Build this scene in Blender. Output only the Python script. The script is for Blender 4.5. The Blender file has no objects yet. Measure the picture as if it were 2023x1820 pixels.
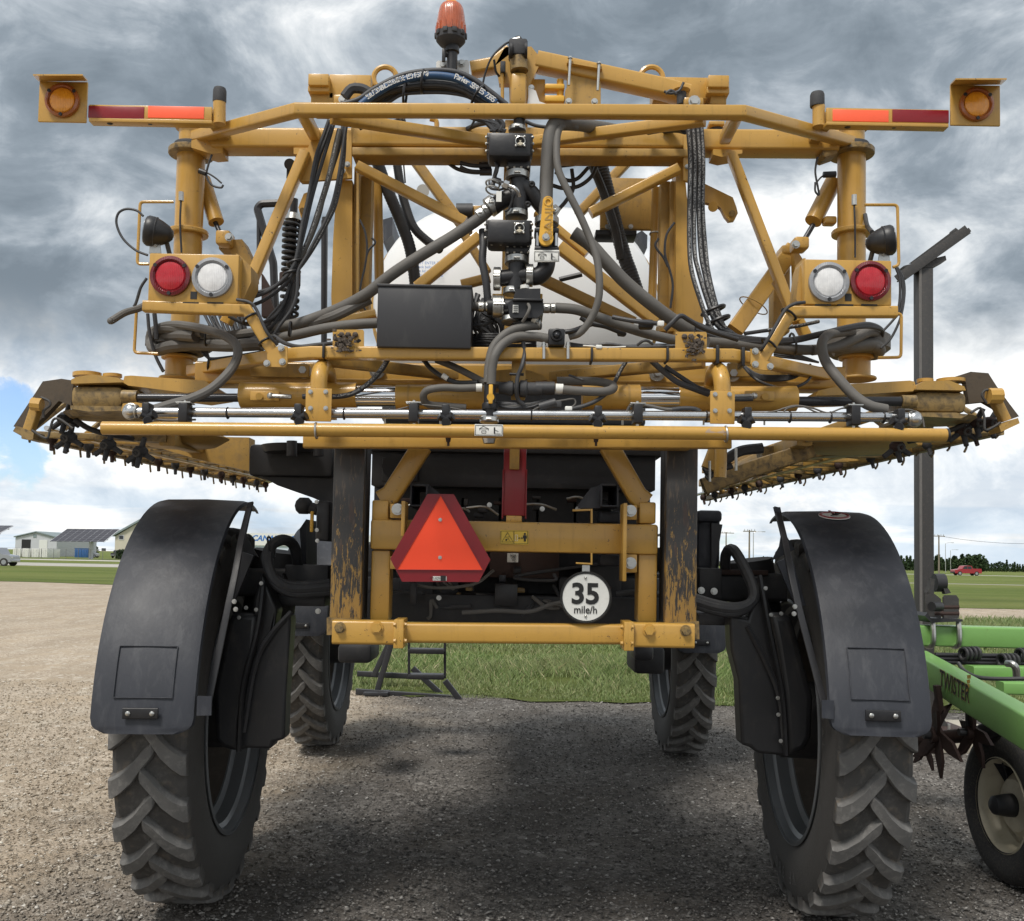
import bpy, bmesh, math, random
import numpy as np
from mathutils import Vector, Matrix, Euler, noise
random.seed(7); rng = np.random.default_rng(7)
scene = bpy.context.scene
COL = scene.collection
R = math.radians
# ---------------------------------------------------------------- camera
FPX, CU, CV, CAMZ = 1980.0, 1011.5, 999.5, 1.735      # focal length in pixels of a 2023 px wide frame
PITCH, ROLL = R(3.0), R(1.1)
cam = bpy.data.cameras.new('camera'); camo = bpy.data.objects.new('camera', cam); COL.objects.link(camo)
cam.sensor_width = 36; cam.lens = 36*FPX/2023; cam.shift_y = (CV-910)/2023
cam.clip_start = .05; cam.clip_end = 6000
camo.location = (0, 0, CAMZ)
CR = Euler((R(90)+PITCH, 0, 0)).to_matrix() @ Matrix.Rotation(ROLL, 3, 'Z')
camo.rotation_euler = CR.to_euler()
scene.camera = camo
# ---------------------------------------------------------------- sun, sky, exposure
SUN_EL, SUN_AZ = 58, -150       # azimuth measured from +Y (view direction) towards +X
s = bpy.data.lights.new('sun', 'SUN'); s.energy = 1.5; s.angle = R(14); s.color = (1, .95, .88)
so = bpy.data.objects.new('sun', s); COL.objects.link(so)
sd = Vector((math.sin(R(SUN_AZ))*math.cos(R(SUN_EL)), math.cos(R(SUN_AZ))*math.cos(R(SUN_EL)), math.sin(R(SUN_EL))))
so.rotation_euler = sd.to_track_quat('Z', 'Y').to_euler()
scene.view_settings.view_transform = 'Standard'; scene.view_settings.look = 'None'
scene.view_settings.gamma = 1; scene.view_settings.use_curve_mapping = False
scene.view_settings.exposure = 1.12
scene.render.engine = 'CYCLES'
scene.cycles.max_bounces = 6; scene.cycles.use_denoising = True
w = bpy.data.worlds.new('World'); scene.world = w; w.use_nodes = True
nt = w.node_tree; nt.nodes.clear()
def nn(t, ty, **k):
    n = t.nodes.new(ty)
    for a, b in k.items():
        if a.startswith('i_'):
            key = a[2:]; key = int(key) if key.isdigit() else key.replace('_', ' ')
            n.inputs[key].default_value = b
        else: setattr(n, a, b)
    return n
def L(t, a, b): t.links.new(a, b)
def mathn(t, op, a, b=None, c=None, clamp=False):
    n = t.nodes.new('ShaderNodeMath'); n.operation = op; n.use_clamp = clamp
    for i, x in enumerate((a, b, c)):
        if x is None: continue
        if isinstance(x, (int, float)): n.inputs[i].default_value = x
        else: L(t, x, n.inputs[i])
    return n.outputs[0]
def ramp(t, fac, stops, interp='LINEAR'):
    n = t.nodes.new('ShaderNodeValToRGB'); n.color_ramp.interpolation = interp
    e = n.color_ramp.elements
    while len(e) < len(stops): e.new(.5)
    for el, (p, c) in zip(e, stops):
        el.position = p; el.color = (c[0], c[1], c[2], 1) if isinstance(c, (tuple, list)) else (c, c, c, 1)
    L(t, fac, n.inputs[0]); return n.outputs[0]
def mixc(t, fac, a, b, mode='MIX'):
    n = t.nodes.new('ShaderNodeMix'); n.data_type = 'RGBA'; n.blend_type = mode
    for i, x in ((0, fac), (6, a), (7, b)):
        if isinstance(x, (int, float)): n.inputs[i].default_value = x
        elif isinstance(x, (tuple, list)): n.inputs[i].default_value = (x[0], x[1], x[2], 1)
        else: L(t, x, n.inputs[i])
    return n.outputs[2]
def noisen(t, vec, scale, detail=5, rough=.55, dist=0., out=0):
    n = nn(t, 'ShaderNodeTexNoise'); n.inputs['Scale'].default_value = scale
    n.inputs['Detail'].default_value = detail; n.inputs['Roughness'].default_value = rough
    n.inputs['Distortion'].default_value = dist
    L(t, vec, n.inputs['Vector']); return n.outputs[out]
def build_sky():
    t = nt
    tc = nn(t, 'ShaderNodeTexCoord'); d = tc.outputs['Generated']
    sx = nn(t, 'ShaderNodeSeparateXYZ'); L(t, d, sx.inputs[0])
    zc = mathn(t, 'MAXIMUM', sx.outputs[2], 0.0)
    den = mathn(t, 'ADD', zc, .10)
    cx = mathn(t, 'DIVIDE', sx.outputs[0], den); cy = mathn(t, 'DIVIDE', sx.outputs[1], den)
    cb = nn(t, 'ShaderNodeCombineXYZ'); L(t, cx, cb.inputs[0]); L(t, cy, cb.inputs[1]); L(t, mathn(t,'MULTIPLY',zc,1.5), cb.inputs[2])
    plane = cb.outputs[0]
    # stretched direction space: heaps of cloud seen side-on
    mp = nn(t, 'ShaderNodeMapping'); L(t, d, mp.inputs[0]); mp.inputs['Scale'].default_value = (1, 1, 1.7)
    side = mp.outputs[0]
    def blob(az, el, rad, soft):           # soft region of the sky about a compass direction
        v = Vector((math.sin(R(az))*math.cos(R(el)), math.cos(R(az))*math.cos(R(el)), math.sin(R(el))))
        n = nn(t, 'ShaderNodeVectorMath', operation='DISTANCE'); L(t, d, n.inputs[0]); n.inputs[1].default_value = v
        m = nn(t, 'ShaderNodeMapRange', interpolation_type='SMOOTHSTEP'); L(t, n.outputs['Value'], m.inputs[0])
        m.inputs[1].default_value = rad-soft; m.inputs[2].default_value = rad+soft
        m.inputs[3].default_value = 1; m.inputs[4].default_value = 0
        return m.outputs[0]
    big = noisen(t, plane, .62, 7, .55, .5)
    mid = noisen(t, side, 4.2, 12, .57, .25)
    heap = noisen(t, side, 9.0, 12, .60, .6)
    bri = mathn(t, 'ADD', mathn(t, 'MULTIPLY', big, .7), mathn(t, 'MULTIPLY', mid, 1.5))
    bri = mathn(t, 'ADD', bri, mathn(t, 'MULTIPLY', heap, 1.05))
    bri = mathn(t, 'SUBTRACT', bri, 1.06)
    bri = mathn(t, 'ADD', mathn(t, 'MULTIPLY', mathn(t, 'SUBTRACT', bri, .5), 1.3), .49)
    # weather: heavy cloud up high and to the left, thinner and brighter low down
    low = nn(t, 'ShaderNodeMapRange', interpolation_type='SMOOTHSTEP'); L(t, sx.outputs[2], low.inputs[0])
    low.inputs[1].default_value = .05; low.inputs[2].default_value = .26; low.inputs[3].default_value = .20; low.inputs[4].default_value = 0.0
    bri = mathn(t, 'ADD', bri, low.outputs[0])
    for az, el, rad, soft, amt in ((-26, 18, .16, .13, -.34), (-10, 19, .16, .14, -.10), (20, 28, .24, .14, -.24), (3, 30, .20, .14, -.24), (22, 14, .24, .14, .20), (-9, 25, .10, .09, .10), (28, 20, .12, .1, -.10), (-28, 28, .1, .08, .05)):
        bri = mathn(t, 'ADD', bri, mathn(t, 'MULTIPLY', blob(az, el, rad, soft), amt))
    ccol = ramp(t, bri, [(0, (.135, .165, .195)), (.25, (.19, .225, .26)), (.45, (.30, .335, .37)), (.60, (.42, .45, .475)), (.74, (.54, .56, .575)), (.88, (.68, .685, .675)), (1, (.80, .79, .755))])
    # cover: blue gaps
    gap = mathn(t, 'ADD', noisen(t, side, 8.5, 10, .6, .6), mathn(t, 'MULTIPLY', noisen(t, plane, .8, 4, .5), .35))
    gap = mathn(t, 'SUBTRACT', gap, .36)
    for az, el, rad in ((-27, 7.2, .045), (-22.5, 9.8, .018), (-30, 4.0, .01)): gap = mathn(t, 'ADD', gap, mathn(t, 'MULTIPLY', blob(az, el, rad, .05), -.62))
    band = nn(t, 'ShaderNodeMapRange', interpolation_type='SMOOTHSTEP'); L(t, sx.outputs[2], band.inputs[0])
    band.inputs[1].default_value = .05; band.inputs[2].default_value = .17; band.inputs[3].default_value = .0; band.inputs[4].default_value = .30
    gap = mathn(t, 'ADD', gap, band.outputs[0])
    cover = ramp(t, gap, [(.0, .05), (.05, .2), (.12, 1)])
    # long thin blue-grey streaks low above the horizon
    st = nn(t, 'ShaderNodeMapping'); L(t, d, st.inputs[0]); st.inputs['Scale'].default_value = (1.2, 1.2, 15)
    stn = noisen(t, st.outputs[0], 3.0, 6, .55, .3)
    lowm = nn(t, 'ShaderNodeMapRange', interpolation_type='SMOOTHSTEP'); L(t, sx.outputs[2], lowm.inputs[0])
    lowm.inputs[1].default_value = .03; lowm.inputs[2].default_value = .12; lowm.inputs[3].default_value = .8; lowm.inputs[4].default_value = 0
    stm = mathn(t, 'MULTIPLY', ramp(t, stn, [(.47, 0), (.57, 1)]), lowm.outputs[0])
    ccol = mixc(t, stm, ccol, (.36, .46, .56))
    # heaped fair-weather cloud low down
    cu = nn(t, 'ShaderNodeMapping'); L(t, d, cu.inputs[0]); cu.inputs['Scale'].default_value = (1, 1, 1.35); cu.inputs['Location'].default_value = (3.1, 1.7, .4)
    cun = mathn(t, 'ADD', mathn(t, 'MULTIPLY', noisen(t, cu.outputs[0], 9, 14, .62, .35), .75), mathn(t, 'MULTIPLY', noisen(t, cu.outputs[0], 3.2, 6, .55), .35))
    ccu = ramp(t, cun, [(.44, (.36, .42, .49)), (.52, (.52, .56, .60)), (.58, (.70, .70, .69)), (.66, (.86, .85, .81))])
    lm = nn(t, 'ShaderNodeMapRange', interpolation_type='SMOOTHSTEP'); L(t, sx.outputs[2], lm.inputs[0])
    lm.inputs[1].default_value = .13; lm.inputs[2].default_value = .24; lm.inputs[3].default_value = .8; lm.inputs[4].default_value = 0
    lm2 = nn(t, 'ShaderNodeMapRange', interpolation_type='SMOOTHSTEP'); L(t, sx.outputs[2], lm2.inputs[0])
    lm2.inputs[1].default_value = .02; lm2.inputs[2].default_value = .07; lm2.inputs[3].default_value = .3; lm2.inputs[4].default_value = 1
    ccol = mixc(t, mathn(t, 'MULTIPLY', lm.outputs[0], lm2.outputs[0]), ccol, ccu)
    sky = nn(t, 'ShaderNodeTexSky', sky_type='NISHITA'); sky.sun_disc = False
    sky.sun_elevation = R(SUN_EL); sky.sun_rotation = R(SUN_AZ); sky.air_density = 1.0; sky.dust_density = .6
    b1 = nn(t, 'ShaderNodeBackground'); b1.inputs[1].default_value = .07; L(t, mixc(t, 1., sky.outputs[0], (.80, .92, 1.14), 'MULTIPLY'), b1.inputs[0])
    b2 = nn(t, 'ShaderNodeBackground'); b2.inputs[1].default_value = .74; L(t, ccol, b2.inputs[0])
    mx = nn(t, 'ShaderNodeMixShader'); L(t, cover, mx.inputs[0]); L(t, b1.outputs[0], mx.inputs[1]); L(t, b2.outputs[0], mx.inputs[2])
    o = nn(t, 'ShaderNodeOutputWorld'); L(t, mx.outputs[0], o.inputs[0])
build_sky()

def P(u, v, Y):
    """point at distance Y (metres ahead of the camera) that the frame shows at u, v"""
    dv = CR @ Vector(((u-CU)/FPX, -(v-CV)/FPX, -1.0))
    return Vector((0, 0, CAMZ)) + dv*(Y/dv.y)
def px(n, Y): return n*Y/FPX
# ---------------------------------------------------------------- mesh builder
def rr(w, h, r, k=3):
    r = min(r, w*.49, h*.49); out = []
    for cx, cy, a0 in ((w/2-r, h/2-r, 0), (-w/2+r, h/2-r, 90), (-w/2+r, -h/2+r, 180), (w/2-r, -h/2+r, 270)):
        for i in range(k+1):
            a = R(a0+90*i/k); out.append((cx+r*math.cos(a), cy+r*math.sin(a)))
    return out
def frame(d, up=Vector((0, 0, 1))):
    d = d.normalized(); up = Vector(up)
    if abs(d.dot(up)) > .98: up = Vector((0, 1, 0)) if abs(d.y) < .9 else Vector((1, 0, 0))
    sd = d.cross(up).normalized(); return sd, sd.cross(d).normalized()
def catmull(pts, sub):
    pts = [Vector(p) for p in pts]
    if len(pts) < 3 or sub < 2: return pts
    q = [pts[0]*2-pts[1]] + pts + [pts[-1]*2-pts[-2]]; out = []
    for i in range(1, len(q)-2):
        a, b, c, d = q[i-1:i+3]
        for j in range(sub):
            t = j/sub
            out.append(.5*((2*b)+(c-a)*t+(2*a-5*b+4*c-d)*t*t+(3*b-a-3*c+d)*t**3))
    out.append(pts[-1]); return out
class B:
    def __init__(s): s.v = []; s.f = []
    def add(s, vs, fs):
        o = len(s.v); s.v += [Vector(x) for x in vs]; s.f += [tuple(i+o for i in f) for f in fs]; return s
    def rings(s, rings, cap=True, close=False):
        n = len(rings[0]); vs = [p for r in rings for p in r]; fs = []
        m = len(rings)
        for i in range(m-1 if not close else m):
            for j in range(n):
                a = i*n+j; b = i*n+(j+1) % n; c = ((i+1) % m)*n+(j+1) % n; d = ((i+1) % m)*n+j
                fs.append((a, b, c, d))
        if cap and not close: fs.append(tuple(reversed(range(n)))); fs.append(tuple((m-1)*n+j for j in range(n)))
        return s.add(vs, fs)
    def box(s, c, sz, rot=None, bev=.003):
        bm = bmesh.new(); bmesh.ops.create_cube(bm, size=1)
        for v in bm.verts: v.co = Vector((v.co.x*sz[0], v.co.y*sz[1], v.co.z*sz[2]))
        if bev: bmesh.ops.bevel(bm, geom=list(bm.edges), offset=min(bev, min(sz)*.3), segments=2, affect='EDGES', profile=.5)
        M = rot.to_matrix() if isinstance(rot, Euler) else (rot or Matrix.Identity(3))
        bm.verts.ensure_lookup_table()
        vs = [M @ v.co + Vector(c) for v in bm.verts]; fs = [tuple(v.index for v in f.verts) for f in bm.faces]
        bm.free(); return s.add(vs, fs)
    def pbox(s, u0, v0, u1, v1, Y, dep, bev=.003):
        c = P((u0+u1)/2, (v0+v1)/2, Y); return s.box(c+Vector((0, dep/2, 0)), (px(abs(u1-u0), Y), dep, px(abs(v1-v0), Y)), None, bev)
    def sweep(s, pts, w, h, r=None, up=(0, 0, 1), close=False):
        pts = [Vector(p) for p in pts]; r = min(w, h)*.16 if r is None else r
        pr = rr(w, h, r); rings = []; n = len(pts)
        for i, p in enumerate(pts):
            d0 = (p-pts[i-1]).normalized() if i else (pts[1]-p).normalized()
            d1 = (pts[i+1]-p).normalized() if i < n-1 else d0
            t = (d0+d1).normalized(); sd, nr = frame(d0, up); ring = []
            for a, b in pr:
                q = sd*a+nr*b; q -= d0*(q.dot(t)/d0.dot(t)); ring.append(p+q)
            rings.append(ring)
        return s.rings(rings)
    def tube(s, pts, r, n=10, sub=6, cap=True, rib=0):
        c = catmull(pts, sub)
        if rib:
            ln = sum((c[i+1]-c[i]).length for i in range(len(c)-1)); m = max(8, int(ln/rib/.75)); acc = [0]
            for i in range(len(c)-1): acc.append(acc[-1]+(c[i+1]-c[i]).length)
            o = []; k = 0
            for i in range(2*m+1):
                t = ln*i/(2*m)
                while k < len(acc)-2 and acc[k+1] < t: k += 1
                f = (t-acc[k])/max(1e-6, acc[k+1]-acc[k]); o.append(c[k].lerp(c[k+1], f))
            c = o
        t = (c[1]-c[0]).normalized(); sd, nr = frame(t); rings = []
        for i, p in enumerate(c):
            t2 = (c[min(i+1, len(c)-1)]-c[max(i-1, 0)]).normalized()
            ax = t.cross(t2)
            if ax.length > 1e-6:
                M = Matrix.Rotation(t.angle(t2), 3, ax); sd = M @ sd; nr = M @ nr
            t = t2; q = r*(.93 if rib and i % 2 else 1)
            rings.append([p+sd*(q*math.cos(2*math.pi*j/n))+nr*(q*math.sin(2*math.pi*j/n)) for j in range(n)])
        return s.rings(rings, cap)
    def cyl(s, a, b, r, r2=None, n=20, cap=True):
        a = Vector(a); b = Vector(b); r2 = r if r2 is None else r2; sd, nr = frame(b-a)
        return s.rings([[p+sd*(q*math.cos(2*math.pi*j/n))+nr*(q*math.sin(2*math.pi*j/n)) for j in range(n)] for p, q in ((a, r), (b, r2))], cap)
    def lathe(s, o, ax, prof, n=28, cap=True):
        o = Vector(o); ax = Vector(ax).normalized(); sd, nr = frame(ax)
        return s.rings([[o+ax*t+sd*(q*math.cos(2*math.pi*j/n))+nr*(q*math.sin(2*math.pi*j/n)) for j in range(n)] for q, t in prof], cap)
    def prism(s, pts, off):
        pts = [Vector(p) for p in pts]; off = Vector(off); n = len(pts)
        nrm = Vector((0, 0, 0))
        for i in range(n): nrm += (pts[i]-pts[0]).cross(pts[(i+1) % n]-pts[0])
        if nrm.dot(off) > 0: pts = pts[::-1]
        fs = [tuple(range(n)), tuple(range(2*n-1, n-1, -1))]
        for i in range(n): fs.append((i, i+n, (i+1) % n+n, (i+1) % n))
        return s.add(pts+[p+off for p in pts], fs)
    def plate(s, poly, Y, th): return s.prism([P(a, b, Y) for a, b in poly], (0, th, 0))
    def ring(s, c, ax, R0, r, n=24, m=8):
        c = Vector(c); ax = Vector(ax).normalized(); sd, nr = frame(ax); rg = []
        for i in range(n):
            a = 2*math.pi*i/n; d = sd*math.cos(a)+nr*math.sin(a)
            rg.append([c+d*(R0+r*math.cos(2*math.pi*j/m))+ax*(r*math.sin(2*math.pi*j/m)) for j in range(m)])
        return s.rings(rg, close=True)
    def ball(s, c, r, n=12, sq=(1, 1, 1)):
        c = Vector(c); rg = []
        for i in range(1, n//2):
            a = math.pi*i/(n//2); rg.append([c+Vector((r*sq[0]*math.sin(a)*math.cos(2*math.pi*j/n), r*sq[1]*math.sin(a)*math.sin(2*math.pi*j/n), r*sq[2]*math.cos(a))) for j in range(n)])
        return s.rings(rg)
    def hexbolt(s, c, d, r, h=None):
        c = Vector(c); d = Vector(d).normalized(); h = h or r*.8
        r *= .72; h *= .8; s.cyl(c, c+d*h*.25, r*1.35, n=12); return s.cyl(c+d*h*.2, c+d*h*1.2, r, n=6)
WLOC = {}
def mk(name, b, mat, parent=None, label=None, kind=None, cat=None, group=None, ang=34, org=None, fixn=True):
    me = bpy.data.meshes.new(name)
    cen = Vector(org) if org is not None else sum(b.v, Vector())/max(1, len(b.v))
    me.from_pydata([v-cen for v in b.v], [], b.f)
    if fixn and len(me.polygons) < 60000:
        bm = bmesh.new(); bm.from_mesh(me); bmesh.ops.recalc_face_normals(bm, faces=bm.faces); bm.to_mesh(me); bm.free()
    me.polygons.foreach_set('use_smooth', [True]*len(me.polygons)); me.set_sharp_from_angle(angle=R(ang))
    me.materials.append(mat)
    o = bpy.data.objects.new(name, me); COL.objects.link(o)
    place(o, cen, parent); tagp(o, label, kind, cat, group); return o
def place(o, wl, parent):
    WLOC[o] = Vector(wl)
    if parent is not None: o.parent = parent; o.location = Vector(wl)-WLOC[parent]
    else: o.location = wl
def tagp(o, label=None, kind=None, cat=None, group=None):
    if label: o['label'] = label
    if kind: o['kind'] = kind
    if cat: o['category'] = cat
    if group: o['group'] = group
def empty(name, loc, label=None, cat=None, group=None, parent=None):
    o = bpy.data.objects.new(name, None); COL.objects.link(o); o.empty_display_size = .1
    place(o, loc, parent); tagp(o, label, None, cat, group); return o
def dup(o, loc, rotz=0, parent=None, label=None, scale=None):
    c = o.copy(); COL.objects.link(c); c.parent = parent
    c.location = loc if parent is None else o.location
    if parent is None: c.rotation_euler = (0, 0, rotz)
    if scale and parent is None: c.scale = scale
    if label: c['label'] = label
    for ch in list(o.children): dup(ch, None, 0, c)
    return c
_tm = {}
def glyphs(txt, size, bold=0, shear=0, sx=1):
    """font outline as vertices and faces in a flat XY frame"""
    key = (txt, bold, shear)
    if key not in _tm:
        cu = bpy.data.curves.new('t', 'FONT'); cu.body = txt; cu.offset = bold; cu.shear = shear; cu.align_x = 'CENTER'; cu.align_y = 'CENTER'; cu.resolution_u = 4
        o = bpy.data.objects.new('t', cu); COL.objects.link(o); bpy.context.view_layer.update()
        m = o.to_mesh(); vs = [v.co.copy() for v in m.vertices]; fs = [tuple(p.vertices) for p in m.polygons]
        o.to_mesh_clear(); bpy.data.objects.remove(o); bpy.data.curves.remove(cu); _tm[key] = (vs, fs)
    vs, fs = _tm[key]; return [Vector((v.x*size*sx, v.y*size, 0)) for v in vs], fs
def text(b, txt, c, size, right=(1, 0, 0), up=(0, 0, 1), bold=0, shear=0, sx=1):
    vs, fs = glyphs(txt, size, bold, shear, sx); r = Vector(right).normalized(); u = Vector(up).normalized()
    b.add([Vector(c)+r*v.x+u*v.y for v in vs], fs); return b
# ---------------------------------------------------------------- materials
def mat(name): 
    m = bpy.data.materials.new(name); m.use_nodes = True; t = m.node_tree
    return m, t, t.nodes['Principled BSDF']
def paint(name, col, rough=.45, metal=0, dirt=.3, dcol=(.20, .17, .13), var=.12, bump=.05, scale=6, coat=0, top=.0, bscale=60, str_z=1, dlo=.52, spec=None, chips=0):
    m, t, bs = mat(name); tc = nn(t, 'ShaderNodeTexCoord'); vec = tc.outputs['Object']
    if str_z != 1:
        mp = nn(t, 'ShaderNodeMapping'); L(t, vec, mp.inputs[0]); mp.inputs['Scale'].default_value = (1, 1, str_z); vec = mp.outputs[0]
    n1 = noisen(t, vec, scale, 6, .6); n2 = noisen(t, vec, scale*3.1, 8, .65, .4)
    c = mixc(t, n1, tuple(x*(1-var) for x in col), tuple(min(1, x*(1+var)) for x in col))
    dm = ramp(t, n2, [(dlo, 0), (min(.98, dlo+.25), 1)])
    if top:
        g = nn(t, 'ShaderNodeNewGeometry'); sp = nn(t, 'ShaderNodeSeparateXYZ'); L(t, g.outputs['Normal'], sp.inputs[0])
        dm = mathn(t, 'ADD', dm, mathn(t, 'MULTIPLY', mathn(t, 'MAXIMUM', sp.outputs[2], 0), top), clamp=True)
    c = mixc(t, mathn(t, 'MULTIPLY', dm, dirt), c, dcol)
    if chips:
        cn = noisen(t, vec, 75, 3, .6, .8); cm = noisen(t, vec, 3.3, 3, .5)
        ch = ramp(t, mathn(t, 'ADD', cn, mathn(t, 'MULTIPLY', cm, .25)), [(.83, 0), (.85, 1)]); c = mixc(t, ch, c, (.07, .045, .03))
        mpz = nn(t, 'ShaderNodeMapping'); L(t, vec, mpz.inputs[0]); mpz.inputs['Scale'].default_value = (1, 1, .10)
        stq = ramp(t, noisen(t, mpz.outputs[0], 38, 5, .6), [(.56, 0), (.74, .38)]); c = mixc(t, stq, c, tuple(x*.55 for x in col))
    L(t, c, bs.inputs['Base Color']); bs.inputs['Metallic'].default_value = metal
    L(t, mathn(t, 'ADD', mathn(t, 'MULTIPLY', n1, .22), rough-.08), bs.inputs['Roughness'])
    if coat: bs.inputs['Coat Weight'].default_value = coat; bs.inputs['Coat Roughness'].default_value = .12
    if spec is not None: bs.inputs['Specular IOR Level'].default_value = spec
    if bump:
        bn = noisen(t, vec, bscale, 4, .6); bp = nn(t, 'ShaderNodeBump'); bp.inputs['Strength'].default_value = bump; bp.inputs['Distance'].default_value = .01
        L(t, bn, bp.inputs['Height']); L(t, bp.outputs[0], bs.inputs['Normal'])
    return m
GOLD = paint('ochre_paint', (.50, .285, .056), .36, 0, .28, (.22, .14, .06), .10, .03, 5, coat=.25, top=.10, dlo=.55, chips=1)
GOLD2 = paint('dusty_ochre_paint', col=(.41, .245, .060), chips=1, rough=.5, metal=0, dirt=.55, dcol=(.16, .12, .08), var=.16, bump=.05, scale=7, top=.2, dlo=.5)
GREASE = paint('greasy_ochre', (.27, .18, .065), .45, 0, .95, (.035, .03, .026), .2, .1, 9, dlo=.44)
BLACKM = paint('black_steel', (.022, .022, .025), .42, 0, .3, (.07, .065, .06), .2, .04, 6, top=.2)
DARK = paint('dark_chassis_paint', (.018, .018, .020), .55, 0, .45, (.05, .045, .04), .25, .08, 5)
PLAST = paint('black_plastic', (.012, .012, .014), .4, 0, .35, (.06, .056, .05), .2, .05, 9, top=.1)
BOXM = paint('scuffed_black_panel', (.028, .028, .031), .42, 0, .6, (.085, .083, .08), .2, .03, 3, str_z=.35)
FEND = paint('slate_plastic', (.024, .027, .036), .52, 0, .55, (.075, .078, .086), .3, .10, 6.5, str_z=.28, top=.12, dlo=.48)
HOSE = paint('grey_rubber_hose', (.115, .109, .10), .62, 0, .5, (.15, .135, .115), .15, .08, 12, top=.25)
HOSEB = paint('black_rubber_hose', (.036, .037, .041), .5, 0, .5, (.09, .085, .075), .2, .06, 12, top=.25)
STEEL = paint('brushed_steel', (.56, .57, .58), .24, 1, .25, (.25, .24, .22), .08, .02, 5)
CHROME = paint('chromed_rod', (.72, .73, .74), .08, 1, .1, (.3, .3, .3), .04, 0, 5)
GALV = paint('zinc_steel', (.50, .50, .48), .34, 1, .4, (.20, .18, .15), .12, .05, 20)
DROD = paint('black_cylinder_rod', (.035, .036, .04), .25, .3, .3, (.08, .08, .08), .1, .0, 8)
WHITEP = paint('white_plastic', (.72, .72, .70), .35, 0, .2, (.4, .38, .33), .04, .0, 3)
TANK = paint('white_tank', (.74, .74, .73), .28, 0, .15, (.5, .49, .46), .03, .0, 2, coat=.3)
REDP = paint('red_paint', (.26, .012, .018), .4, 0, .25, (.1, .04, .03), .1, .02, 6, coat=.2)
LABELW = paint('label_white', (.74, .74, .70), .4, 0, .25, (.45, .42, .36), .04, 0, 20)
INK = paint('print_black', (.012, .012, .012), .5, 0, 0, (0, 0, 0), 0, 0)
INKW = paint('hose_print_white', (.62, .62, .6), .6, 0, .5, (.1, .1, .1), .1, 0, 40)
INKB = paint('print_blue', (.03, .16, .50), .5, 0, 0, (0, 0, 0), 0, 0)
BLUEH = paint('blue_hose_stripe', (.02, .07, .17), .45, 0, .4, (.05, .06, .07), .1, .03, 12)
YELH = paint('yellow_handle', (.72, .40, .045), .4, 0, .1, (.4, .25, .05), .06, .03, 10)
LABELY = paint('yellow_label', (.70, .47, .05), .4, 0, .1, (.4, .3, .1), .04, 0, 20)
ORANGE = paint('orange_reflective', (1.0, .135, .055), .35, 0, .1, (.6, .1, .05), .03, .02, 30)
SMVO = paint('fluorescent_orange', (1.0, .075, .02), .5, 0, .06, (.5, .06, .02), .02, .03, 30)
REDR = paint('dark_red_reflective', (.22, .006, .012), .32, 0, .2, (.12, .01, .01), .1, .03, 20)
MUD = paint('dried_mud', (.10, .08, .065), .95, 0, .5, (.2, .17, .13), .3, .6, 60, bscale=150)
RUBBER = paint('black_cap_rubber', (.045, .046, .05), .7, 0, .4, (.11, .1, .09), .1, .08, 20)
RIM = paint('grey_wheel_rim', (.15, .158, .165), .42, .3, .4, (.14, .125, .11), .1, .03, 6)
RIMIN = paint('dusty_rim_well', (.085, .072, .06), .7, .1, .4, (.2, .17, .13), .2, .05, 6)
def lens_mat(name, col, trans=.35, em=None):
    m, t, bs = mat(name); tc = nn(t, 'ShaderNodeTexCoord')
    n = noisen(t, tc.outputs['Object'], 28, 4, .6)
    L(t, mixc(t, n, tuple(x*.55 for x in col), tuple(min(1, x*1.2) for x in col)), bs.inputs['Base Color'])
    bs.inputs['Roughness'].default_value = .25; bs.inputs['Coat Weight'].default_value = .35; bs.inputs['Coat Roughness'].default_value = .08
    wv = nn(t, 'ShaderNodeTexWave'); wv.inputs['Scale'].default_value = 45; L(t, tc.outputs['Object'], wv.inputs['Vector'])
    bp = nn(t, 'ShaderNodeBump'); bp.inputs['Strength'].default_value = .25; bp.inputs['Distance'].default_value = .004; L(t, wv.outputs[1], bp.inputs['Height']); L(t, bp.outputs[0], bs.inputs['Normal'])
    bs.inputs['Transmission Weight'].default_value = trans
    return m
RLENS = lens_mat('red_lens', (.50, .010, .022), .0); ALENS = lens_mat('amber_lens', (1, .34, .02), .0); CLENS = lens_mat('clear_lens', (.85, .85, .86), .0)
BEAC = lens_mat('beacon_dome', (1., .24, .10), .55)
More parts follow.
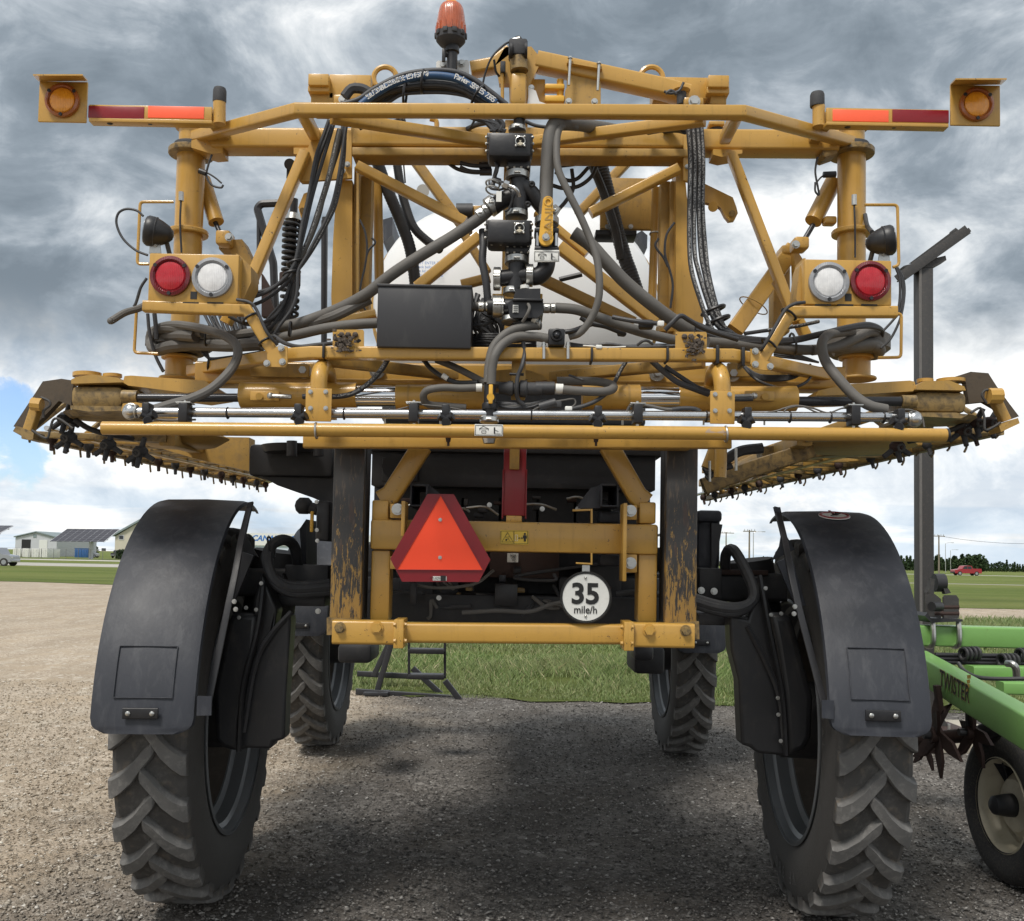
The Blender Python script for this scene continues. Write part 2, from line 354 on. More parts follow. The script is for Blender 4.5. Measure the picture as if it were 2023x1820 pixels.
def tyre_mat():
    m, t, bs = mat('dusty_tyre_rubber'); tc = nn(t, 'ShaderNodeTexCoord'); o = tc.outputs['Object']
    n1 = noisen(t, o, 4, 6, .6); n2 = noisen(t, o, 22, 8, .7, .3)
    c = mixc(t, n1, (.090, .088, .085), (.165, .16, .152)); c = mixc(t, ramp(t, n2, [(.5, 0), (.72, .8)]), c, (.24, .23, .215))
    sp = nn(t, 'ShaderNodeSeparateXYZ'); L(t, o, sp.inputs[0])
    ln0 = nn(t, 'ShaderNodeVectorMath', operation='LENGTH'); mp0 = nn(t, 'ShaderNodeMapping'); L(t, o, mp0.inputs[0]); mp0.inputs['Scale'].default_value = (0, 1, 1); L(t, mp0.outputs[0], ln0.inputs[0])
    side = mathn(t, 'MULTIPLY', ramp(t, mathn(t, 'ABSOLUTE', sp.outputs[0]), [(.155, 0), (.170, 1)]), ramp(t, ln0.outputs['Value'], [(.862, 1), (.886, 0)]))
    c = mixc(t, mathn(t, 'MULTIPLY', side, .9), c, mixc(t, n2, (.02, .02, .022), (.075, .072, .066)))
    # darker towards the valleys between lugs, with soil patches there
    ln = nn(t, 'ShaderNodeVectorMath', operation='LENGTH'); mp = nn(t, 'ShaderNodeMapping'); L(t, o, mp.inputs[0]); mp.inputs['Scale'].default_value = (0, 1, 1); L(t, mp.outputs[0], ln.inputs[0])
    val = ramp(t, mathn(t, 'ADD', ln.outputs['Value'], mathn(t, 'MULTIPLY', n2, .02)), [(.902, 1), (.918, 0)])
    soil = mathn(t, 'MULTIPLY', mathn(t, 'MULTIPLY', val, mathn(t, 'SUBTRACT', 1., side)), ramp(t, noisen(t, o, 11, 6, .7), [(.52, 0), (.68, .8)]))
    c = mixc(t, mathn(t, 'MULTIPLY', val, .75), c, (.045, .042, .039)); c = mixc(t, soil, c, (.15, .12, .088))
    L(t, c, bs.inputs['Base Color']); bs.inputs['Roughness'].default_value = .82
    bp = nn(t, 'ShaderNodeBump'); bp.inputs['Strength'].default_value = .35; bp.inputs['Distance'].default_value = .006
    L(t, noisen(t, o, 70, 6, .7), bp.inputs['Height']); L(t, bp.outputs[0], bs.inputs['Normal']); return m
TYRE = tyre_mat()
def worn_mat():
    m, t, bs = mat('worn_mast_paint'); tc = nn(t, 'ShaderNodeTexCoord'); o = tc.outputs['Object']
    mp = nn(t, 'ShaderNodeMapping'); L(t, o, mp.inputs[0]); mp.inputs['Scale'].default_value = (1, 1, .2)
    n = noisen(t, mp.outputs[0], 48, 10, .74, .7); n3 = noisen(t, mp.outputs[0], 70, 6, .6)
    sp = nn(t, 'ShaderNodeSeparateXYZ'); L(t, o, sp.inputs[0])
    hz = mathn(t, 'MULTIPLY', sp.outputs[2], .34)
    k = mathn(t, 'ADD', n, hz)
    c = mixc(t, ramp(t, k, [(.405, 0), (.44, 1)]), (.36, .215, .06), (.045, .043, .042))
    c = mixc(t, ramp(t, n3, [(.55, 0), (.7, .7)]), c, (.16, .12, .085))
    c = mixc(t, ramp(t, noisen(t, mp.outputs[0], 40, 5, .5), [(.58, 0), (.72, .5)]), c, (.11, .055, .035))
    L(t, c, bs.inputs['Base Color']); bs.inputs['Roughness'].default_value = .5
    bp = nn(t, 'ShaderNodeBump'); bp.inputs['Strength'].default_value = .3; bp.inputs['Distance'].default_value = .004; L(t, k, bp.inputs['Height']); L(t, bp.outputs[0], bs.inputs['Normal']); return m
WORN = worn_mat()
GREEN = paint('lime_green_paint', (.17, .355, .092), .42, 0, .8, (.10, .06, .025), .08, .04, 7, dlo=.62, coat=.15, top=.0)
CREAM = paint('cream_wheel_paint', (.55, .50, .38), .45, 0, .4, (.25, .18, .1), .08, .03, 6)
RUST = paint('rusty_brown_iron', (.048, .027, .022), .7, .2, .6, (.03, .02, .018), .3, .15, 14)
CTYRE = paint('aged_small_tyre', (.022, .022, .023), .75, 0, .5, (.17, .14, .10), .2, .2, 30, dlo=.5)
POST = paint('weathered_black_steel', (.055, .053, .052), .6, .2, .5, (.13, .11, .09), .2, .12, 14)
# ================================================================ ground
def gravel_mat():
    m, t, bs = mat('gravel'); tc = nn(t, 'ShaderNodeTexCoord'); o = tc.outputs['Object']
    vo = nn(t, 'ShaderNodeTexVoronoi'); vo.inputs['Scale'].default_value = 75; L(t, o, vo.inputs['Vector'])
    vo2 = nn(t, 'ShaderNodeTexVoronoi'); vo2.inputs['Scale'].default_value = 28; L(t, o, vo2.inputs['Vector'])
    sp = nn(t, 'ShaderNodeSeparateXYZ'); L(t, o, sp.inputs[0])
    # tan stone left, grey stone by the sprayer, partly painted light and shade
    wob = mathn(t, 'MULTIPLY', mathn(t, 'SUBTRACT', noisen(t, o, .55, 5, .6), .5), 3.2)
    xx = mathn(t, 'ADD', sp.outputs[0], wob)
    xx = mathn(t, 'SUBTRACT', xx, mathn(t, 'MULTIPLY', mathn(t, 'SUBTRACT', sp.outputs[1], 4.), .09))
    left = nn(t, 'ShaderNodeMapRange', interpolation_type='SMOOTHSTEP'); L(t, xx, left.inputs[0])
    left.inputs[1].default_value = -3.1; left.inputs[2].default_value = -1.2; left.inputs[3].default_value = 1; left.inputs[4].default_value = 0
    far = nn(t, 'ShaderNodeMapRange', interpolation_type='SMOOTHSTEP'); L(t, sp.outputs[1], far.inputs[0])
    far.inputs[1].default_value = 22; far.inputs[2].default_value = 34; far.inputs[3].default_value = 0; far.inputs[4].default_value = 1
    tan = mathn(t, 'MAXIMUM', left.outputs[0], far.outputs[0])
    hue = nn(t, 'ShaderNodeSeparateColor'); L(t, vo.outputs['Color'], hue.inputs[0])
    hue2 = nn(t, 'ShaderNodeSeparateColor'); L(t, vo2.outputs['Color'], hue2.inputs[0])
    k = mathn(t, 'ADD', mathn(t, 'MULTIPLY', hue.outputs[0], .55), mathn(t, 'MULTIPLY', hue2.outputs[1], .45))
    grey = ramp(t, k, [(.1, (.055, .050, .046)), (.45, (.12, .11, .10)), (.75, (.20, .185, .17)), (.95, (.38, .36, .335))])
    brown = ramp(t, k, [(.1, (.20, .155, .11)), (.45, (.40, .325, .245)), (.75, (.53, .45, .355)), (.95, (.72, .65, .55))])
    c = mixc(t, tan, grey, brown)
    fines = noisen(t, o, 1.1, 8, .68, .6)
    soil = mixc(t, tan, (.098, .084, .070), (.42, .335, .24))
    c = mixc(t, ramp(t, fines, [(.46, 0), (.62, .85)]), c, soil)
    c = mixc(t, ramp(t, noisen(t, o, .35, 5, .6), [(.35, .0), (.7, .28)]), c, mixc(t, tan, (.155, .14, .125), (.36, .32, .26)))
    mp = nn(t, 'ShaderNodeMapping'); L(t, o, mp.inputs[0]); mp.inputs['Scale'].default_value = (1, .35, 1); mp.inputs['Rotation'].default_value = (0, 0, .25)
    c = mixc(t, ramp(t, noisen(t, mp.outputs[0], .9, 9, .72, .8), [(.40, 0), (.58, .42)]), c, mixc(t, tan, (.075, .068, .060), (.24, .19, .135)))
    c = mixc(t, ramp(t, noisen(t, mp.outputs[0], 3.2, 9, .75, .4), [(.52, 0), (.64, .45)]), c, mixc(t, tan, (.22, .205, .185), (.52, .47, .39)))
    vo3 = nn(t, 'ShaderNodeTexVoronoi'); vo3.inputs['Scale'].default_value = 9; L(t, o, vo3.inputs['Vector']); h3 = nn(t, 'ShaderNodeSeparateColor'); L(t, vo3.outputs['Color'], h3.inputs[0])
    c = mixc(t, mathn(t, 'MULTIPLY', ramp(t, h3.outputs[0], [(.86, 0), (.9, 1)]), ramp(t, vo3.outputs['Distance'], [(.25, .7), (.4, 0)])), c, mixc(t, tan, (.27, .255, .235), (.60, .56, .49)))
    L(t, c, bs.inputs['Base Color']); bs.inputs['Roughness'].default_value = .93; bs.inputs['Specular IOR Level'].default_value = .25
    h = mathn(t, 'ADD', mathn(t, 'MULTIPLY', vo.outputs['Distance'], -.5), mathn(t, 'MULTIPLY', noisen(t, o, 9, 8, .7), 1.2))
    h = mathn(t, 'ADD', h, mathn(t, 'MULTIPLY', vo2.outputs['Distance'], -.6))
    bp = nn(t, 'ShaderNodeBump'); bp.inputs['Strength'].default_value = .8; bp.inputs['Distance'].default_value = .012
    L(t, h, bp.inputs['Height']); L(t, bp.outputs[0], bs.inputs['Normal']); return m
def grass_mat(name='meadow_grass', a=(.098, .138, .028), b=(.165, .21, .052), dry=(.24, .22, .09)):
    m, t, bs = mat(name); tc = nn(t, 'ShaderNodeTexCoord'); o = tc.outputs['Object']
    c = mixc(t, noisen(t, o, .22, 7, .62, .5), a, b)
    c = mixc(t, ramp(t, noisen(t, o, 1.7, 6, .65), [(.35, .0), (.7, .5)]), c, tuple(x*.72 for x in a))
    c = mixc(t, ramp(t, noisen(t, o, .13, 6, .6, 1.), [(.55, 0), (.72, .55)]), c, dry)
    fs = nn(t, 'ShaderNodeMapping'); L(t, o, fs.inputs[0]); fs.inputs['Scale'].default_value = (.25, 1, 1)
    c = mixc(t, ramp(t, noisen(t, fs.outputs[0], .06, 6, .62, .4), [(.42, 0), (.62, .6)]), c, tuple((x*.45+y*.55)*1.08 for x, y in zip(b, dry)))
    c = mixc(t, ramp(t, noisen(t, fs.outputs[0], .11, 5, .6, .4), [(.5, 0), (.66, .55)]), c, tuple(x*.62 for x in a))
    L(t, c, bs.inputs['Base Color']); bs.inputs['Roughness'].default_value = .9; bs.inputs['Specular IOR Level'].default_value = .15
    bp = nn(t, 'ShaderNodeBump'); bp.inputs['Strength'].default_value = 1; bp.inputs['Distance'].default_value = .12
    L(t, noisen(t, o, 8, 8, .75), bp.inputs['Height']); L(t, bp.outputs[0], bs.inputs['Normal']); return m
GRAV = gravel_mat(); GRASS = grass_mat()
def sheet(name, poly, z, m, label=None):
    b = B(); b.add([(x, y, z) for x, y in poly], [tuple(range(len(poly)))]); return mk(name, b, m, kind='structure', org=(0, 0, z), fixn=False)
def gridsheet():
    # gravel yard: fine, gently uneven near the machine, flat out to the horizon
    xs = np.concatenate([[-3000, -300, -60, -20], np.arange(-9, 9.01, .09), [20, 60, 300, 3000]])
    ys = np.concatenate([[-3000, -200, -20], np.arange(0, 16.01, .09), [30, 60, 200, 700, 4500]])
    vs = []
    for y in ys:
        for x in xs:
            z = 0.
            if abs(x) < 8.8 and 0 < y < 15.8:
                z = .012*noise.noise(Vector((x*.9, y*.9, 0))) + .006*noise.noise(Vector((x*4, y*4, 3))) - .006
            vs.append((x, y, z))
    n = len(xs); fs = [(j*n+i, j*n+i+1, (j+1)*n+i+1, (j+1)*n+i) for j in range(len(ys)-1) for i in range(n-1)]
    me = bpy.data.meshes.new('gravel_yard'); me.from_pydata(vs, [], fs); me.materials.append(GRAV)
    me.polygons.foreach_set('use_smooth', [True]*len(fs))
    o = bpy.data.objects.new('gravel_yard', me); COL.objects.link(o); o['kind'] = 'structure'
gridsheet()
NEARG = [(-3.0, 13.4), (-1.2, 12.7), (1.0, 12.3), (3.0, 12.35), (6, 12.2), (12, 12.0), (40, 12.4), (90, 33), (40, 33.5), (0, 33), (-8, 31.5), (-5.2, 20)]
def ragged(poly, amp=.28, step=.35):
    out = []; q = random.Random(12)
    for i in range(len(poly)):
        a, b_ = Vector(poly[i]), Vector(poly[(i+1) % len(poly)]); n = max(1, int(min(60, (b_-a).length/step)))
        for k in range(n): p = a.lerp(b_, k/n); j = amp*noise.noise(Vector((p.x*1.3, p.y*1.3, 2)))*1.6+q.uniform(-.05, .05); out.append((p.x, p.y+j))
    return out
sheet('roadside_grass', ragged(NEARG), .010, GRASS)
sheet('grass_field', [(-1500, 52), (-60, 53.5), (-25, 53), (-8, 46), (10, 42.5), (60, 41.5), (1500, 41), (1500, 2500), (-1500, 2500)], .016, GRASS)
ROADM = grass_mat('pale_road_surface', (.45, .43, .39), (.58, .56, .50), (.5, .47, .42))
sheet('far_road', [(-400, 108), (-24, 104), (-24, 127), (-400, 134)], .030, ROADM)
sheet('far_road', [(-400, 166), (-24, 160), (-24, 176), (-400, 184)], .030, ROADM)
sheet('field_path', [(24, 100), (200, 99), (200, 101.6), (24, 102.4)], .030, ROADM)
sheet('far_road', [(24, 208), (500, 200), (500, 210), (24, 218)], .030, ROADM)
# crushed stones lying on the yard
def stones(n, name):
    y = 2.9 + 10.5*rng.random(n)**1.5; x = (rng.random(n)-.5)*(y*1.16+1.2)
    s = (.0035+.0095*rng.random(n)**3.0)
    big = rng.random(n) < .006; s[big] *= 1.9
    base = np.array([(1, 0, 0), (0, 1, 0), (-1, 0, 0), (0, -1, 0), (0, 0, .8), (0, 0, -.8), (.6, .6, .5), (-.6, .5, .45)], float)[:6]
    j = rng.normal(0, .28, (n, 6, 3)); v = (base[None]+j)*s[:, None, None]*np.array([1.25, 1, .72])
    a = rng.random(n)*6.28; ca, sa = np.cos(a)[:, None], np.sin(a)[:, None]
    vx = v[..., 0]*ca-v[..., 1]*sa+x[:, None]; vy = v[..., 0]*sa+v[..., 1]*ca+y[:, None]; vz = v[..., 2]+(s*.28)[:, None]
    V = np.stack([vx, vy, vz], -1).reshape(-1, 3)
    F = np.array([(0, 1, 4), (1, 2, 4), (2, 3, 4), (3, 0, 4), (1, 0, 5), (2, 1, 5), (3, 2, 5), (0, 3, 5)])
    F = (F[None]+(np.arange(n)*6)[:, None, None]).reshape(-1, 3)
    return npmesh(name, V, F)
def npmesh(name, V, F):
    me = bpy.data.meshes.new(name); k = F.shape[1]
    me.vertices.add(len(V)); me.vertices.foreach_set('co', V.astype(np.float32).ravel())
    me.loops.add(F.size); me.loops.foreach_set('vertex_index', F.astype(np.int32).ravel())
    me.polygons.add(len(F)); me.polygons.foreach_set('loop_start', (np.arange(len(F))*k).astype(np.int32))
    me.update(calc_edges=True); return me
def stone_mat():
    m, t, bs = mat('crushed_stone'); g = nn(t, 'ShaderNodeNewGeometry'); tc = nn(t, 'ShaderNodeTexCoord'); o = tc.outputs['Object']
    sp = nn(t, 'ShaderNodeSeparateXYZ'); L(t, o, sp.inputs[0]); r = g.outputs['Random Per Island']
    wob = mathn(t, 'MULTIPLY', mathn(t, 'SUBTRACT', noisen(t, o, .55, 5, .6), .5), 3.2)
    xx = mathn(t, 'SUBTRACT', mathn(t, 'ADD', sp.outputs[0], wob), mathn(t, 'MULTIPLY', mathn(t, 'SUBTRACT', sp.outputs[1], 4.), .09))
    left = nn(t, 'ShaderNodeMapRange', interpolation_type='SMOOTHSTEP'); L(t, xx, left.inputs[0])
    left.inputs[1].default_value = -3.1; left.inputs[2].default_value = -1.2; left.inputs[3].default_value = 1; left.inputs[4].default_value = 0  # paler tan stones left, darker grey by the sprayer, partly painted light and shade
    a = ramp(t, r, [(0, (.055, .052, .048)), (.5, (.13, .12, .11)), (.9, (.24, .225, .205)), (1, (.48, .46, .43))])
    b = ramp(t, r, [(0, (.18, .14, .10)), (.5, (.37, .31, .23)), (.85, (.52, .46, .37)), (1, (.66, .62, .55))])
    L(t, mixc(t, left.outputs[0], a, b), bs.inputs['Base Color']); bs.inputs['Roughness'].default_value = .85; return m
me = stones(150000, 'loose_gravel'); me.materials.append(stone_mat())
o = bpy.data.objects.new('loose_gravel', me); COL.objects.link(o); o['kind'] = 'stuff'; o['label'] = 'small crushed stones scattered over the gravel yard'
# grass blades
def inpoly(x, y, poly):
    r = np.zeros(len(x), bool); n = len(poly)
    for i in range(n):
        x0, y0 = poly[i]; x1, y1 = poly[(i+1) % n]
        c = ((y0 > y) != (y1 > y)) & (x < (x1-x0)*(y-y0)/(y1-y0+1e-9)+x0); r ^= c
    return r
def blades(n):
    y = 12.0+21*rng.random(n)**1.9; x = -9+y*1.3*rng.random(n)+(0)
    nz = np.array([noise.noise(Vector((a*.8, b*.8, 1))) for a, b in zip(x, y)])
    nz2 = np.array([noise.noise(Vector((a*.25, b*.25, 5))) for a, b in zip(x, y)])
    keep = inpoly(x+nz*.5, y+nz*.5, NEARG) & (rng.random(n) < .80+nz*1.1); x, y, nz, nz2 = x[keep], y[keep], nz[keep], nz2[keep]; n = len(x)
    edge = np.clip((y-12.2)/2.5, .25, 1)
    h = (.05+.12*rng.random(n)**1.3)*(1+nz2*.9)*edge*(1+.02*(y-12)); wd = .006+.0011*(y-10); a = rng.random(n)*3.14
    ln = rng.normal(0, .38, (n, 2))*h[:, None]
    dx, dy = np.cos(a)*wd/2*1.0, np.sin(a)*wd/2
    z0 = np.full(n, .008)
    V = np.stack([np.stack([x-dx, y-dy, z0], -1), np.stack([x+dx, y+dy, z0], -1), np.stack([x+dx*.6+ln[:, 0]*.45, y+dy*.6+ln[:, 1]*.45, h*.62], -1), np.stack([x+ln[:, 0], y+ln[:, 1], h], -1)], 1).reshape(-1, 3)
    F = np.array([(0, 1, 2), (0, 2, 3)]); F = (F[None]+(np.arange(n)*4)[:, None, None]).reshape(-1, 3)
    return npmesh('long_grass', V, F)
m, t, bs = mat('grass_blade'); g = nn(t, 'ShaderNodeNewGeometry'); tc = nn(t, 'ShaderNodeTexCoord')
c = ramp(t, g.outputs['Random Per Island'], [(0, (.07, .115, .025)), (.45, (.13, .20, .05)), (.8, (.19, .25, .08)), (.93, (.27, .27, .12)), (1, (.42, .38, .22))])
c = mixc(t, ramp(t, noisen(t, tc.outputs['Object'], .5, 5, .6), [(.4, 0), (.65, .5)]), c, (.19, .19, .085))
L(t, c, bs.inputs['Base Color']); bs.inputs['Roughness'].default_value = .6; bs.inputs['Subsurface Weight'].default_value = 0
me = blades(360000); me.materials.append(m)
o = bpy.data.objects.new('long_grass', me); COL.objects.link(o); o['kind'] = 'stuff'; o['label'] = 'long green grass with dry stalks growing beyond the gravel yard'

# ================================================================ far background
def bmat(name, c, r=.6, var=.06): return paint(name, c, r, 0, .15, tuple(x*.7 for x in c), var, 0, .6)
SHEDW = bmat('pale_metal_cladding', (.52, .53, .57)); CREAMW = bmat('cream_cladding', (.55, .51, .42)); BLUEB = bmat('blue_paint_far', (.03, .11, .30))
FENC = paint('grey_fence_wire', (.20, .20, .20), .6, .3, .2, (.1, .1, .1), .1, 0, 5)
ROOFG = bmat('grey_green_roof', (.22, .27, .28)); PALEB = bmat('pale_blue_cladding', (.56, .62, .70)); GLASSD = bmat('dark_glass', (.03, .035, .045), .15)
SILV = paint('silver_car_paint', (.36, .37, .40), .3, .5, .1, (.3, .3, .3), .03, 0, 2, coat=.5); REDC = paint('red_car_paint', (.34, .02, .03), .3, .2, .1, (.2, .05, .05), .03, 0, 2, coat=.5)
PANEL = paint('solar_cell', (.028, .025, .035), .3, 0, .1, (.05, .05, .06), .2, 0, 1); FRM = bmat('pale_frame', (.55, .56, .60))
BLK = bmat('black_far', (.015, .015, .017)); WOODP = paint('grey_wood_pole', (.20, .17, .13), .85, 0, .3, (.1, .08, .07), .1, .05, 3)
def gp(u, v):
    """ground point seen at u, v"""
    d = CR @ Vector(((u-CU)/FPX, -(v-CV)/FPX, -1.0)); k = -CAMZ/d.z; return Vector((0, 0, CAMZ))+d*k
def vehicle(u0, u1, vb, Y, h, paint_, label, cat, name, kind, flip=1, group=None, body_only=False):
    """side-on pickup or car whose wheels touch the ground at distance Y"""
    A = P(u0, vb, Y); Bp = P(u1, vb, Y); ln = (Bp.x-A.x); cx = (A.x+Bp.x)/2; wd = 1.9*h/1.85
    root = empty(name, (cx, Y, 0), label, cat, group); wr = .19*h*1.15
    if kind == 'pickup': prof = [(-.5, .22), (-.5, .52), (-.47, .57), (-.24, .66), (-.15, .97), (.0, 1.), (.13, .97), (.17, .70), (.49, .70), (.5, .55), (.5, .24)]
    elif kind == 'suv': prof = [(-.5, .22), (-.5, .5), (-.46, .58), (-.22, .64), (-.12, .97), (.3, 1.), (.44, .95), (.5, .62), (.5, .24)]
    else: prof = [(-.5, .2), (-.5, .5), (-.45, .58), (-.24, .66), (-.08, .98), (.2, .98), (.36, .68), (.49, .62), (.5, .24)]
    pts = [Vector((cx+flip*a*ln, Y-wd/2, b_*h)) for a, b_ in prof]
    mk('body', B().prism(pts, (0, wd, 0)), paint_, root)
    if kind == 'pickup': wn = [[(-.205, .66), (-.14, .92), (-.03, .93), (-.03, .66)], [(-.015, .66), (-.015, .93), (.11, .92), (.13, .66)]]
    elif kind == 'suv': wn = [[(-.19, .67), (-.11, .92), (.03, .93), (.03, .67)], [(.05, .67), (.05, .93), (.27, .93), (.27, .67)]]
    else: wn = [[(-.2, .68), (-.08, .93), (.04, .93), (.04, .68)], [(.06, .68), (.06, .93), (.17, .93), (.3, .68)]]
    for q in wn: mk('window', B().prism([Vector((cx+flip*a*ln, Y-wd/2-.02, b_*h)) for a, b_ in q], (0, .03, 0)), GLASSD, root)
    for a in (-.31, .31):
        for yy in (Y-wd/2-.03, Y+wd/2-.17):
            c = Vector((cx+a*ln, yy, wr)); wl = mk('wheel', B().cyl(c, c+Vector((0, .2, 0)), wr, n=18), CTYRE, root)
            if yy < Y: mk('rim', B().cyl(c-Vector((0, .012, 0)), c+Vector((0, .02, 0)), wr*.6, n=12), SILV, wl)
    mk('bumper', B().box((cx+flip*-.502*ln, Y, h*.3), (.10, wd*.95, h*.16), None, .02), BLK if kind == 'pickup' else SILV, root)
    mk('headlight', B().box((cx+flip*-.49*ln, Y-wd*.36, h*.47), (.10, wd*.2, h*.08), None, .01), LABELW, root)
    return root
vehicle(1882, 1935, 1137, 205, 2.05, REDC, 'red pickup truck on the far road below the tree line', 'truck', 'parked_car', 'pickup')
vehicle(-40, 30, 1116, 100, 1.85, SILV, 'silver vehicle with chrome wheels cut off at the left edge', 'car', 'parked_car', 'suv', flip=-1)
vehicle(168, 194, 1102, 235, 1.7, SILV, 'silver car parked beside the solar array post', 'car', 'parked_car', 'car', flip=-1)
def car_end(u, vb, Y, label):
    c = P(u, vb, Y); root = empty('parked_car', (c.x, Y, 0), label, 'truck')
    mk('body', B().box((c.x, Y+2, .85), (1.9, 4.6, .8), None, .15), BLK, root); mk('cab', B().box((c.x, Y+1.9, 1.5), (1.6, 2.2, .7), None, .2), GLASSD, root)
    mk('bumper', B().box((c.x, Y-.32, .7), (1.8, .1, .2), None, .03), SILV, root)
    for k in (-.75, .75): mk('wheel', B().cyl((c.x+k-.12, Y+.6, .38), (c.x+k+.12, Y+.6, .38), .38), CTYRE, root)
car_end(227, 1102, 230, 'dark pickup truck seen end-on in front of the cream building')
# metal shed
def shed():
    Y = 250; a = P(29, 1100, Y); b_ = P(111, 1100, Y); x0, x1 = a.x, b_.x; e = P(29, 1062, Y).z; r = P(70, 1052, Y).z
    root = empty('metal_shed', ((x0+x1)/2, Y, 0), 'pale metal shed with a dark open door behind the white containers', 'shed')
    mk('wall', B().prism([(x0, Y, 0), (x1, Y, 0), (x1, Y, e), ((x0+x1)/2, Y, r), (x0, Y, e)], (0, 24, 0)), SHEDW, root)
    for s0, s1 in (((x0-.3), (x0+x1)/2), ((x1+.3), (x0+x1)/2)):
        mk('roof', B().prism([(s0, Y-.4, e+.05), (s1, Y-.4, r+.05), (s1, Y-.4, r+.3), (s0, Y-.4, e+.3)], (0, 25, 0)), ROOFG, root)
    d0 = P(42.5, 1084, Y); d1 = P(61, 1066, Y); mk('door', B().box(((d0.x+d1.x)/2, Y-.03, (d0.z+d1.z)/2), (d1.x-d0.x, .08, d1.z-d0.z), None, 0), BLK, root, 'dark open doorway')
    d0 = P(77, 1090, Y); d1 = P(94, 1067, Y); mk('door', B().box(((d0.x+d1.x)/2, Y-.05, (d0.z+d1.z)/2), (d1.x-d0.x, .08, d1.z-d0.z), None, 0), WHITEP, root, 'white closed overhead door')
    mk('vent', B().box((P(69, 1059, Y).x, Y-.05, P(69, 1059, Y).z), (.8, .08, .8), None, 0), ROOFG, root)
shed()
for i, (u0, u1) in enumerate(((25, 41), (44, 60), (62, 77), (78, 94))):
    Y = 212; a = P(u0, 1100, Y); b_ = P(u1, 1084, Y); w_ = b_.x-a.x; c = (a.x+b_.x)/2; h = b_.z
    root = empty('shipping_container', (c, Y, 0), ['white container at the left end of the row before the shed', 'white container second from the left, below the dark doorway', 'white container third from the left in the row before the shed', 'white container at the right end of the row before the shed'][i], 'container', 'white containers in front of the metal shed')
    mk('wall', B().box((c, Y+3, h/2), (w_, 6, h), None, .03), WHITEP, root)
    for k in (-.25, .25):
        mk('door', B().box((c+k*w_, Y-.03, h/2), (w_*.44, .05, h*.9), None, 0), LABELW, root)
        for q in (-.06, .06): mk('lock_rod', B().cyl((c+(k+q)*w_, Y-.08, h*.08), (c+(k+q)*w_, Y-.08, h*.92), .02, n=6), SHEDW, root)
def solar(u0t, u1t, vt, u0b, u1b, vb, Y, pu, label):
    a, b_, c, d = P(u0b, vb, Y), P(u1b, vb+1, Y), P(u1t, vt+1, Y+7), P(u0t, vt, Y+7)
    root = empty('solar_array', (P(pu, 1100, Y).x, Y+3, 0), label, 'solar array', 'solar arrays on single posts')
    nx, ny = 8, 6; proto = None
    ex = (b_-a)/nx; ey = (d-a)/ny; nrm = ex.cross(ey).normalized()
    bp = B().prism([ex*-.47+ey*-.465, ex*.47+ey*-.465, ex*.47+ey*.465, ex*-.47+ey*.465], nrm*.05)
    for i in range(nx):
        for j in range(ny):
            cc = a+ex*(i+.5)+ey*(j+.5)
            if proto is None: proto = mk('solar_panel', bp, PANEL, root, org=(0, 0, 0)); q = proto
            else: q = proto.copy(); COL.objects.link(q); q.parent = root
            q.location = cc-WLOC[root]
    for i in range(nx+1): mk('frame_rail', B().sweep([a+ex*i-nrm*.03, d+ex*i-nrm*.03], .14, .10), FRM, root)
    for j in (1.5, 4.5): mk('cross_rail', B().sweep([a+ey*j-nrm*.2, b_+ey*j-nrm*.2], .2, .2), FRM, root)
    top = a+(b_-a)*((P(pu, 1085, Y).x-a.x)/(b_.x-a.x))+ey*3
    mk('post', B().cyl((top.x, top.y, 0), top-nrm*.2, .42, n=12), FRM, root)
solar(133, 237, 1045, 98, 205, 1070, 190, 164, 'tilted solar panel array on a single post before the cream building')
solar(-110, 14, 1038, -150, -8, 1056, 170, -60, 'solar panel array cut off at the left edge above the silver vehicle')
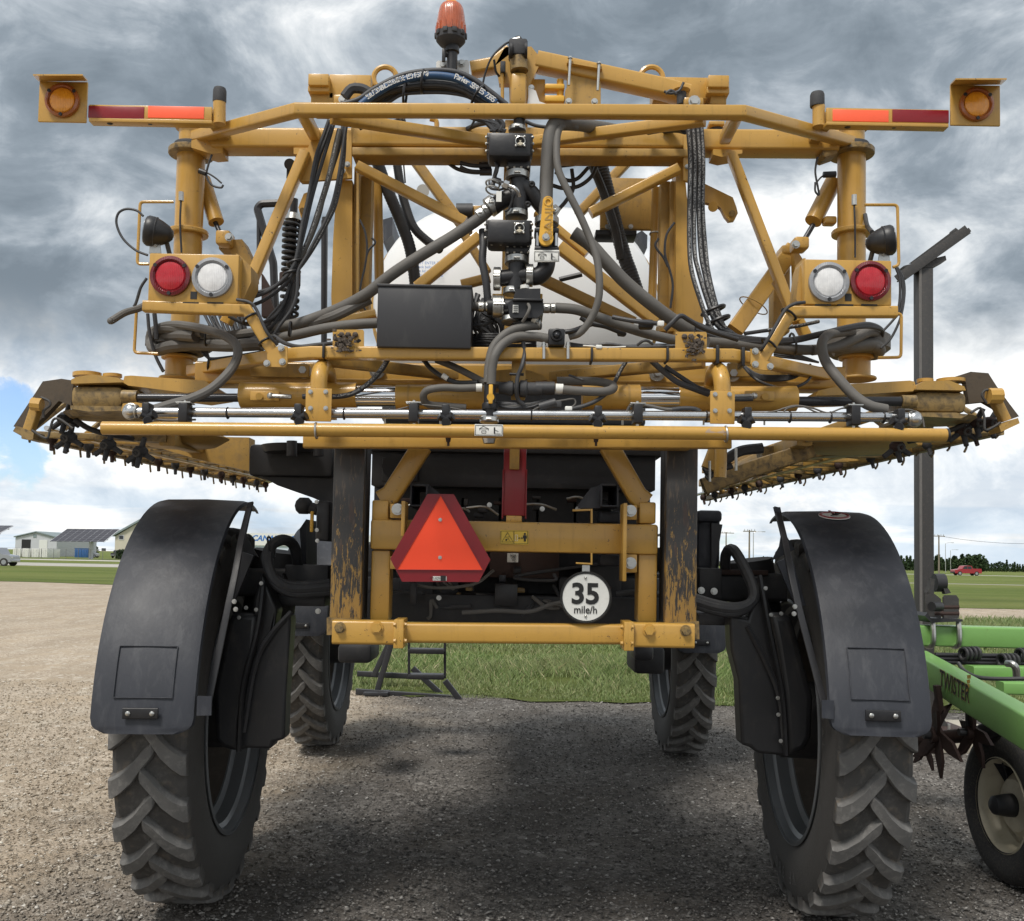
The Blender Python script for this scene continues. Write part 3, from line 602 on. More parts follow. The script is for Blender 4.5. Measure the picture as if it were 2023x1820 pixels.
def barn():
    Y = 245; root = empty('cream_building', (P(262, 1100, Y).x, Y, 0), 'cream building with a grey green roof beside the left rear fender', 'building')
    x0 = P(226, 1100, Y).x; x1 = P(330, 1100, Y).x; e = P(226, 1060, Y).z; r = P(278, 1028, Y).z; m_ = (x0+x1)/2
    mk('wall', B().prism([(x0, Y, 0), (x1, Y, 0), (x1, Y, e), (m_, Y, r), (x0, Y, e)], (0, 20, 0)), CREAMW, root)
    for s0 in (x0-.5, x1+.5): mk('roof', B().prism([(s0, Y-.6, e), (m_, Y-.6, r), (m_, Y-.6, r+.5), (s0, Y-.6, e+.5)], (0, 21, 0)), ROOFG, root)
    for u in (240, 268):
        c = P(u, 1062, Y); f = mk('window_frame', B().box((c.x, Y-.05, c.z), (1.3, .1, 1.1), None, 0), FRM, root); mk('pane', B().box((c.x, Y-.11, c.z), (1.0, .05, .8), None, 0), GLASSD, f)
    Y = 238; root = empty('white_building', (P(190, 1100, Y).x, Y+20, 0), 'low pale blue white building behind the solar array', 'building')
    x0 = P(158, 1100, Y).x; x1 = P(225, 1100, Y).x; h = P(200, 1074, Y).z; yb = Y+22
    mk('wall', B().box(((x0+x1)/2, yb+5, h/2), (x1-x0, 10, h), None, 0), PALEB, root); mk('roof', B().box(((x0+x1)/2, yb+5, h+.15), (x1-x0+.8, 10.8, .3), None, 0), WHITEP, root)
    c = P(205, 1086, yb); mk('window', B().box((c.x, yb-.03, c.z), (1.1, .08, .7), None, 0), GLASSD, root)
    a = P(146, 1102, 232); root = empty('waste_bin', (P(160, 1100, 232).x, 232, 0), 'blue steel bin standing behind the solar array post', 'bin')
    w_ = P(173, 1100, 232).x-P(147, 1100, 232).x; h = P(160, 1084, 232).z; c = P(160, 1100, 232).x
    mk('bin_body', B().box((c, 233.5, h/2), (w_, 3, h), None, .05), BLUEB, root)
    for k in range(5): mk('stiffener', B().box((c-w_*.4+k*w_*.2, 231.95, h*.48), (.12, .1, h*.85), None, 0), BLUEB, root)
    mk('rim_rail', B().box((c, 233.5, h+.04), (w_+.2, 3.2, .12), None, .02), BLUEB, root)
    # building whose fascia carries blue lettering, seen between fender and frame
    Y = 200; x0 = P(420, 1090, Y).x; x1 = P(760, 1090, Y).x; h = P(520, 1054, Y).z
    root = empty('lettered_building', ((x0+x1)/2, Y, 0), 'pale building with big blue slanted lettering beyond the left rear wheel', 'building')
    mk('wall', B().box(((x0+x1)/2, Y+8, h/2), (x1-x0, 16, h), None, 0), PALEB, root); mk('fascia', B().box(((x0+x1)/2, Y-.1, h*.79), (x1-x0+.4, .3, h*.42), None, 0), WHITEP, root)
    b_ = B(); text(b_, 'CANADIAN', (P(538, 1066, Y).x, Y-.27, P(520, 1064, Y).z), 1.55, bold=.03, shear=.25, sx=1.0); mk('lettering', b_, INKB, root)
barn()
# chain link fence before the containers
def fence():
    Y = 185; root = empty('chain_link_fence', (P(80, 1100, Y).x, Y, 0), 'grey chain link fence in front of the sheds and bin', 'fence')
    x0 = P(-40, 1100, Y).x; x1 = P(300, 1100, Y).x; n = 14; h = 1.9
    for i in range(n+1): x = x0+(x1-x0)*i/n; mk('post', B().cyl((x, Y, 0), (x, Y, h), .045, n=8), FENC, root)
    for z in (.15, h): mk('rail', B().cyl((x0, Y, z), (x1, Y, z), .022, n=6), FENC, root)
    b_ = B()
    for i in range(int((x1-x0)/.9)):
        x = x0+i*.9; b_.add([(x, Y, .1), (x+.012, Y, .1), (x+1.812, Y, 1.9), (x+1.8, Y, 1.9)], [(0, 1, 2, 3)]); b_.add([(x+1.8, Y+.01, .1), (x+1.812, Y+.01, .1), (x+.012, Y+.01, 1.9), (x, Y+.01, 1.9)], [(0, 1, 2, 3)])
    mk('wire_mesh', b_, FENC, root, kind='stuff', fixn=False)
fence()
# utility poles, street lamps
def pole(u, vt, vb, Y, label, kind='utility', group=None):
    b_ = P(u, vb, Y); top = P(u, vt, Y); x = b_.x; h = top.z
    root = empty('utility_pole' if kind == 'utility' else 'street_lamp', (x, Y, 0), label, 'pole' if kind == 'utility' else 'lamp post', group)
    if kind == 'utility':
        mk('pole_shaft', B().cyl((x, Y, 0), (x, Y, h), .22, .14, n=10), WOODP, root)
        mk('cross_arm', B().box((x, Y-.2, h-.3), (2.6 if Y < 260 else 4, .15, .18), None, 0), WOODP, root)
        for k in (-1, -.4, .4, 1): mk('insulator', B().cyl((x+k, Y-.2, h-.2), (x+k, Y-.2, h+.12), .07, n=6), GALV, root)
    else:
        mk('pole_shaft', B().cyl((x, Y, 0), (x, Y, h*.96), .12, .07, n=8), GALV, root)
        mk('lamp_arm', B().tube([(x, Y, h*.94), (x+.3, Y, h*.98), (x+1.2, Y, h), (x+2.0, Y, h)], .05, 6), GALV, root)
        mk('lamp_head', B().box((x+2.2, Y, h-.03), (.7, .25, .14), None, .03), GALV, root)
pole(1855, 1057, 1134, 230, 'wooden utility pole with a crossarm behind the tall dark post')
pole(1868, 1072, 1131, 300, 'thin grey street lamp just right of the tall dark post', 'lamp')
pole(1878, 1086, 1131, 330, 'distant thin street lamp beside the red pickup', 'lamp')
pole(1434, 1051, 1128, 260, 'wooden utility pole just right of the sprayer body', )
pole(1480, 1047, 1128, 200, 'utility pole with two crossarms between body and right fender')
pole(1488, 1050, 1128, 215, 'curved arm street lamp between body and right fender', 'lamp')
def wire(a, b_, sag):
    m_ = (a+b_)/2-Vector((0, 0, sag)); return mk('power_line', B().tube([a, (a+m_)/2-Vector((0, 0, sag*.25)), m_, (b_+m_)/2-Vector((0, 0, sag*.25)), b_], .035, 4), BLK, None, 'thin overhead power line crossing the sky right of the post', cat='cable')
wire(P(1855, 1059, 230), P(2060, 1074, 230), .6)
# the far tree line
def leafmat(name, a, b_):
    m, t, bs = mat(name); g = nn(t, 'ShaderNodeNewGeometry'); tc = nn(t, 'ShaderNodeTexCoord')
    c = mixc(t, g.outputs['Random Per Island'], a, b_); L(t, c, bs.inputs['Base Color']); bs.inputs['Roughness'].default_value = .85; bs.inputs['Specular IOR Level'].default_value = .1; return m
LEAF = leafmat('tree_foliage', (.020, .038, .018), (.055, .085, .034)); BARK = bmat('bark', (.08, .065, .05))
def tree(kind, seed, h):
    rnd = random.Random(seed); root = empty({'spruce': 'spruce_tree', 'poplar': 'poplar_tree', 'bushy': 'broadleaf_tree'}[kind], (0, 0, 0), '-', 'tree')
    mk('trunk', B().cyl((0, 0, 0), (0, 0, h*.8), h*.03, h*.01, n=6), BARK, root, org=(0, 0, 0))
    b_ = B()
    for i in range(260):
        t_ = rnd.random(); z = h*(.08+.92*t_)
        rad = {'spruce': .22*(1-t_)+.02, 'poplar': .15*math.sin(math.pi*min(1, .15+t_*.85))**.6+.02, 'bushy': .45*math.sin(math.pi*min(1, .12+t_*.86))**.7}[kind]*h
        a = rnd.random()*6.28; q = rad*math.sqrt(rnd.random()); c = Vector((q*math.cos(a), q*math.sin(a), z)); sz = h*rnd.uniform(.05, .11)
        vs = [c+Vector((rnd.gauss(0, 1), rnd.gauss(0, 1), rnd.gauss(0, .8))).normalized()*sz for _ in range(4)]
        b_.add(vs, [(0, 1, 2), (0, 2, 3), (1, 3, 2)])
    mk('crown', b_, LEAF, root, org=(0, 0, 0), fixn=False); return root
protos = [tree('spruce', 1, 6), tree('poplar', 2, 6.5), tree('bushy', 3, 6.2), tree('spruce', 4, 5), tree('bushy', 5, 4.2)]
used = set()
def plant(k, u, Y, sc, label, group):
    p = P(u, 1130, Y); pr = protos[k]
    if k not in used: used.add(k); o = pr; o.location = (p.x, Y, 0); o.scale = (sc,)*3; o.rotation_euler = (0, 0, 0)
    else: o = dup(pr, (p.x, Y, 0), random.random()*6, None, None, (sc, sc, sc*random.uniform(.9, 1.15)))
    o['label'] = label; o['group'] = group; o['category'] = 'tree'
rnd = random.Random(3)
for i in range(46): plant(rnd.choice([0, 0, 1, 3]), 1780+i*3.1+rnd.uniform(-1, 1), 385+rnd.uniform(-8, 8), rnd.uniform(.62, .95), 'dark slim tree in the far row behind the tall post and red pickup', 'slim trees in the far row on the right')
for i in range(9): plant(2, 1910+i*4.2+rnd.uniform(-1, 1), 395+rnd.uniform(-6, 6), rnd.uniform(.85, 1.0), 'dense bushy tree in the tall clump above the red pickup', 'bushy trees in the tall clump')
for i in range(24): plant(rnd.choice([4, 3]), 1950+i*5+rnd.uniform(-1, 1), 420+rnd.uniform(-6, 6), rnd.uniform(.7, .95), 'low dark tree in the far row right of the clump', 'low trees at the right edge of the far row')
for i in range(16): plant(rnd.choice([4, 3]), 1420+i*8+rnd.uniform(-2, 2), 430, rnd.uniform(.5, .8), 'small dark tree low on the horizon between body and right fender', 'small trees between body and right fender')
for i in range(12): plant(rnd.choice([4, 3]), 100+i*8+rnd.uniform(-2, 2), 420, rnd.uniform(.5, .8), 'small dark tree on the horizon behind the solar array', 'small trees behind the solar array')
for i in range(10): plant(4, 232+i*2.4, 205+rnd.uniform(-2, 2), .42, 'green shrub at the foot of the cream building by the fender', 'shrubs by the cream building')
# ================================================================ the sprayer
ZR = {'A': (0, 0, 2.2478), 'B': (750, 0, 2.2478), 'C': (1660, 100, 2.2478), 'D': (0, 600, 2.2478), 'E': (750, 600, 3.3717), 'F': (1250, 600, 3.3717),
      'G': (1750, 700, 2.4975), 'H': (750, 1050, 2.023), 'I': (200, 1200, 2.6973), 'K': (200, 1700, 2.6973), 'M': (1700, 1200, 2.3523), 'N': (1700, 1650, 2.3523),
      'Q': (1150, 280, 2.935), 'S': (640, 280, 2.935), 'T': (1500, 280, 2.529), 'O': (0, 0, 1/1.2654)}
def zd(k, x, y): a, b, s_ = ZR[k]; return ((a+x/s_)/1.2654, (b+y/s_)/1.2654)
def z(k, x, y, Y): return P(*zd(k, x, y), Y)
def zl(k, n, Y): return n/ZR[k][2]/1.2654*Y/FPX
def zp(k, pts, Y=None): return [z(k, p[0], p[1], p[2] if len(p) > 2 else Y) for p in pts]
SP = empty('crop_sprayer', (0, 5.2, 0), 'huge ochre yellow self-propelled crop sprayer seen from behind with folded boom', 'crop sprayer')
def part(name, b, m, parent=None, **k): return mk(name, b, m, parent or SP, **k)
def bolts(k, pts, Y, r=.011, m=GALV, parent=None, name='bolt'):
    for p in pts: part(name, B().hexbolt(z(k, p[0], p[1], p[2] if len(p) > 2 else Y), (0, -1, 0), r), m, parent)
def pl(k, poly, Y, th): return B().prism([z(k, a, b, Y) for a, b in poly], (0, th, 0))
def bx(k, x0, y0, x1, y1, Y, dep, bev=.004):
    u0, v0 = zd(k, x0, y0); u1, v1 = zd(k, x1, y1); return B().pbox(u0, v0, u1, v1, Y, dep, bev)
def hose(k, pts, r, Y=None, m=None, name='hose', sub=7, n=10, rib=0, parent=None):
    c = zp(k, pts, Y); yy = c[0].y; return part(name, B().tube(c, zl(k, r, yy), n, sub, rib=rib), m or HOSE, parent)
def stripe(k, pts, r, Y, wfrac=.5, parent=None, m=None, sub=7, a=0., b_=1.):
    c = catmull(zp(k, pts, Y), sub); c = c[int(len(c)*a):max(2, int(len(c)*b_))]; rad = zl(k, r, c[0].y)*1.03; rings = []
    for i, p in enumerate(c):
        t = (c[min(i+1, len(c)-1)]-c[max(i-1, 0)]).normalized(); n_ = Vector((0, -1, .25)).normalized(); sd = t.cross(n_).normalized(); n_ = sd.cross(t)
        rings.append([p+n_*(rad*math.cos(q))+sd*(rad*math.sin(q)) for q in (-wfrac, -wfrac/2, 0, wfrac/2, wfrac)])
    bb = B(); vs = [q for r_ in rings for q in r_]; fs = [(i*5+j, i*5+j+1, i*5+j+6, i*5+j+5) for i in range(len(rings)-1) for j in range(4)]
    bb.add(vs, fs); return part('hose_print', bb, m or PRINTM, parent, fixn=False)
def print_mat():
    m, t, bs = mat('worn_hose_print'); tc = nn(t, 'ShaderNodeTexCoord'); n = noisen(t, tc.outputs['Object'], 130, 3, .7)
    n2 = noisen(t, tc.outputs['Object'], 9, 4, .6)
    L(t, mixc(t, ramp(t, mathn(t, 'ADD', n, mathn(t, 'MULTIPLY', n2, .3)), [(.62, 0), (.70, 1)]), (.03, .03, .032), (.30, .295, .285)), bs.inputs['Base Color']); bs.inputs['Roughness'].default_value = .6; return m
PRINTM = print_mat()
def tie(k, x, y, r, Y, ax=(1, 0, 0), m=None):
    return part('cable_tie', B().ring(z(k, x, y, Y), ax, zl(k, r, Y)*1.06, .0035, 16, 6), m or PLAST)
def clamp(c, ax, r, w=.022, parent=None):
    c = Vector(c); ax = Vector(ax).normalized(); o = part('hose_clamp', B().lathe(c-ax*w/2, ax, [(r*.98, 0), (r*1.08, .002), (r*1.08, w-.002), (r*.98, w)], 24), GALV, parent)
    sd, nr = frame(ax); part('clamp_screw', B().cyl(c+Vector((-r*.3, -r*1.1, 0)), c+Vector((r*.25, -r*1.12, 0)), .005, n=8), GALV, o)
    return o
# ---------------------------------------------------------------- wheels
def tyre(seed=0):
    b = B(); ax = (1, 0, 0)
    prof = [(.60, .160), (.64, .176), (.70, .190), (.76, .192), (.81, .185), (.85, .176), (.872, .165), (.886, .145), (.893, .08), (.896, 0)]
    prof = prof+[(r_, -x) for r_, x in prof[-2::-1]]
    b.lathe((0, 0, 0), ax, prof, 96, cap=False)
    rnd = random.Random(seed); N = 26
    def pt(x, s_, r): a = s_/.935; return Vector((x, r*math.cos(a), r*math.sin(a)))
    for side in (-1, 1):
        for i in range(N):
            s0 = (i+(.5 if side > 0 else 0))*2*math.pi*.935/N; j = rnd.uniform(-.003, .003)
            st = [(-.036, -.012, .044, .922), (-.024, .000, .064, .934), (.018, .044, .074, .935), (.065, .105, .080, .934), (.115, .150, .084, .931), (.155, .175, .090, .926), (.174, .181, .092, .914), (.181, .182, .084, .872)]
            rings = []
            for (x, lag, w_, rt) in st:
                lag += j; wb = w_*1.22+.008; rb = .880 if x < .15 else (.868 if x < .18 else .848)
                s_ = s0+lag
                prof_ = [(-wb/2, rb), (-w_/2, rt-.006), (-w_/2+.005, rt), (w_/2-.005, rt), (w_/2, rt-.006), (wb/2, rb)]
                xx = x if x < .19 else x
                rings.append([pt(side*(xx if r_ > .88 or x < .18 else xx-.006), s_+q, r_) for q, r_ in prof_])
            b.rings(rings)
    return b
def disc_mat_text(b, inner, txt, r, a0, sz, da):
    for i, ch in enumerate(txt):
        if ch == ' ': continue
        a = a0+i*da; rad = Vector((0, math.cos(a), math.sin(a))); tan = Vector((0, -math.sin(a), math.cos(a)))*(-inner)
        text(b, ch, Vector((inner*.186, 0, 0))+rad*r, sz, tan, rad, bold=.01)
TY = tyre(1); SWL = paint('raised_rubber_letters', (.085, .083, .08), .7, 0, .2, (.1, .1, .1), .1, 0, 20)
_ty = None
def wheel(X, Yc, inner, rotx, zc=.925, txt=None):
    """inner = +1 when the machine centre lies towards +X"""
    global _ty
    o = Vector((X, Yc, zc)); ax = Vector((-inner, 0, 0))       # pointing outward
    prof = [(.608, -.174), (.619, -.168), (.615, -.160), (.594, -.164), (.588, -.125), (.566, -.112), (.562, -.05), (.536, -.032), (.530, .07), (.52, .11), (.46, .135), (.36, .14), (.30, .12), (.14, .11)]
    rim = part('wheel', B().lathe(o, ax, prof, 72, cap=False), RIM, org=o, fixn=False)
    part('rim_well', B().lathe(o, ax, [(.531, -.025), (.526, .065), (.517, .105), (.457, .13), (.36, .135), (.30, .115), (.01, .115)], 60, cap=False), RIMIN, rim)
    part('hub', B().lathe(o, ax, [(.01, -.30), (.12, -.30), (.15, -.26), (.19, -.2), (.20, .11)], 36), DARK, rim)
    for i in range(10):
        a = i*math.pi/5; c = o+ax*.11+Vector((0, .245*math.cos(a), .245*math.sin(a))); part('wheel_nut', B().hexbolt(c, -ax, .016), GALV, rim)
    if _ty is None:
        t_ = mk('tyre', TY, TYRE, rim, org=(0, 0, 0), fixn=True, ang=28); _ty = t_; t_.scale = (.94, 1, 1)
    else: t_ = _ty.copy(); COL.objects.link(t_); t_.parent = rim
    t_.location = (0, 0, 0); WLOC[t_] = WLOC[rim]; t_.rotation_euler = (rotx, 0, 0)
    if txt:
        for q in txt: b = B(); disc_mat_text(b, inner, *q); b.v = [v+o for v in b.v]; part('sidewall_lettering', b, SWL, rim, fixn=False, kind='stuff')
    return rim
WYR, WYF = 5.2, 9.3
wheel(-1.553, WYR, 1, R(2.5), .935).rotation_euler = (0, 0, R(1.8))
wheel(1.604, WYR, -1, R(6), .935, txt=[('VF 380', .765, R(-107), .085, R(5.4)), ('RADIAL', .735, R(-203), .06, R(4.6))]).rotation_euler = (0, 0, R(-2.0))
wheel(-1.72, WYF, 1, R(4), .935); wheel(1.57, WYF, -1, R(8), .93)
# ---------------------------------------------------------------- mudguards
def mudguard(X0, X1, Yc, inner, a0, a1, RR, flap, detail=True):
    zc = .935; n = 30; b = B(); w = X1-X0; rings = []
    prof = [(0, -.022), (.006, -.006), (.03, 0), (w*.5, .005), (w-.03, 0), (w-.006, -.006), (w, -.022), (w-.012, -.022), (w-.016, -.012), (w-.04, -.010), (w*.5, -.006), (.04, -.010), (.016, -.012), (.012, -.022)]
    def ring(c, out, inset=0.):      # out = outward direction
        k = 1-2*inset/w
        return [Vector((X0+w/2+(x-w/2)*k, 0, 0))+c+out*r_ for x, r_ in prof]
    ea = R(a0); e = Vector((0, Yc-RR*math.cos(ea), zc+RR*math.sin(ea))); c_ = .06; zb = e.z-flap; yb = e.y
    back = Vector((0, -1, 0)); slope = -.02
    for dz, ins in ((0, c_), (c_*.3, c_*.35), (c_*.55, c_*.12), (c_, 0.), (flap*.7, 0.)): rings.append(ring(Vector((0, yb+slope*(1-dz/flap), zb+dz)), back, ins))
    for i in range(n+1):
        a = R(a0+(a1-a0)*i/n); out = Vector((0, -math.cos(a), math.sin(a)))
        rings.append(ring(Vector((0, Yc, zc))+out*RR, out))
    g = part('mudguard', b.rings(rings), FEND, org=((X0+X1)/2, Yc, zc))
    cx = (X0+X1)/2; yb -= .024
    part('flap_clip', B().sweep([(cx-.07, yb-.006, zb+.085), (cx+.07, yb-.006, zb+.085)], .045, .012, .004, up=(0, 1, 0)), PLAST, g)
    for k in (-.048, .048): part('clip_bolt', B().ball((cx+k, yb-.014, zb+.085), .011, 12, (1, .5, 1)), GALV, g)
    if detail:
        for (p0, p1) in (((-1, 0), (1, 0)), ((1, 0), (1, 1)), ((1, 1), (-1, 1)), ((-1, 1), (-1, 0))):
            def q(x, t):
                z_ = zb+.145+t*.205
                y_ = (Yc-math.sqrt(max(0, RR**2-(z_-zc)**2))-.008) if z_ > e.z else e.y-.02*(e.z-z_)/flap-.008
                return Vector((cx+x*.118, y_+.0005, z_))
            a_, b_ = q(*p0), q(*p1); pts = [q(p0[0]+(p1[0]-p0[0])*k/6, p0[1]+(p1[1]-p0[1])*k/6) for k in range(7)]
            part('embossed_edge', B().sweep(pts, .0035, .006, .001, up=(0, 1, 0)), FEND, g)
    return g
GL = mudguard(-1.788, -1.363, WYR, 1, 10, 104, 1.07, .13); GRt = mudguard(1.389, 1.808, WYR, -1, 11.5, 104, 1.07, .11)
mudguard(-1.93, -1.50, WYF, 1, 16, 100, 1.06, .16, False); mudguard(1.36, 1.78, WYF, -1, 14, 100, 1.06, .20, False)
# prohibition decal on the right mudguard
tdir = Vector((0, -.27, .96)).normalized(); c = Vector((1.60, WYR, .935))+tdir*1.077
part('decal', B().cyl(c, c+tdir*.004, .075, n=28), LABELW, GRt); part('decal_ring', B().ring(c+tdir*.004, tdir, .066, .006, 28, 6), REDR, GRt)
part('decal_figure', B().box(c+tdir*.006, (.035, .06, .002), Euler((-.3, 0, .5)), 0), INK, GRt)
part('decal_bar', B().box(c+tdir*.008, (.012, .12, .002), Euler((-.3, 0, -.7)), 0), REDR, GRt)
GL.rotation_euler = (0, 0, R(4.2)); GRt.rotation_euler = (0, 0, R(-3.7))
# mudguard stays
def stays(k, pts):
    pass
for sd, X, k in ((-1, -1.285, 'I'), (1, 1.32, 'M')):
    g = SP
    if sd < 0:
        part('stay', B().sweep(zp('I', [(1150, 155, 4.85), (1095, 370, 4.6), (1045, 640, 4.45), (1000, 850, 4.4), (870, 1480, 4.3)]), .030, .012, .003, up=(0, 1, 0)), BLACKM, g)
        part('stay_plate', pl('I', [(1165, 150), (1130, 150), (1080, 370), (1045, 430), (1200, 520), (1160, 450), (1120, 360)], 4.8, .012), DARK, g)
        part('stay_foot', pl('I', [(790, 1458), (888, 1460), (884, 1588), (785, 1590)], 4.15, .01), FEND, g)
        part('stay_arm', pl('I', [(1075, 480), (1170, 510), (1050, 800), (990, 830)], 4.62, .02), BLACKM, g)
        bolts('I', [(1040, 820), (1050, 872)], 4.38, .011, parent=g)
    else:
        part('stay', B().sweep(zp('M', [(570, 165, 4.85), (610, 330, 4.6), (655, 560, 4.45), (700, 760, 4.4), (845, 1310, 4.3)]), .030, .012, .003, up=(0, 1, 0)), BLACKM, g)
        part('stay_plate', pl('M', [(550, 160), (590, 160), (625, 325), (675, 410), (540, 475), (585, 390), (595, 330)], 4.8, .012), FEND, g)
        part('stay_foot', pl('M', [(835, 1297), (905, 1297), (905, 1408), (835, 1400)], 4.15, .01), FEND, g)
        part('stay_arm', pl('M', [(570, 485), (655, 445), (740, 740), (680, 740)], 4.62, .02), FEND, g)
        bolts('M', [(675, 745), (670, 787)], 4.38, .011, parent=g)
# ---------------------------------------------------------------- legs between chassis and wheels
PLASTD = paint('moulded_leg_cover', (.018, .018, .020), .38, 0, .5, (.06, .052, .044), .3, .06, 5, str_z=.5)
legL = part('wheel_leg', pl('I', [(1225, 620), (1330, 880), (1300, 1010), (1415, 900), (1420, 960), (1385, 1480), (1378, 1750), (1300, 1770), (1290, 1815), (1110, 1810), (1075, 1830), (1065, 1700), (1120, 1350), (1170, 800)], 4.75, .13), PLASTD)
part('leg_cover', pl('I', [(1010, 900), (1200, 905), (1180, 1150), (1080, 1640), (1070, 1835), (960, 1815), (905, 1760), (895, 1420)], 4.72, .16), PLASTD, legL)
part('cover_seam', B().tube(zp('I', [(1240, 680, 4.73), (1200, 1000, 4.70), (1100, 1400, 4.70), (1072, 1830, 4.70)]), .012, 6), PLAST, legL)
part('leg_rib', B().tube(zp('I', [(1425, 890, 4.75), (1290, 1040, 4.73), (1180, 1250, 4.72), (1100, 1700, 4.72)]), .014, 6), BLACKM, legL)
bolts('I', [(1120, 862), (1188, 875), (1072, 928), (1222, 697)], 4.70, .010, parent=legL)
legR = part('wheel_leg', pl('M', [(290, 790), (400, 820), (470, 560), (520, 700), (640, 1150), (628, 1625), (480, 1612), (440, 1600), (415, 1572), (362, 1560), (345, 1180), (300, 1000)], 4.75, .13), PLASTD)
part('leg_cover', pl('M', [(520, 780), (660, 790), (790, 1280), (780, 1520), (740, 1600), (625, 1630), (600, 1250), (560, 980)], 4.72, .16), PLASTD, legR)
part('cover_seam', B().tube(zp('M', [(470, 560, 4.73), (520, 850, 4.70), (600, 1250, 4.70), (625, 1620, 4.70)]), .012, 6), PLAST, legR)
part('leg_rib', B().tube(zp('M', [(395, 860, 4.75), (500, 1060, 4.73), (585, 1280, 4.72), (615, 1560, 4.72)]), .014, 6), BLACKM, legR)
bolts('M', [(503, 637), (535, 793), (595, 786), (575, 1282), (578, 1380), (592, 1535)], 4.70, .010, parent=legR)
for o_ in (legL, legR, *[c_ for c_ in list(legL.children)+list(legR.children) if c_.name.startswith('leg_cover')]):
    bv = o_.modifiers.new('round', 'BEVEL'); bv.width = .035; bv.segments = 3; bv.limit_method = 'ANGLE'
part('leg_core', B().cyl((-1.20, 5.15, 1.75), (-1.30, 5.2, .95), .12, .15, 24), DARK, legL); part('leg_core', B().cyl((1.22, 5.15, 1.75), (1.34, 5.2, .95), .12, .15, 24), DARK, legR)
# axle tubes, hose bundles over them
part('axle_beam', B().sweep([P(1000, 1150, 5.1), P(470, 1150, 5.1)], .20, .14, .02), DARK)
part('axle_beam', B().sweep([P(1020, 1160, 5.1), P(1545, 1160, 5.1)], .20, .14, .02), DARK)
part('axle_bracket', bx('I', 1380, 575, 1670, 780, 4.95, .4), DARK); part('axle_bracket', bx('M', 115, 520, 245, 700, 4.95, .4), DARK)
part('axle_bracket', bx('I', 1290, 780, 1650, 850, 4.9, .3), BLACKM); part('axle_bracket', bx('M', 110, 790, 290, 855, 4.9, .3), BLACKM)
part('axle_bracket', bx('M', 240, 530, 520, 560, 4.98, .3), RUST)
bolts('M', [(125, 650), (200, 655)], 4.93, .018); bolts('I', [(1605, 885)], 4.88, .014)
for i, (r_, dy) in enumerate(((38, 0), (28, 34), (22, -32))):
    hose('I', [(1680, 720+dy, 4.8), (1450, 735+dy, 4.75), (1330, 690+dy*.8, 4.72), (1275, 600+dy*.5, 4.72), (1268, 500+dy*.2, 4.75), (1305, 430-dy*.2, 4.8), (1380, 405-dy*.2, 4.85), (1445, 450, 4.95), (1470, 600, 5.05)], r_, m=HOSEB, name='axle_hose')
    hose('M', [(60, 700+dy*.8, 4.8), (200, 745+dy*.8, 4.75), (330, 760+dy*.7, 4.72), (420, 720+dy*.4, 4.72), (430, 640, 4.75), (370, 500-dy*.3, 4.8), (310, 410-dy*.2, 4.85), (270, 440, 4.95), (265, 560, 5.05)], r_*.85, m=HOSEB, name='axle_hose')
for p in ((1290, 450), (1250, 560), (1390, 700)): part('cable_tie', B().ring(z('I', p[0], p[1], 4.78), (1, 0, .3), .05, .005, 16, 6), PLAST)
# ---------------------------------------------------------------- chassis, engine bay
part('chassis_rail', B().box((-.44, 7.3, 1.58), (.16, 5.2, .26), None, .01), DARK); part('chassis_rail', B().box((.44, 7.3, 1.58), (.16, 5.2, .26), None, .01), DARK)
part('engine_bay', B().box((0, 6.9, 1.98), (1.36, 4.0, .60), None, .03), DARK)
part('radiator_cover', bx('H', 360, 165, 1800, 345, 4.75, .3), BLACKM)
part('cross_channel', bx('H', 330, 128, 1840, 168, 4.7, .25), DARK)
part('rear_plate', bx('H', 415, 190, 595, 312, 4.73, .02), BLACKM); part('exhaust_port', B().cyl(z('H', 480, 235, 4.70), z('H', 480, 235, 4.9), .06), DARK)
part('bumper_channel', bx('H', 300, 890, 1845, 1030, 4.62, .35), DARK); part('belly_pan', B().box((0, 7.2, 1.60), (1.1, 3.6, .32), None, .02), DARK)
part('valance', bx('H', 310, 800, 800, 900, 4.75, .1), BLACKM); part('valance', bx('H', 1310, 800, 1845, 900, 4.75, .1), BLACKM)
part('engine_block', bx('H', 560, 350, 1560, 800, 4.95, .6), DARK)
part('sump', bx('H', 960, 672, 1310, 800, 4.7, .3), RUST)
part('control_box', bx('H', 985, 830, 1100, 940, 4.55, .1), PLAST)
part('filter_housing', bx('H', 1515, 460, 1620, 520, 4.5, .15, .01), FEND); part('filter_housing', bx('H', 1515, 680, 1620, 738, 4.5, .15, .015), FEND)
part('hanging_bracket', bx('H', 553, 820, 590, 932, 4.45, .02), BLACKM)
for i in range(5):
    part('engine_rib', bx('H', 620+i*190, 390, 640+i*190, 640, 4.9, .1), BLACKM)
rr_ = random.Random(5)
for i in range(11):
    x = rr_.uniform(470, 1600); y = rr_.uniform(700, 960)
    hose('H', [(x, y, 4.6), (x+rr_.uniform(-120, 120), y+rr_.uniform(-40, 60), 4.58), (x+rr_.uniform(-240, 240), y+rr_.uniform(-60, 60), 4.62), (x+rr_.uniform(-300, 300), y+rr_.uniform(-60, 50), 4.7)], rr_.uniform(5, 10), m=rr_.choice([HOSEB, HOSEB, HOSE]), name='engine_hose', sub=5, n=8)
for i in range(10):
    x = rr_.uniform(600, 1560); y = rr_.choice([430, 450, 860, 900, 960]); part('fitting', B().hexbolt(z('H', x, y, 4.56), (0, -1, 0), .012), GALV)
hose('H', [(820, 975, 4.5), (1000, 965, 4.48), (1160, 970, 4.48), (1280, 930, 4.5), (1400, 915, 4.5), (1560, 900, 4.52)], 11, m=HOSE, name='engine_hose')
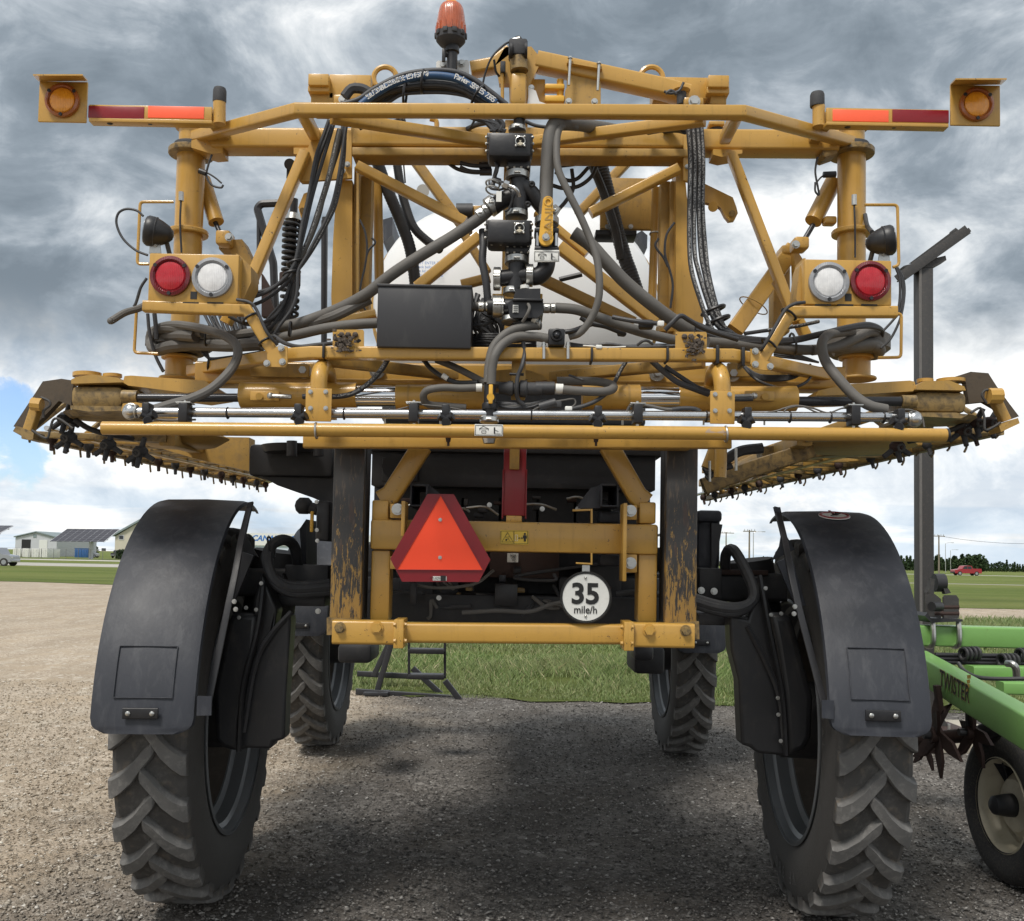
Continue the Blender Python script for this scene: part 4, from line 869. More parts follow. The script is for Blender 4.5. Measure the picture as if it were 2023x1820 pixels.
hose('H', [(560, 830, 4.5), (700, 850, 4.48), (880, 830, 4.48), (980, 760, 4.5)], 8, m=HOSE, name='engine_hose')
hose('H', [(1600, 880, 4.5), (1700, 870, 4.5), (1830, 880, 4.55)], 14, m=HOSEB, name='engine_hose')
for i in range(26):
    x = rr_.uniform(470, 1600); y = rr_.choice([rr_.uniform(360, 500), rr_.uniform(700, 960)]); w_ = rr_.uniform(15, 60); h_ = rr_.uniform(12, 40)
    part('engine_fitting', bx('H', x, y, x+w_, y+h_, 4.60+rr_.uniform(0, .1), .08, .006), rr_.choice([RUBBER, POST, FEND, RUST, PLAST, GREASE]))
for i in range(8):
    x = rr_.uniform(480, 1500); y = rr_.choice([rr_.uniform(380, 480), rr_.uniform(820, 950)])
    part('steel_line', B().tube(zp('H', [(x, y, 4.56), (x+rr_.uniform(40, 120), y+rr_.uniform(-8, 8), 4.56), (x+rr_.uniform(130, 180), y+rr_.uniform(10, 60), 4.58)]), .006, 8, 4), GALV)
# hitch stubs
for x0, x1, g0 in ((555, 645, 710), (1520, 1613, 1410)):
    b = B(); c = z('H', (x0+x1)/2, 382, 4.35); w_ = zl('H', abs(x1-x0), 4.35); t_ = .008
    for dx, dz, sx, sz in ((-w_/2+t_/2, 0, t_, w_*1.25), (w_/2-t_/2, 0, t_, w_*1.25), (0, w_*.625-t_/2, w_-2*t_, t_), (0, -w_*.625+t_/2, w_-2*t_, t_)):
        b.box(c+Vector((dx, .2, dz)), (sx, .4, sz), None, .0015)
    s_ = part('receiver_tube', b, FEND)
    if g0 < 1000: part('gusset', pl('H', [(645, 322), (712, 375), (760, 440), (645, 440)], 4.40, .02), FEND, s_)
    else: part('gusset', pl('H', [(1520, 330), (1470, 345), (1405, 430), (1408, 446), (1520, 446)], 4.40, .02), FEND, s_)
# red swing post
rp = part('red_post', bx('H', 1028, 138, 1143, 485, 4.3, .09), REDP)
part('side_flange', bx('H', 1022, 250, 1030, 500, 4.29, .11), REDP, rp); part('side_flange', bx('H', 1141, 250, 1147, 500, 4.29, .11), REDP, rp)
part('post_tongue', bx('H', 1060, 130, 1110, 250, 4.27, .03), GOLD2, rp); part('post_foot', bx('H', 1042, 484, 1122, 520, 4.29, .1), GOLD, rp)
# ---------------------------------------------------------------- lower lift frame
part('mast', bx('H', 160, 128, 318, 1010, 4.2, .14, .008), WORN); part('mast', bx('H', 1850, 135, 2010, 1030, 4.2, .14, .008), WORN)
part('mast_flange', bx('H', 318, 128, 330, 1010, 4.24, .12), DARK); part('mast_flange', bx('H', 1840, 135, 1851, 1030, 4.24, .12), DARK)
part('mast_shoe', pl('H', [(135, 1000), (300, 1010), (300, 1085), (135, 1088)], 4.18, .14), GREASE); part('mast_shoe', pl('H', [(1870, 1025), (2018, 1020), (2020, 1110), (1985, 1112), (1870, 1050)], 4.18, .14), GREASE)
bb = part('bottom_bar', B().sweep(zp('H', [(172, 1070), (500, 1074)], 4.17), .098, .098, .012), GOLD)
part('bottom_bar', B().sweep(zp('H', [(525, 1074), (1640, 1083)], 4.19), zl('H', 98, 4.19), zl('H', 100, 4.19), .014), GOLD)
part('bottom_bar', B().sweep(zp('H', [(1665, 1084), (1985, 1090)], 4.17), .100, .100, .012), GOLD)
for x in (497, 520, 1642, 1665):
    f = part('coupling_flange', B().box(z('H', x, 1076 if x < 1000 else 1088, 4.17), (.022, .15, zl('H', 142, 4.17)), None, .003), GOLD)
for x, s_ in ((478, 1), (535, -1), (1625, 1), (1680, -1)):
    yy = 1018 if x < 1000 else 1030
    for dy in (18, 100):
        part('flange_bolt', B().hexbolt(z('H', x+s_*8, yy+dy, 4.10), (-s_, 0, 0), .013), GOLD)
for x, y, r in ((203, 1050, .024), (390, 1050, .028), (1765, 1063, .028), (1950, 1065, .024)):
    part('pin_bolt', B().hexbolt(z('H', x, y, 4.12), (0, -1, 0), r, .022), GOLD if r > .025 else GREASE)
part('grease_smear', B().plate([zd('H', *q) for q in ((170, 1010), (265, 1012), (262, 1050), (235, 1085), (190, 1085), (170, 1060))], 4.1215, .002), MUD) if False else None
for X_, s_ in ((405, 1), (1758, -1)):
    part('upright', bx('H', X_-48, 660, X_+48, 1012 if s_ > 0 else 1022, 4.27, .12, .008), GOLD)
    part('upright_sleeve', bx('H', X_-42, 405 if s_ > 0 else 415, X_+42, 525, 4.275, .11, .008), GOLD)
part('crossbeam', bx('H', 355, 515, 1812, 668, 4.25, .15, .012), GOLD)
part('diagonal', B().sweep(zp('H', [(410, 408), (460, 380), (620, 130)], 4.33), .085, .07, .01, up=(0, 1, 0)), GOLD)
part('diagonal', B().sweep(zp('H', [(1750, 420), (1705, 385), (1560, 132)], 4.33), .085, .07, .01, up=(0, 1, 0)), GOLD)
for x0, x1, y0, y1 in ((517, 533, 412, 590), (1630, 1647, 422, 815)):
    part('lug_plate', B().box(z('H', (x0+x1)/2, (y0+y1)/2, 4.2)+Vector((0, .03, 0)), (.016, .13, zl('H', y1-y0, 4.2)), None, .003), GOLD)
for a, bq in (((455, 425), (517, 497)), ((1647, 430), (1705, 505)), ((1647, 680), (1705, 772)), ((455, 690), (517, 755))):
    part('ear_plate', bx('H', a[0], a[1], bq[0], bq[1], 4.24, .02), GOLD)
bolts('H', [(493, 452), (1672, 460), (1672, 724)], 4.235, .026)
# slow moving vehicle triangle
tr = part('warning_triangle', pl('H', [(645, 374), (778, 376), (963, 707), (904, 820), (516, 818), (456, 702)], 4.14, .004), REDR, label='dark red and orange warning triangle')
part('orange_triangle', pl('H', [(711, 379), (926, 760), (489, 758)], 4.136, .003), SMVO, tr)
bd = B()
for a, bq in (((711, 379), (926, 760)), ((926, 760), (489, 758)), ((489, 758), (711, 379))): bd.sweep(zp('H', [a, bq], 4.1345), .004, .003, .0005)
part('triangle_edge', bd, REDP, tr)
for p in ((709, 505), (708, 696)): part('rivet', B().hexbolt(z('H', p[0], p[1], 4.136), (0, -1, 0), .008), GALV, tr)
lb = part('sticker', bx('H', 672, 791, 741, 813, 4.138, .002, 0), LABELW, tr)
tb = B(); c = z('H', 692, 799, 4.1365); text(tb, 'SMV EMBLEM', c, .010); text(tb, 'S276.6', z('H', 690, 807, 4.1365), .010)
for i in range(9): tb.box(z('H', 712+i*3, 801, 4.1365), (.0018 if i % 2 else .003, .0008, .022), None, 0)
part('sticker_print', tb, INK, tr)
part('triangle_bracket', bx('H', 690, 440, 730, 760, 4.16, .09), BLACKM, tr)
# speed disc
ds = part('speed_disc', B().cyl(z('H', 1446, 897, 4.14), z('H', 1446, 897, 4.14)+Vector((0, .004, 0)), zl('H', 127, 4.14), n=64), LABELW, label='round white plate reading 35 mile/h')
c = z('H', 1446, 897, 4.138)
part('disc_ring', B().lathe(c, (0, 1, 0), [(zl('H', 118, 4.14), -.0005), (zl('H', 122.5, 4.14), -.0005), (zl('H', 122.5, 4.14), .0015), (zl('H', 118, 4.14), .0015)], 64, cap=False), INK, ds)
part('disc_rim', B().ring(c, (0, 1, 0), zl('H', 127, 4.14), .003, 64, 6), INK, ds)
tb = B(); text(tb, '35', z('H', 1443, 884, 4.1375), .118, bold=.028, sx=1.02); part('numerals', tb, INK, ds, fixn=False)
tb = B(); text(tb, 'mile/h', z('H', 1444, 962, 4.1375), .044, bold=.012, sx=.9); part('unit_text', tb, INK, ds, fixn=False)
for p in ((1444, 799), (1444, 992)): part('rivet', B().ball(z('H', p[0], p[1], 4.138), .006, 10), GALV, ds)
part('disc_strap', bx('H', 1427, 735, 1465, 775, 4.146, .003, 0), GALV, ds)
part('disc_hook', B().sweep(zp('H', [(1395, 724), (1474, 728), (1474, 672)], 4.15), .007, .02, .001, up=(0, 1, 0)), GOLD, ds)
part('z_bracket', B().sweep(zp('H', [(1378, 458), (1474, 455), (1474, 522)], 4.22), .008, .03, .001, up=(0, 1, 0)), GOLD)
# pictogram stickers on the beam
wl = part('warning_label', bx('H', 1012, 558, 1156, 630, 4.246, .003, 0), LABELY, label='yellow warning label with two black pictograms')
def outline(k, pts, Y, w=.003, close=True):
    b = B(); q = zp(k, pts, Y)
    for i in range(len(q) if close else len(q)-1): b.sweep([q[i], q[(i+1) % len(q)]], w, .0012, .0002)
    return b
part('label_border', outline('H', [(1016, 562), (1152, 562), (1152, 626), (1016, 626)], 4.2445, .002), INK, wl)
part('label_divider', outline('H', [(1082, 562), (1082, 626)], 4.2445, .002, False), INK, wl)
part('hazard_triangle', outline('H', [(1050, 569), (1078, 617), (1021, 617)], 4.2445, .003), INK, wl)
b = B(); Yk = 4.2445
b.sweep(zp('H', [(1038, 593), (1062, 591)], Yk), .004, .001, .0002).sweep(zp('H', [(1046, 605), (1052, 598), (1060, 612)], Yk), .004, .001, .0002).cyl(z('H', 1043, 607, Yk), z('H', 1043, 607, Yk)+Vector((0, .001, 0)), .004, n=10)
part('crush_figure', b, INK, wl)
b = B(); b.cyl(z('H', 1137, 577, Yk), z('H', 1137, 577, Yk)+Vector((0, .001, 0)), .0045, n=12).sweep(zp('H', [(1137, 583), (1137, 600)], Yk), .010, .001, .0003).sweep(zp('H', [(1134, 600), (1134, 615)], Yk), .004, .001, .0002).sweep(zp('H', [(1140, 600), (1140, 615)], Yk), .004, .001, .0002)
b.sweep(zp('H', [(1130, 584), (1128, 600)], Yk), .003, .001, .0002).sweep(zp('H', [(1144, 584), (1146, 600)], Yk), .003, .001, .0002)
part('person_figure', b, INK, wl)
b = outline('H', [(1088, 582), (1100, 582), (1100, 612), (1088, 612)], Yk, .0015); part('barrier_mark', b, LABELW, wl)
b = B().sweep(zp('H', [(1106, 598), (1124, 598)], Yk), .003, .001, .0002).prism(zp('H', [(1103, 598), (1110, 592), (1110, 604)], Yk), (0, .001, 0)).prism(zp('H', [(1127, 598), (1120, 592), (1120, 604)], Yk), (0, .001, 0)); part('arrow_mark', b, INK, wl)
sl = part('hook_label', bx('H', 1048, 674, 1104, 720, 4.68, .003, 0), LABELW); 
part('hook_symbol', outline('H', [(1062, 682), (1092, 682), (1070, 700), (1076, 712), (1090, 706), (1086, 696)], 4.677, .003), INK, sl)
# beam behind the round bumper pipe
part('carrier_beam', B().sweep([P(601, 873, 4.05), P(1443, 874, 4.05)], px(24, 4.05), px(26, 4.05), .006), GOLD)
part('carrier_beam', bx('H', 150, 85, 1990, 130, 4.12, .1, .01), GOLD2)
for x in (750, 1497):
    part('drain_cock', B().cyl(z('H', x, 88, 3.98), z('H', x, 112, 3.98), .012, .008, 10).cyl(z('H', x, 112, 3.98), z('H', x, 132, 3.98), .005, n=8), RUST)
# ---------------------------------------------------------------- round bumper pipe, spray pipe
gp_ = part('bumper_pipe', B().cyl(P(203, 846, 3.85), P(1868, 860, 3.85), px(13.4, 3.85), n=32), GOLD)
part('pipe_cap', B().cyl(P(1868, 860, 3.85), P(1873, 860, 3.85), px(13.8, 3.85), n=24), PLAST, gp_)
for u in (625, 1434):
    v = 851+(u-625)*.0085; part('u_clamp', B().ring(P(u, v, 3.85), (1, 0, .05), px(15, 3.85), .0045, 24, 8), GALV, gp_)
lb = part('pictogram_label', B().box(P(966, 852, 3.85)+Vector((0, -px(13.4, 3.85)-.002, 0)), (px(56, 3.85), .003, px(23, 3.85)), None, .002), LABELW)
c = P(966, 852, 3.85)+Vector((0, -px(13.4, 3.85)-.0045, 0))
def pictogram(c, w, h, par):
    b = B(); q = lambda x, y: c+Vector((x*w, 0, y*h))
    for a, d in (((-.47, -.42), (.47, -.42)), ((.47, -.42), (.47, .42)), ((.47, .42), (-.47, .42)), ((-.47, .42), (-.47, -.42)), ((-.34, .12), (-.20, .34)), ((-.20, .34), (.0, .12)), ((-.34, .12), (.0, .12)), ((-.32, -.02), (-.32, .12)), ((-.02, -.02), (-.02, .12)), ((-.25, -.25), (-.25, -.05)), ((-.25, -.05), (-.1, -.05)), ((-.1, -.05), (-.1, -.25)), ((-.1, -.25), (-.25, -.25)), ((.2, -.3), (.42, -.3)), ((.2, .05), (.34, -.1))):
        b.sweep([q(*a), q(*d)], .0016, .001, .0001)
    b.sweep([q(.2, -.28), q(.2, .25)], .005, .0012, .0002); part('pictogram', b, INK, par)
pictogram(c, px(56, 3.85), px(23, 3.85), lb)
sp_ = part('spray_pipe', B().cyl(P(268, 814, 3.93), P(1803, 825, 3.93), px(9.6, 3.93), n=28), STEEL)
for u, v in ((258, 813), (1806, 828)):
    part('pipe_elbow', B().ball(P(u, v, 3.93), px(15, 3.93), 20, (1, .9, 1)), STEEL, sp_)
    part('elbow_collar', B().ring(P(u+(12 if u < 900 else -12), v, 3.93), (1, 0, 0), px(11, 3.93), .006, 24, 8), GALV, sp_)
    part('elbow_band', B().ring(P(u, v, 3.93), (0, 1, 0), px(15, 3.93), .004, 24, 8), GALV, sp_)
def nozzle(u, v):
    n = part('nozzle_body', B().box(P(u, v+5, 3.90), (px(15, 3.93), .06, px(28, 3.93)), None, .006), PLAST)
    for s_ in (-1, 1): part('nozzle_arm', B().cyl(P(u, v+20, 3.87), P(u+s_*14, v+13, 3.86), .014, .017, 12), PLAST, n)
    part('nozzle_cap', B().cyl(P(u, v+24, 3.90), P(u, v+26, 3.83), .021, .017, 14), PLAST, n)
for u, v in ((292, 806), (591, 808), (881, 809), (1181, 812), (1475, 815), (1776, 818)): nozzle(u, v)
for u, v in ((366, 797), (818, 797), (1259, 799), (1686, 802)):
    n = part('clamp_block', B().box(P(u, v+20, 3.90), (px(18, 3.93), .07, px(38, 3.93)), None, .004), PLAST)
    part('clamp_plate', B().box(P(u, v, 3.90), (px(30, 3.93), .06, .005), None, .001), GALV, n); part('bolt', B().cyl(P(u, v-6, 3.9), P(u, v+44, 3.9), .006, n=8), GALV, n)
for u in (450, 680, 1050, 1395, 1560, 1640, 1745): part('cable_tie', B().ring(P(u, 815+(u-250)*.007, 3.93), (1, 0, 0), px(10.6, 3.93), .0035, 20, 6), PLAST)
for x0 in (300, 760, 870, 1230, 1390, 1510): part('drop_tube', B().cyl(P(x0, 826, 3.98), P(x0, 840, 3.98), .004, n=8), GALV)
# hoops
for u0, u1, ua, ub in ((603, 655, 637, 622), (1403, 1452, 1417, 1431)):
    vv = 767 if u0 < 1000 else 772
    br = part('hoop_bracket', B().pbox(u0, vv, u1, vv+66, 3.88, .008, .003), GOLD)
    for a in (.2, .78):
        for d in (.11, .60): part('bolt', B().hexbolt(P(u0+(u1-u0)*a, vv+66*d, 3.878), (0, -1, 0), .0095), GALV, br)
    rt = px(17.5, 3.95)
    if u0 < 1000: pts = [P(629, 830, 3.93), P(630, 770, 3.93), P(631, 742, 3.94), P(637, 727, 4.0), P(646, 733, 4.12), P(650, 760, 4.2), P(650, 830, 4.22)]
    else: pts = [P(1428, 835, 3.93), P(1427, 775, 3.93), P(1425, 748, 3.94), P(1419, 732, 4.0), P(1410, 738, 4.12), P(1407, 765, 4.2), P(1407, 835, 4.22)]
    part('hoop_tube', B().tube(pts, rt*.95, 18, 8), GOLD)
# ---------------------------------------------------------------- twin lift cylinders
def cylr(name, u0, u1, v, rpx, Y, m, dv=0, **k): return part(name, B().cyl(P(u0, v, Y), P(u1, v+dv, Y), px(rpx, Y), n=36), m, **k)
cylr('cylinder_rod', 262, 480, 786, 8.5, 4.15, DROD); cylr('cylinder_rod', 1570, 1790, 793, 9.5, 4.15, DROD)
cylr('cylinder_barrel', 476, 705, 781, 25, 4.15, GOLD); cylr('chrome_sleeve', 700, 786, 783, 21, 4.15, CHROME); cylr('cylinder_barrel', 783, 960, 785, 25, 4.15, GOLD)
cylr('cylinder_barrel', 1150, 1264, 785, 25, 4.15, GOLD); cylr('chrome_sleeve', 1262, 1344, 786, 21.5, 4.15, CHROME); cylr('cylinder_barrel', 1340, 1572, 788, 25, 4.15, GOLD)
for u in (808, 1241): cylr('barrel_collar', u-2, u+2, 785, 26, 4.15, GOLD2)
for u, s_ in ((524, 1), (1500, -1)):
    p_ = part('port_plate', B().box(P(u, 783, 4.08), (.12, .02, .04), None, .004), GOLD)
    part('port_boss', B().cyl(P(u-s_*12, 783, 4.07), P(u-s_*12, 783, 4.05), .014, n=14), GOLD, p_); part('port_fitting', B().cyl(P(u+s_*12, 782, 4.05), P(u+s_*52, 784, 4.05), .009, n=10), GALV, p_)
    part('port_elbow', B().ball(P(u+s_*10, 782, 4.05), .014, 10), GALV, p_)
for k, pts in (('D', [(1700, 880), (1800, 878), (1900, 880), (1990, 860), (2080, 800), (2150, 720), (2190, 650)]), ):
    hose(k, pts, 15, 4.04, HOSEB); stripe(k, pts, 15, 4.04, .5, a=.3)
hose('G', [(330, 742), (240, 745), (150, 740), (60, 700), (-20, 670), (-130, 600), (-220, 540)], 15, 4.04, HOSEB)
# ---------------------------------------------------------------- boom root hinges
for s_ in (-1, 1):
    k = 'D' if s_ < 0 else 'G'
    if s_ < 0:
        h = part('hinge_housing', bx(k, 388, 815, 690, 945, 4.2, .34, .03), GREASE)
        part('hinge_top', pl(k, [(430, 770), (520, 755), (665, 775), (690, 800), (400, 808), (400, 785)], 4.18, .4), GOLD2, h)
        part('hinge_cap', B().cyl(z(k, 490, 770, 4.35), z(k, 490, 748, 4.35), .06, n=20), GOLD, h); part('hinge_cap', B().cyl(z(k, 632, 772, 4.35), z(k, 632, 755, 4.35), .04, n=20), GOLD, h)
        part('hinge_bottom', pl(k, [(395, 948), (500, 965), (690, 960), (690, 935), (395, 930)], 4.18, .42), GREASE, h)
        part('hinge_disc', B().cyl(z(k, 560, 975, 4.42), z(k, 560, 1003, 4.42), .15, .12, 28), GREASE, h)
        part('tie_arm', pl(k, [(700, 765), (735, 762), (1150, 790), (1180, 812), (1180, 840), (1050, 860), (720, 818), (690, 800)], 4.19, .35), GOLD)
        part('rod_eye', B().cyl(z(k, 690, 880, 4.15), z(k, 775, 882, 4.15), px(13, 4.15), n=18), GREASE)
        part('lower_arm', pl(k, [(690, 920), (760, 912), (1060, 960), (1060, 1005), (720, 985), (680, 960)], 4.1, .02), GOLD)
    else:
        h = part('hinge_housing', bx(k, 1345, 690, 1675, 830, 4.2, .34, .03), GREASE)
        part('hinge_top', pl(k, [(1360, 655), (1400, 632), (1560, 628), (1650, 665), (1660, 690), (1345, 684)], 4.18, .4), GOLD2, h)
        part('hinge_cap', B().cyl(z(k, 1405, 640, 4.35), z(k, 1405, 620, 4.35), .035, n=20), GOLD, h); part('hinge_cap', B().cyl(z(k, 1565, 640, 4.35), z(k, 1565, 620, 4.35), .06, n=20), GOLD, h)
        part('hinge_bottom', pl(k, [(1345, 828), (1600, 828), (1670, 845), (1630, 865), (1345, 850)], 4.18, .42), GREASE, h)
        part('hinge_disc', B().cyl(z(k, 1500, 865, 4.42), z(k, 1500, 895, 4.42), .15, .12, 28), GREASE, h)
        part('tie_arm', pl(k, [(1340, 635), (1310, 628), (930, 650), (740, 690), (720, 722), (1000, 715), (1330, 695), (1348, 670)], 4.19, .35), GOLD)
        part('rod_eye', B().cyl(z(k, 1345, 760, 4.15), z(k, 1255, 760, 4.15), px(13, 4.15), n=18), GREASE)
# lower linkage beam with big bolts, lower pivots
part('linkage_beam', B().sweep([P(395, 741, 4.45), P(1660, 752, 4.45)], .14, px(52, 4.45)*.86, .012), GOLD)
part('linkage_seam', B().sweep([P(440, 748, 4.375), P(1620, 756, 4.375)], .004, .006, .001), GOLD2)
bolts('O', [(x, y) for x, y in ((600, 732), (745, 732))], 4.36, .024) if False else None
for u, v in ((600, 733), (745, 733), (1298, 738), (1447, 739)):
    part('spring_washer', B().cyl(P(u, v, 4.37), P(u, v, 4.355), .034, n=20), GALV); part('linkage_bolt', B().hexbolt(P(u, v, 4.355), (0, -1, 0), .024, .03), GALV)
for u in (552, 1495): part('side_plate', B().pbox(u-58, 718, u+58, 745, 4.33, .02), GOLD2)
def flange(c, R0, h, m=GOLD, parent=None, name='flange'): return part(name, B().lathe(Vector(c)-Vector((0, 0, h/2)), (0, 0, 1), [(R0*.97, 0), (R0, .004), (R0, h-.004), (R0*.97, h)], 36), m, parent)
for uT, uM, uB, s_ in ((374, 371, 354, -1), (1684, 1682, 1692, 1)):
    Y = 4.6; r = px(27.5, Y)
    a = P(uM, 500, Y); x = a.x
    t_ = part('pivot_tube', B().cyl((x, Y, P(uM, 655, Y).z), (x, Y, P(uM, 300, Y).z), r, n=36), GOLD)
    part('hub_tube', B().cyl((x, Y, P(uM, 298, Y).z), (x, Y, P(uM, 250, Y).z), r*.92, n=36), GOLD, t_)
    flange((x, Y, P(uM, 252, Y).z), r*1.22, .02, GOLD, t_); flange((x, Y, P(uM, 303, Y).z), r*1.62, .028, GREASE, t_); flange((x, Y, P(uM, 293, Y).z), r*1.25, .03, RUBBER, t_, 'seal_ring'); flange((x, Y, P(uM, 461, Y).z), r*1.42, .022, GOLD, t_)
    xb = P(uB, 728, Y).x; t2 = part('lower_pivot', B().cyl((xb, Y, P(uB, 748, Y).z), (xb, Y, P(uB, 708, Y).z), r*.98, n=36), GOLD)
    flange((xb, Y, P(uB, 707, Y).z), r*1.28, .016, GOLD, t2); flange((xb, Y, P(uB, 692, Y).z), r*.9, .05, RUST, t2, 'seal_ring'); flange((xb, Y, P(uB, 749, Y).z), r*1.4, .012, GOLD2, t2)
# breather hose with fitting in front of each tube
hose('A', [(1018, 1110, 4.5), (1012, 1250, 4.5), (1020, 1420, 4.5)], 6, m=HOSEB); part('fitting', B().cyl(z('A', 1018, 1080, 4.5), z('A', 1018, 1130, 4.5), .012, n=8), GALV)
hose('T', [(1607, 590, 4.5), (1612, 740, 4.5), (1613, 920, 4.5)], 6, m=HOSEB); part('fitting', B().cyl(z('T', 1607, 525, 4.5), z('T', 1607, 590, 4.5), .012, n=8), GALV)
# ---------------------------------------------------------------- upper frame
W1 = px(25, 3.95)
bf = part('bumper_frame', B().sweep([P(386, 271, 4.55), P(588, 218, 4.0), P(1467, 223, 4.0), P(1682, 281, 4.55)], W1, W1, .008), GOLD)
part('frame_strut', B().sweep([P(598, 222, 4.02), P(622, 268, 4.45)], W1*.95, W1*.95, .008), GOLD, bf); part('frame_strut', B().sweep([P(1455, 228, 4.02), P(1432, 275, 4.45)], W1*.95, W1*.95, .008), GOLD, bf)
part('frame_brace', B().sweep([P(655, 232, 4.05), P(975, 281, 4.42)], W1*.9, W1*.95, .008), GOLD, bf); part('frame_brace', B().sweep([P(1392, 237, 4.05), P(1040, 282, 4.42)], W1*.9, W1*.95, .008), GOLD, bf)
part('main_beam', B().sweep([P(425, 281, 4.55), P(708, 282, 4.55)], .12, px(41, 4.5), .012), GOLD)
part('main_beam', B().sweep([P(698, 279, 4.52), P(1370, 283, 4.52)], .13, px(40, 4.5), .012), GOLD)
part('main_beam', B().sweep([P(1360, 284, 4.55), P(1650, 286, 4.55)], .12, px(42, 4.5), .012), GOLD)
part('under_beam', B().sweep([P(700, 309, 4.50), P(1368, 312, 4.50)], .12, px(17, 4.5), .006), GOLD2)
part('beam_gusset', pl('A', [(1190, 760), (1250, 730), (1250, 860), (1190, 865), (1075, 830), (1075, 790)], 4.5, .1), GOLD); part('beam_gusset', pl('T', [(1420, 190), (1500, 220), (1500, 260), (1430, 285), (1400, 275)], 4.5, .1), GREASE)
for k, poly in (('A', [(1650, 830), (1760, 830), (1760, 875), (1650, 865)]), ('T', [(715, 235), (900, 240), (900, 262), (770, 285), (715, 270)])): part('weld_pad', pl(k, poly, 4.46, .1), GOLD)
# hook plates behind the left/right hose bundles
part('hinge_plate', pl('B', [(20, 880), (90, 740), (290, 740), (290, 1000), (0, 1020)], 4.45, .02), GOLD); part('hinge_plate', pl('T', [(528, 150), (655, 150), (655, 300), (560, 440), (528, 430)], 4.45, .02), GOLD)
bolts('B', [(266, 925), (240, 960)], 4.44, .014); bolts('T', [(552, 347)], 4.44, .012)
# upper masts (two channels each side)
for poly, m_, Y in (([(555, 640), (710, 640), (710, 1540), (540, 1540), (555, 1350), (555, 950)], GOLD, 4.5),): part('upper_mast', pl('S', [(590, 500), (705, 500), (705, 1560), (560, 1560), (552, 1350), (565, 950), (585, 640)], 4.5, .12), GOLD)
part('mast_channel', bx('S', 705, 380, 745, 1560, 4.53, .1), GOLD2); part('mast_channel', bx('S', 748, 450, 838, 1560, 4.6, .08), GOLD2)
part('mast_edge', B().sweep(zp('S', [(748, 330), (748, 1500)], 4.49), .012, .02, .002, up=(0, 1, 0)), GOLD2)
part('upper_mast', pl('T', [(480, 300), (528, 300), (552, 560), (556, 860), (600, 1060), (655, 1310), (640, 1400), (480, 1400)], 4.5, .12), GOLD)
part('mast_channel', bx('T', 380, 420, 440, 1400, 4.6, .08), GOLD2); part('mast_channel', bx('T', 440, 420, 482, 1400, 4.56, .1), GOLD2)
part('guide_tube', B().cyl(z('S', 890, 480, 4.75), z('S', 905, 1240, 4.75), zl('S', 36, 4.75), n=24), GOLD); part('guide_tube', B().cyl(z('T', 355, 480, 4.75), z('T', 325, 1300, 4.75), zl('T', 27, 4.75), n=24), GOLD)
part('tube_clamp', B().ring(z('T', 345, 772, 4.75), (0, .2, 1), zl('T', 30, 4.75), .004), GALV)
# braces
def brace(k, pts, w, Y, m=None, d=None, name='brace'): return part(name, B().sweep(zp(k, pts, Y), d or .06, zl(k, w, Y), .008, up=(0, 0, 1)), m or GOLD)
def br2(k, a, b_, w, Ya, Yb=None, m=None):
    a = z(k, *a, Ya); b_ = z(k, *b_, Yb or Ya); return part('brace', B().sweep([a, b_], .055, zl(k, w, Ya), .008, up=(0, 1, 0) if False else Vector((0, -1, 0)).cross((b_-a).normalized())), m or GOLD)
br2('S', (745, 400), (1535, 810), 72, 4.42); br2('S', (1640, 915), (1180, 1290), 78, 4.44); br2('T', (495, 360), (-60, 640), 62, 4.42)
br2('F', (500, 60), (1320, 690), 100, 4.44); br2('Q', (560, 735), (930, 1045), 60, 4.46)
br2('S', (1160, 350), (1560, 900), 75, 5.0, 5.0, GOLD2); br2('T', (230, 255), (-140, 650), 60, 5.0, 5.0, GOLD2)
br2('F', (350, 330), (1130, 700), 90, 4.9, 4.9, GOLD2); br2('E', (1360, 380), (1600, 320), 75, 4.9, 4.9, GOLD2); br2('S', (1500, 860), (1700, 1180), 60, 4.9, 4.9, GOLD2)
br2('A', (1715, 860), (1420, 1560), 62, 4.44, 4.38); br2('T', (830, 270), (1235, 1330), 58, 4.44, 4.38)
br2('D', (1340, 330), (1270, 470), 60, 4.3, 4.3)
br2('G', (480, 0), (665, 360), 62, 4.42, 4.42)
br2('S', (880, 1480), (600, 1540), 60, 4.45)
part('valve_plate', bx('T', 0, 410, 330, 745, 4.85, .03), GOLD2); part('valve_box', bx('T', -30, 745, 235, 780, 4.8, .12), PLAST)
bolts('T', [(45, 725), (195, 725)], 4.84, .012)
part('centre_post', B().box((P(1015, 500, 4.6).x, 4.62, (P(1015, 240, 4.6).z+P(1015, 700, 4.6).z)/2), (px(46, 4.6), .08, P(1015, 240, 4.6).z-P(1015, 700, 4.6).z), None, .006), GOLD2)
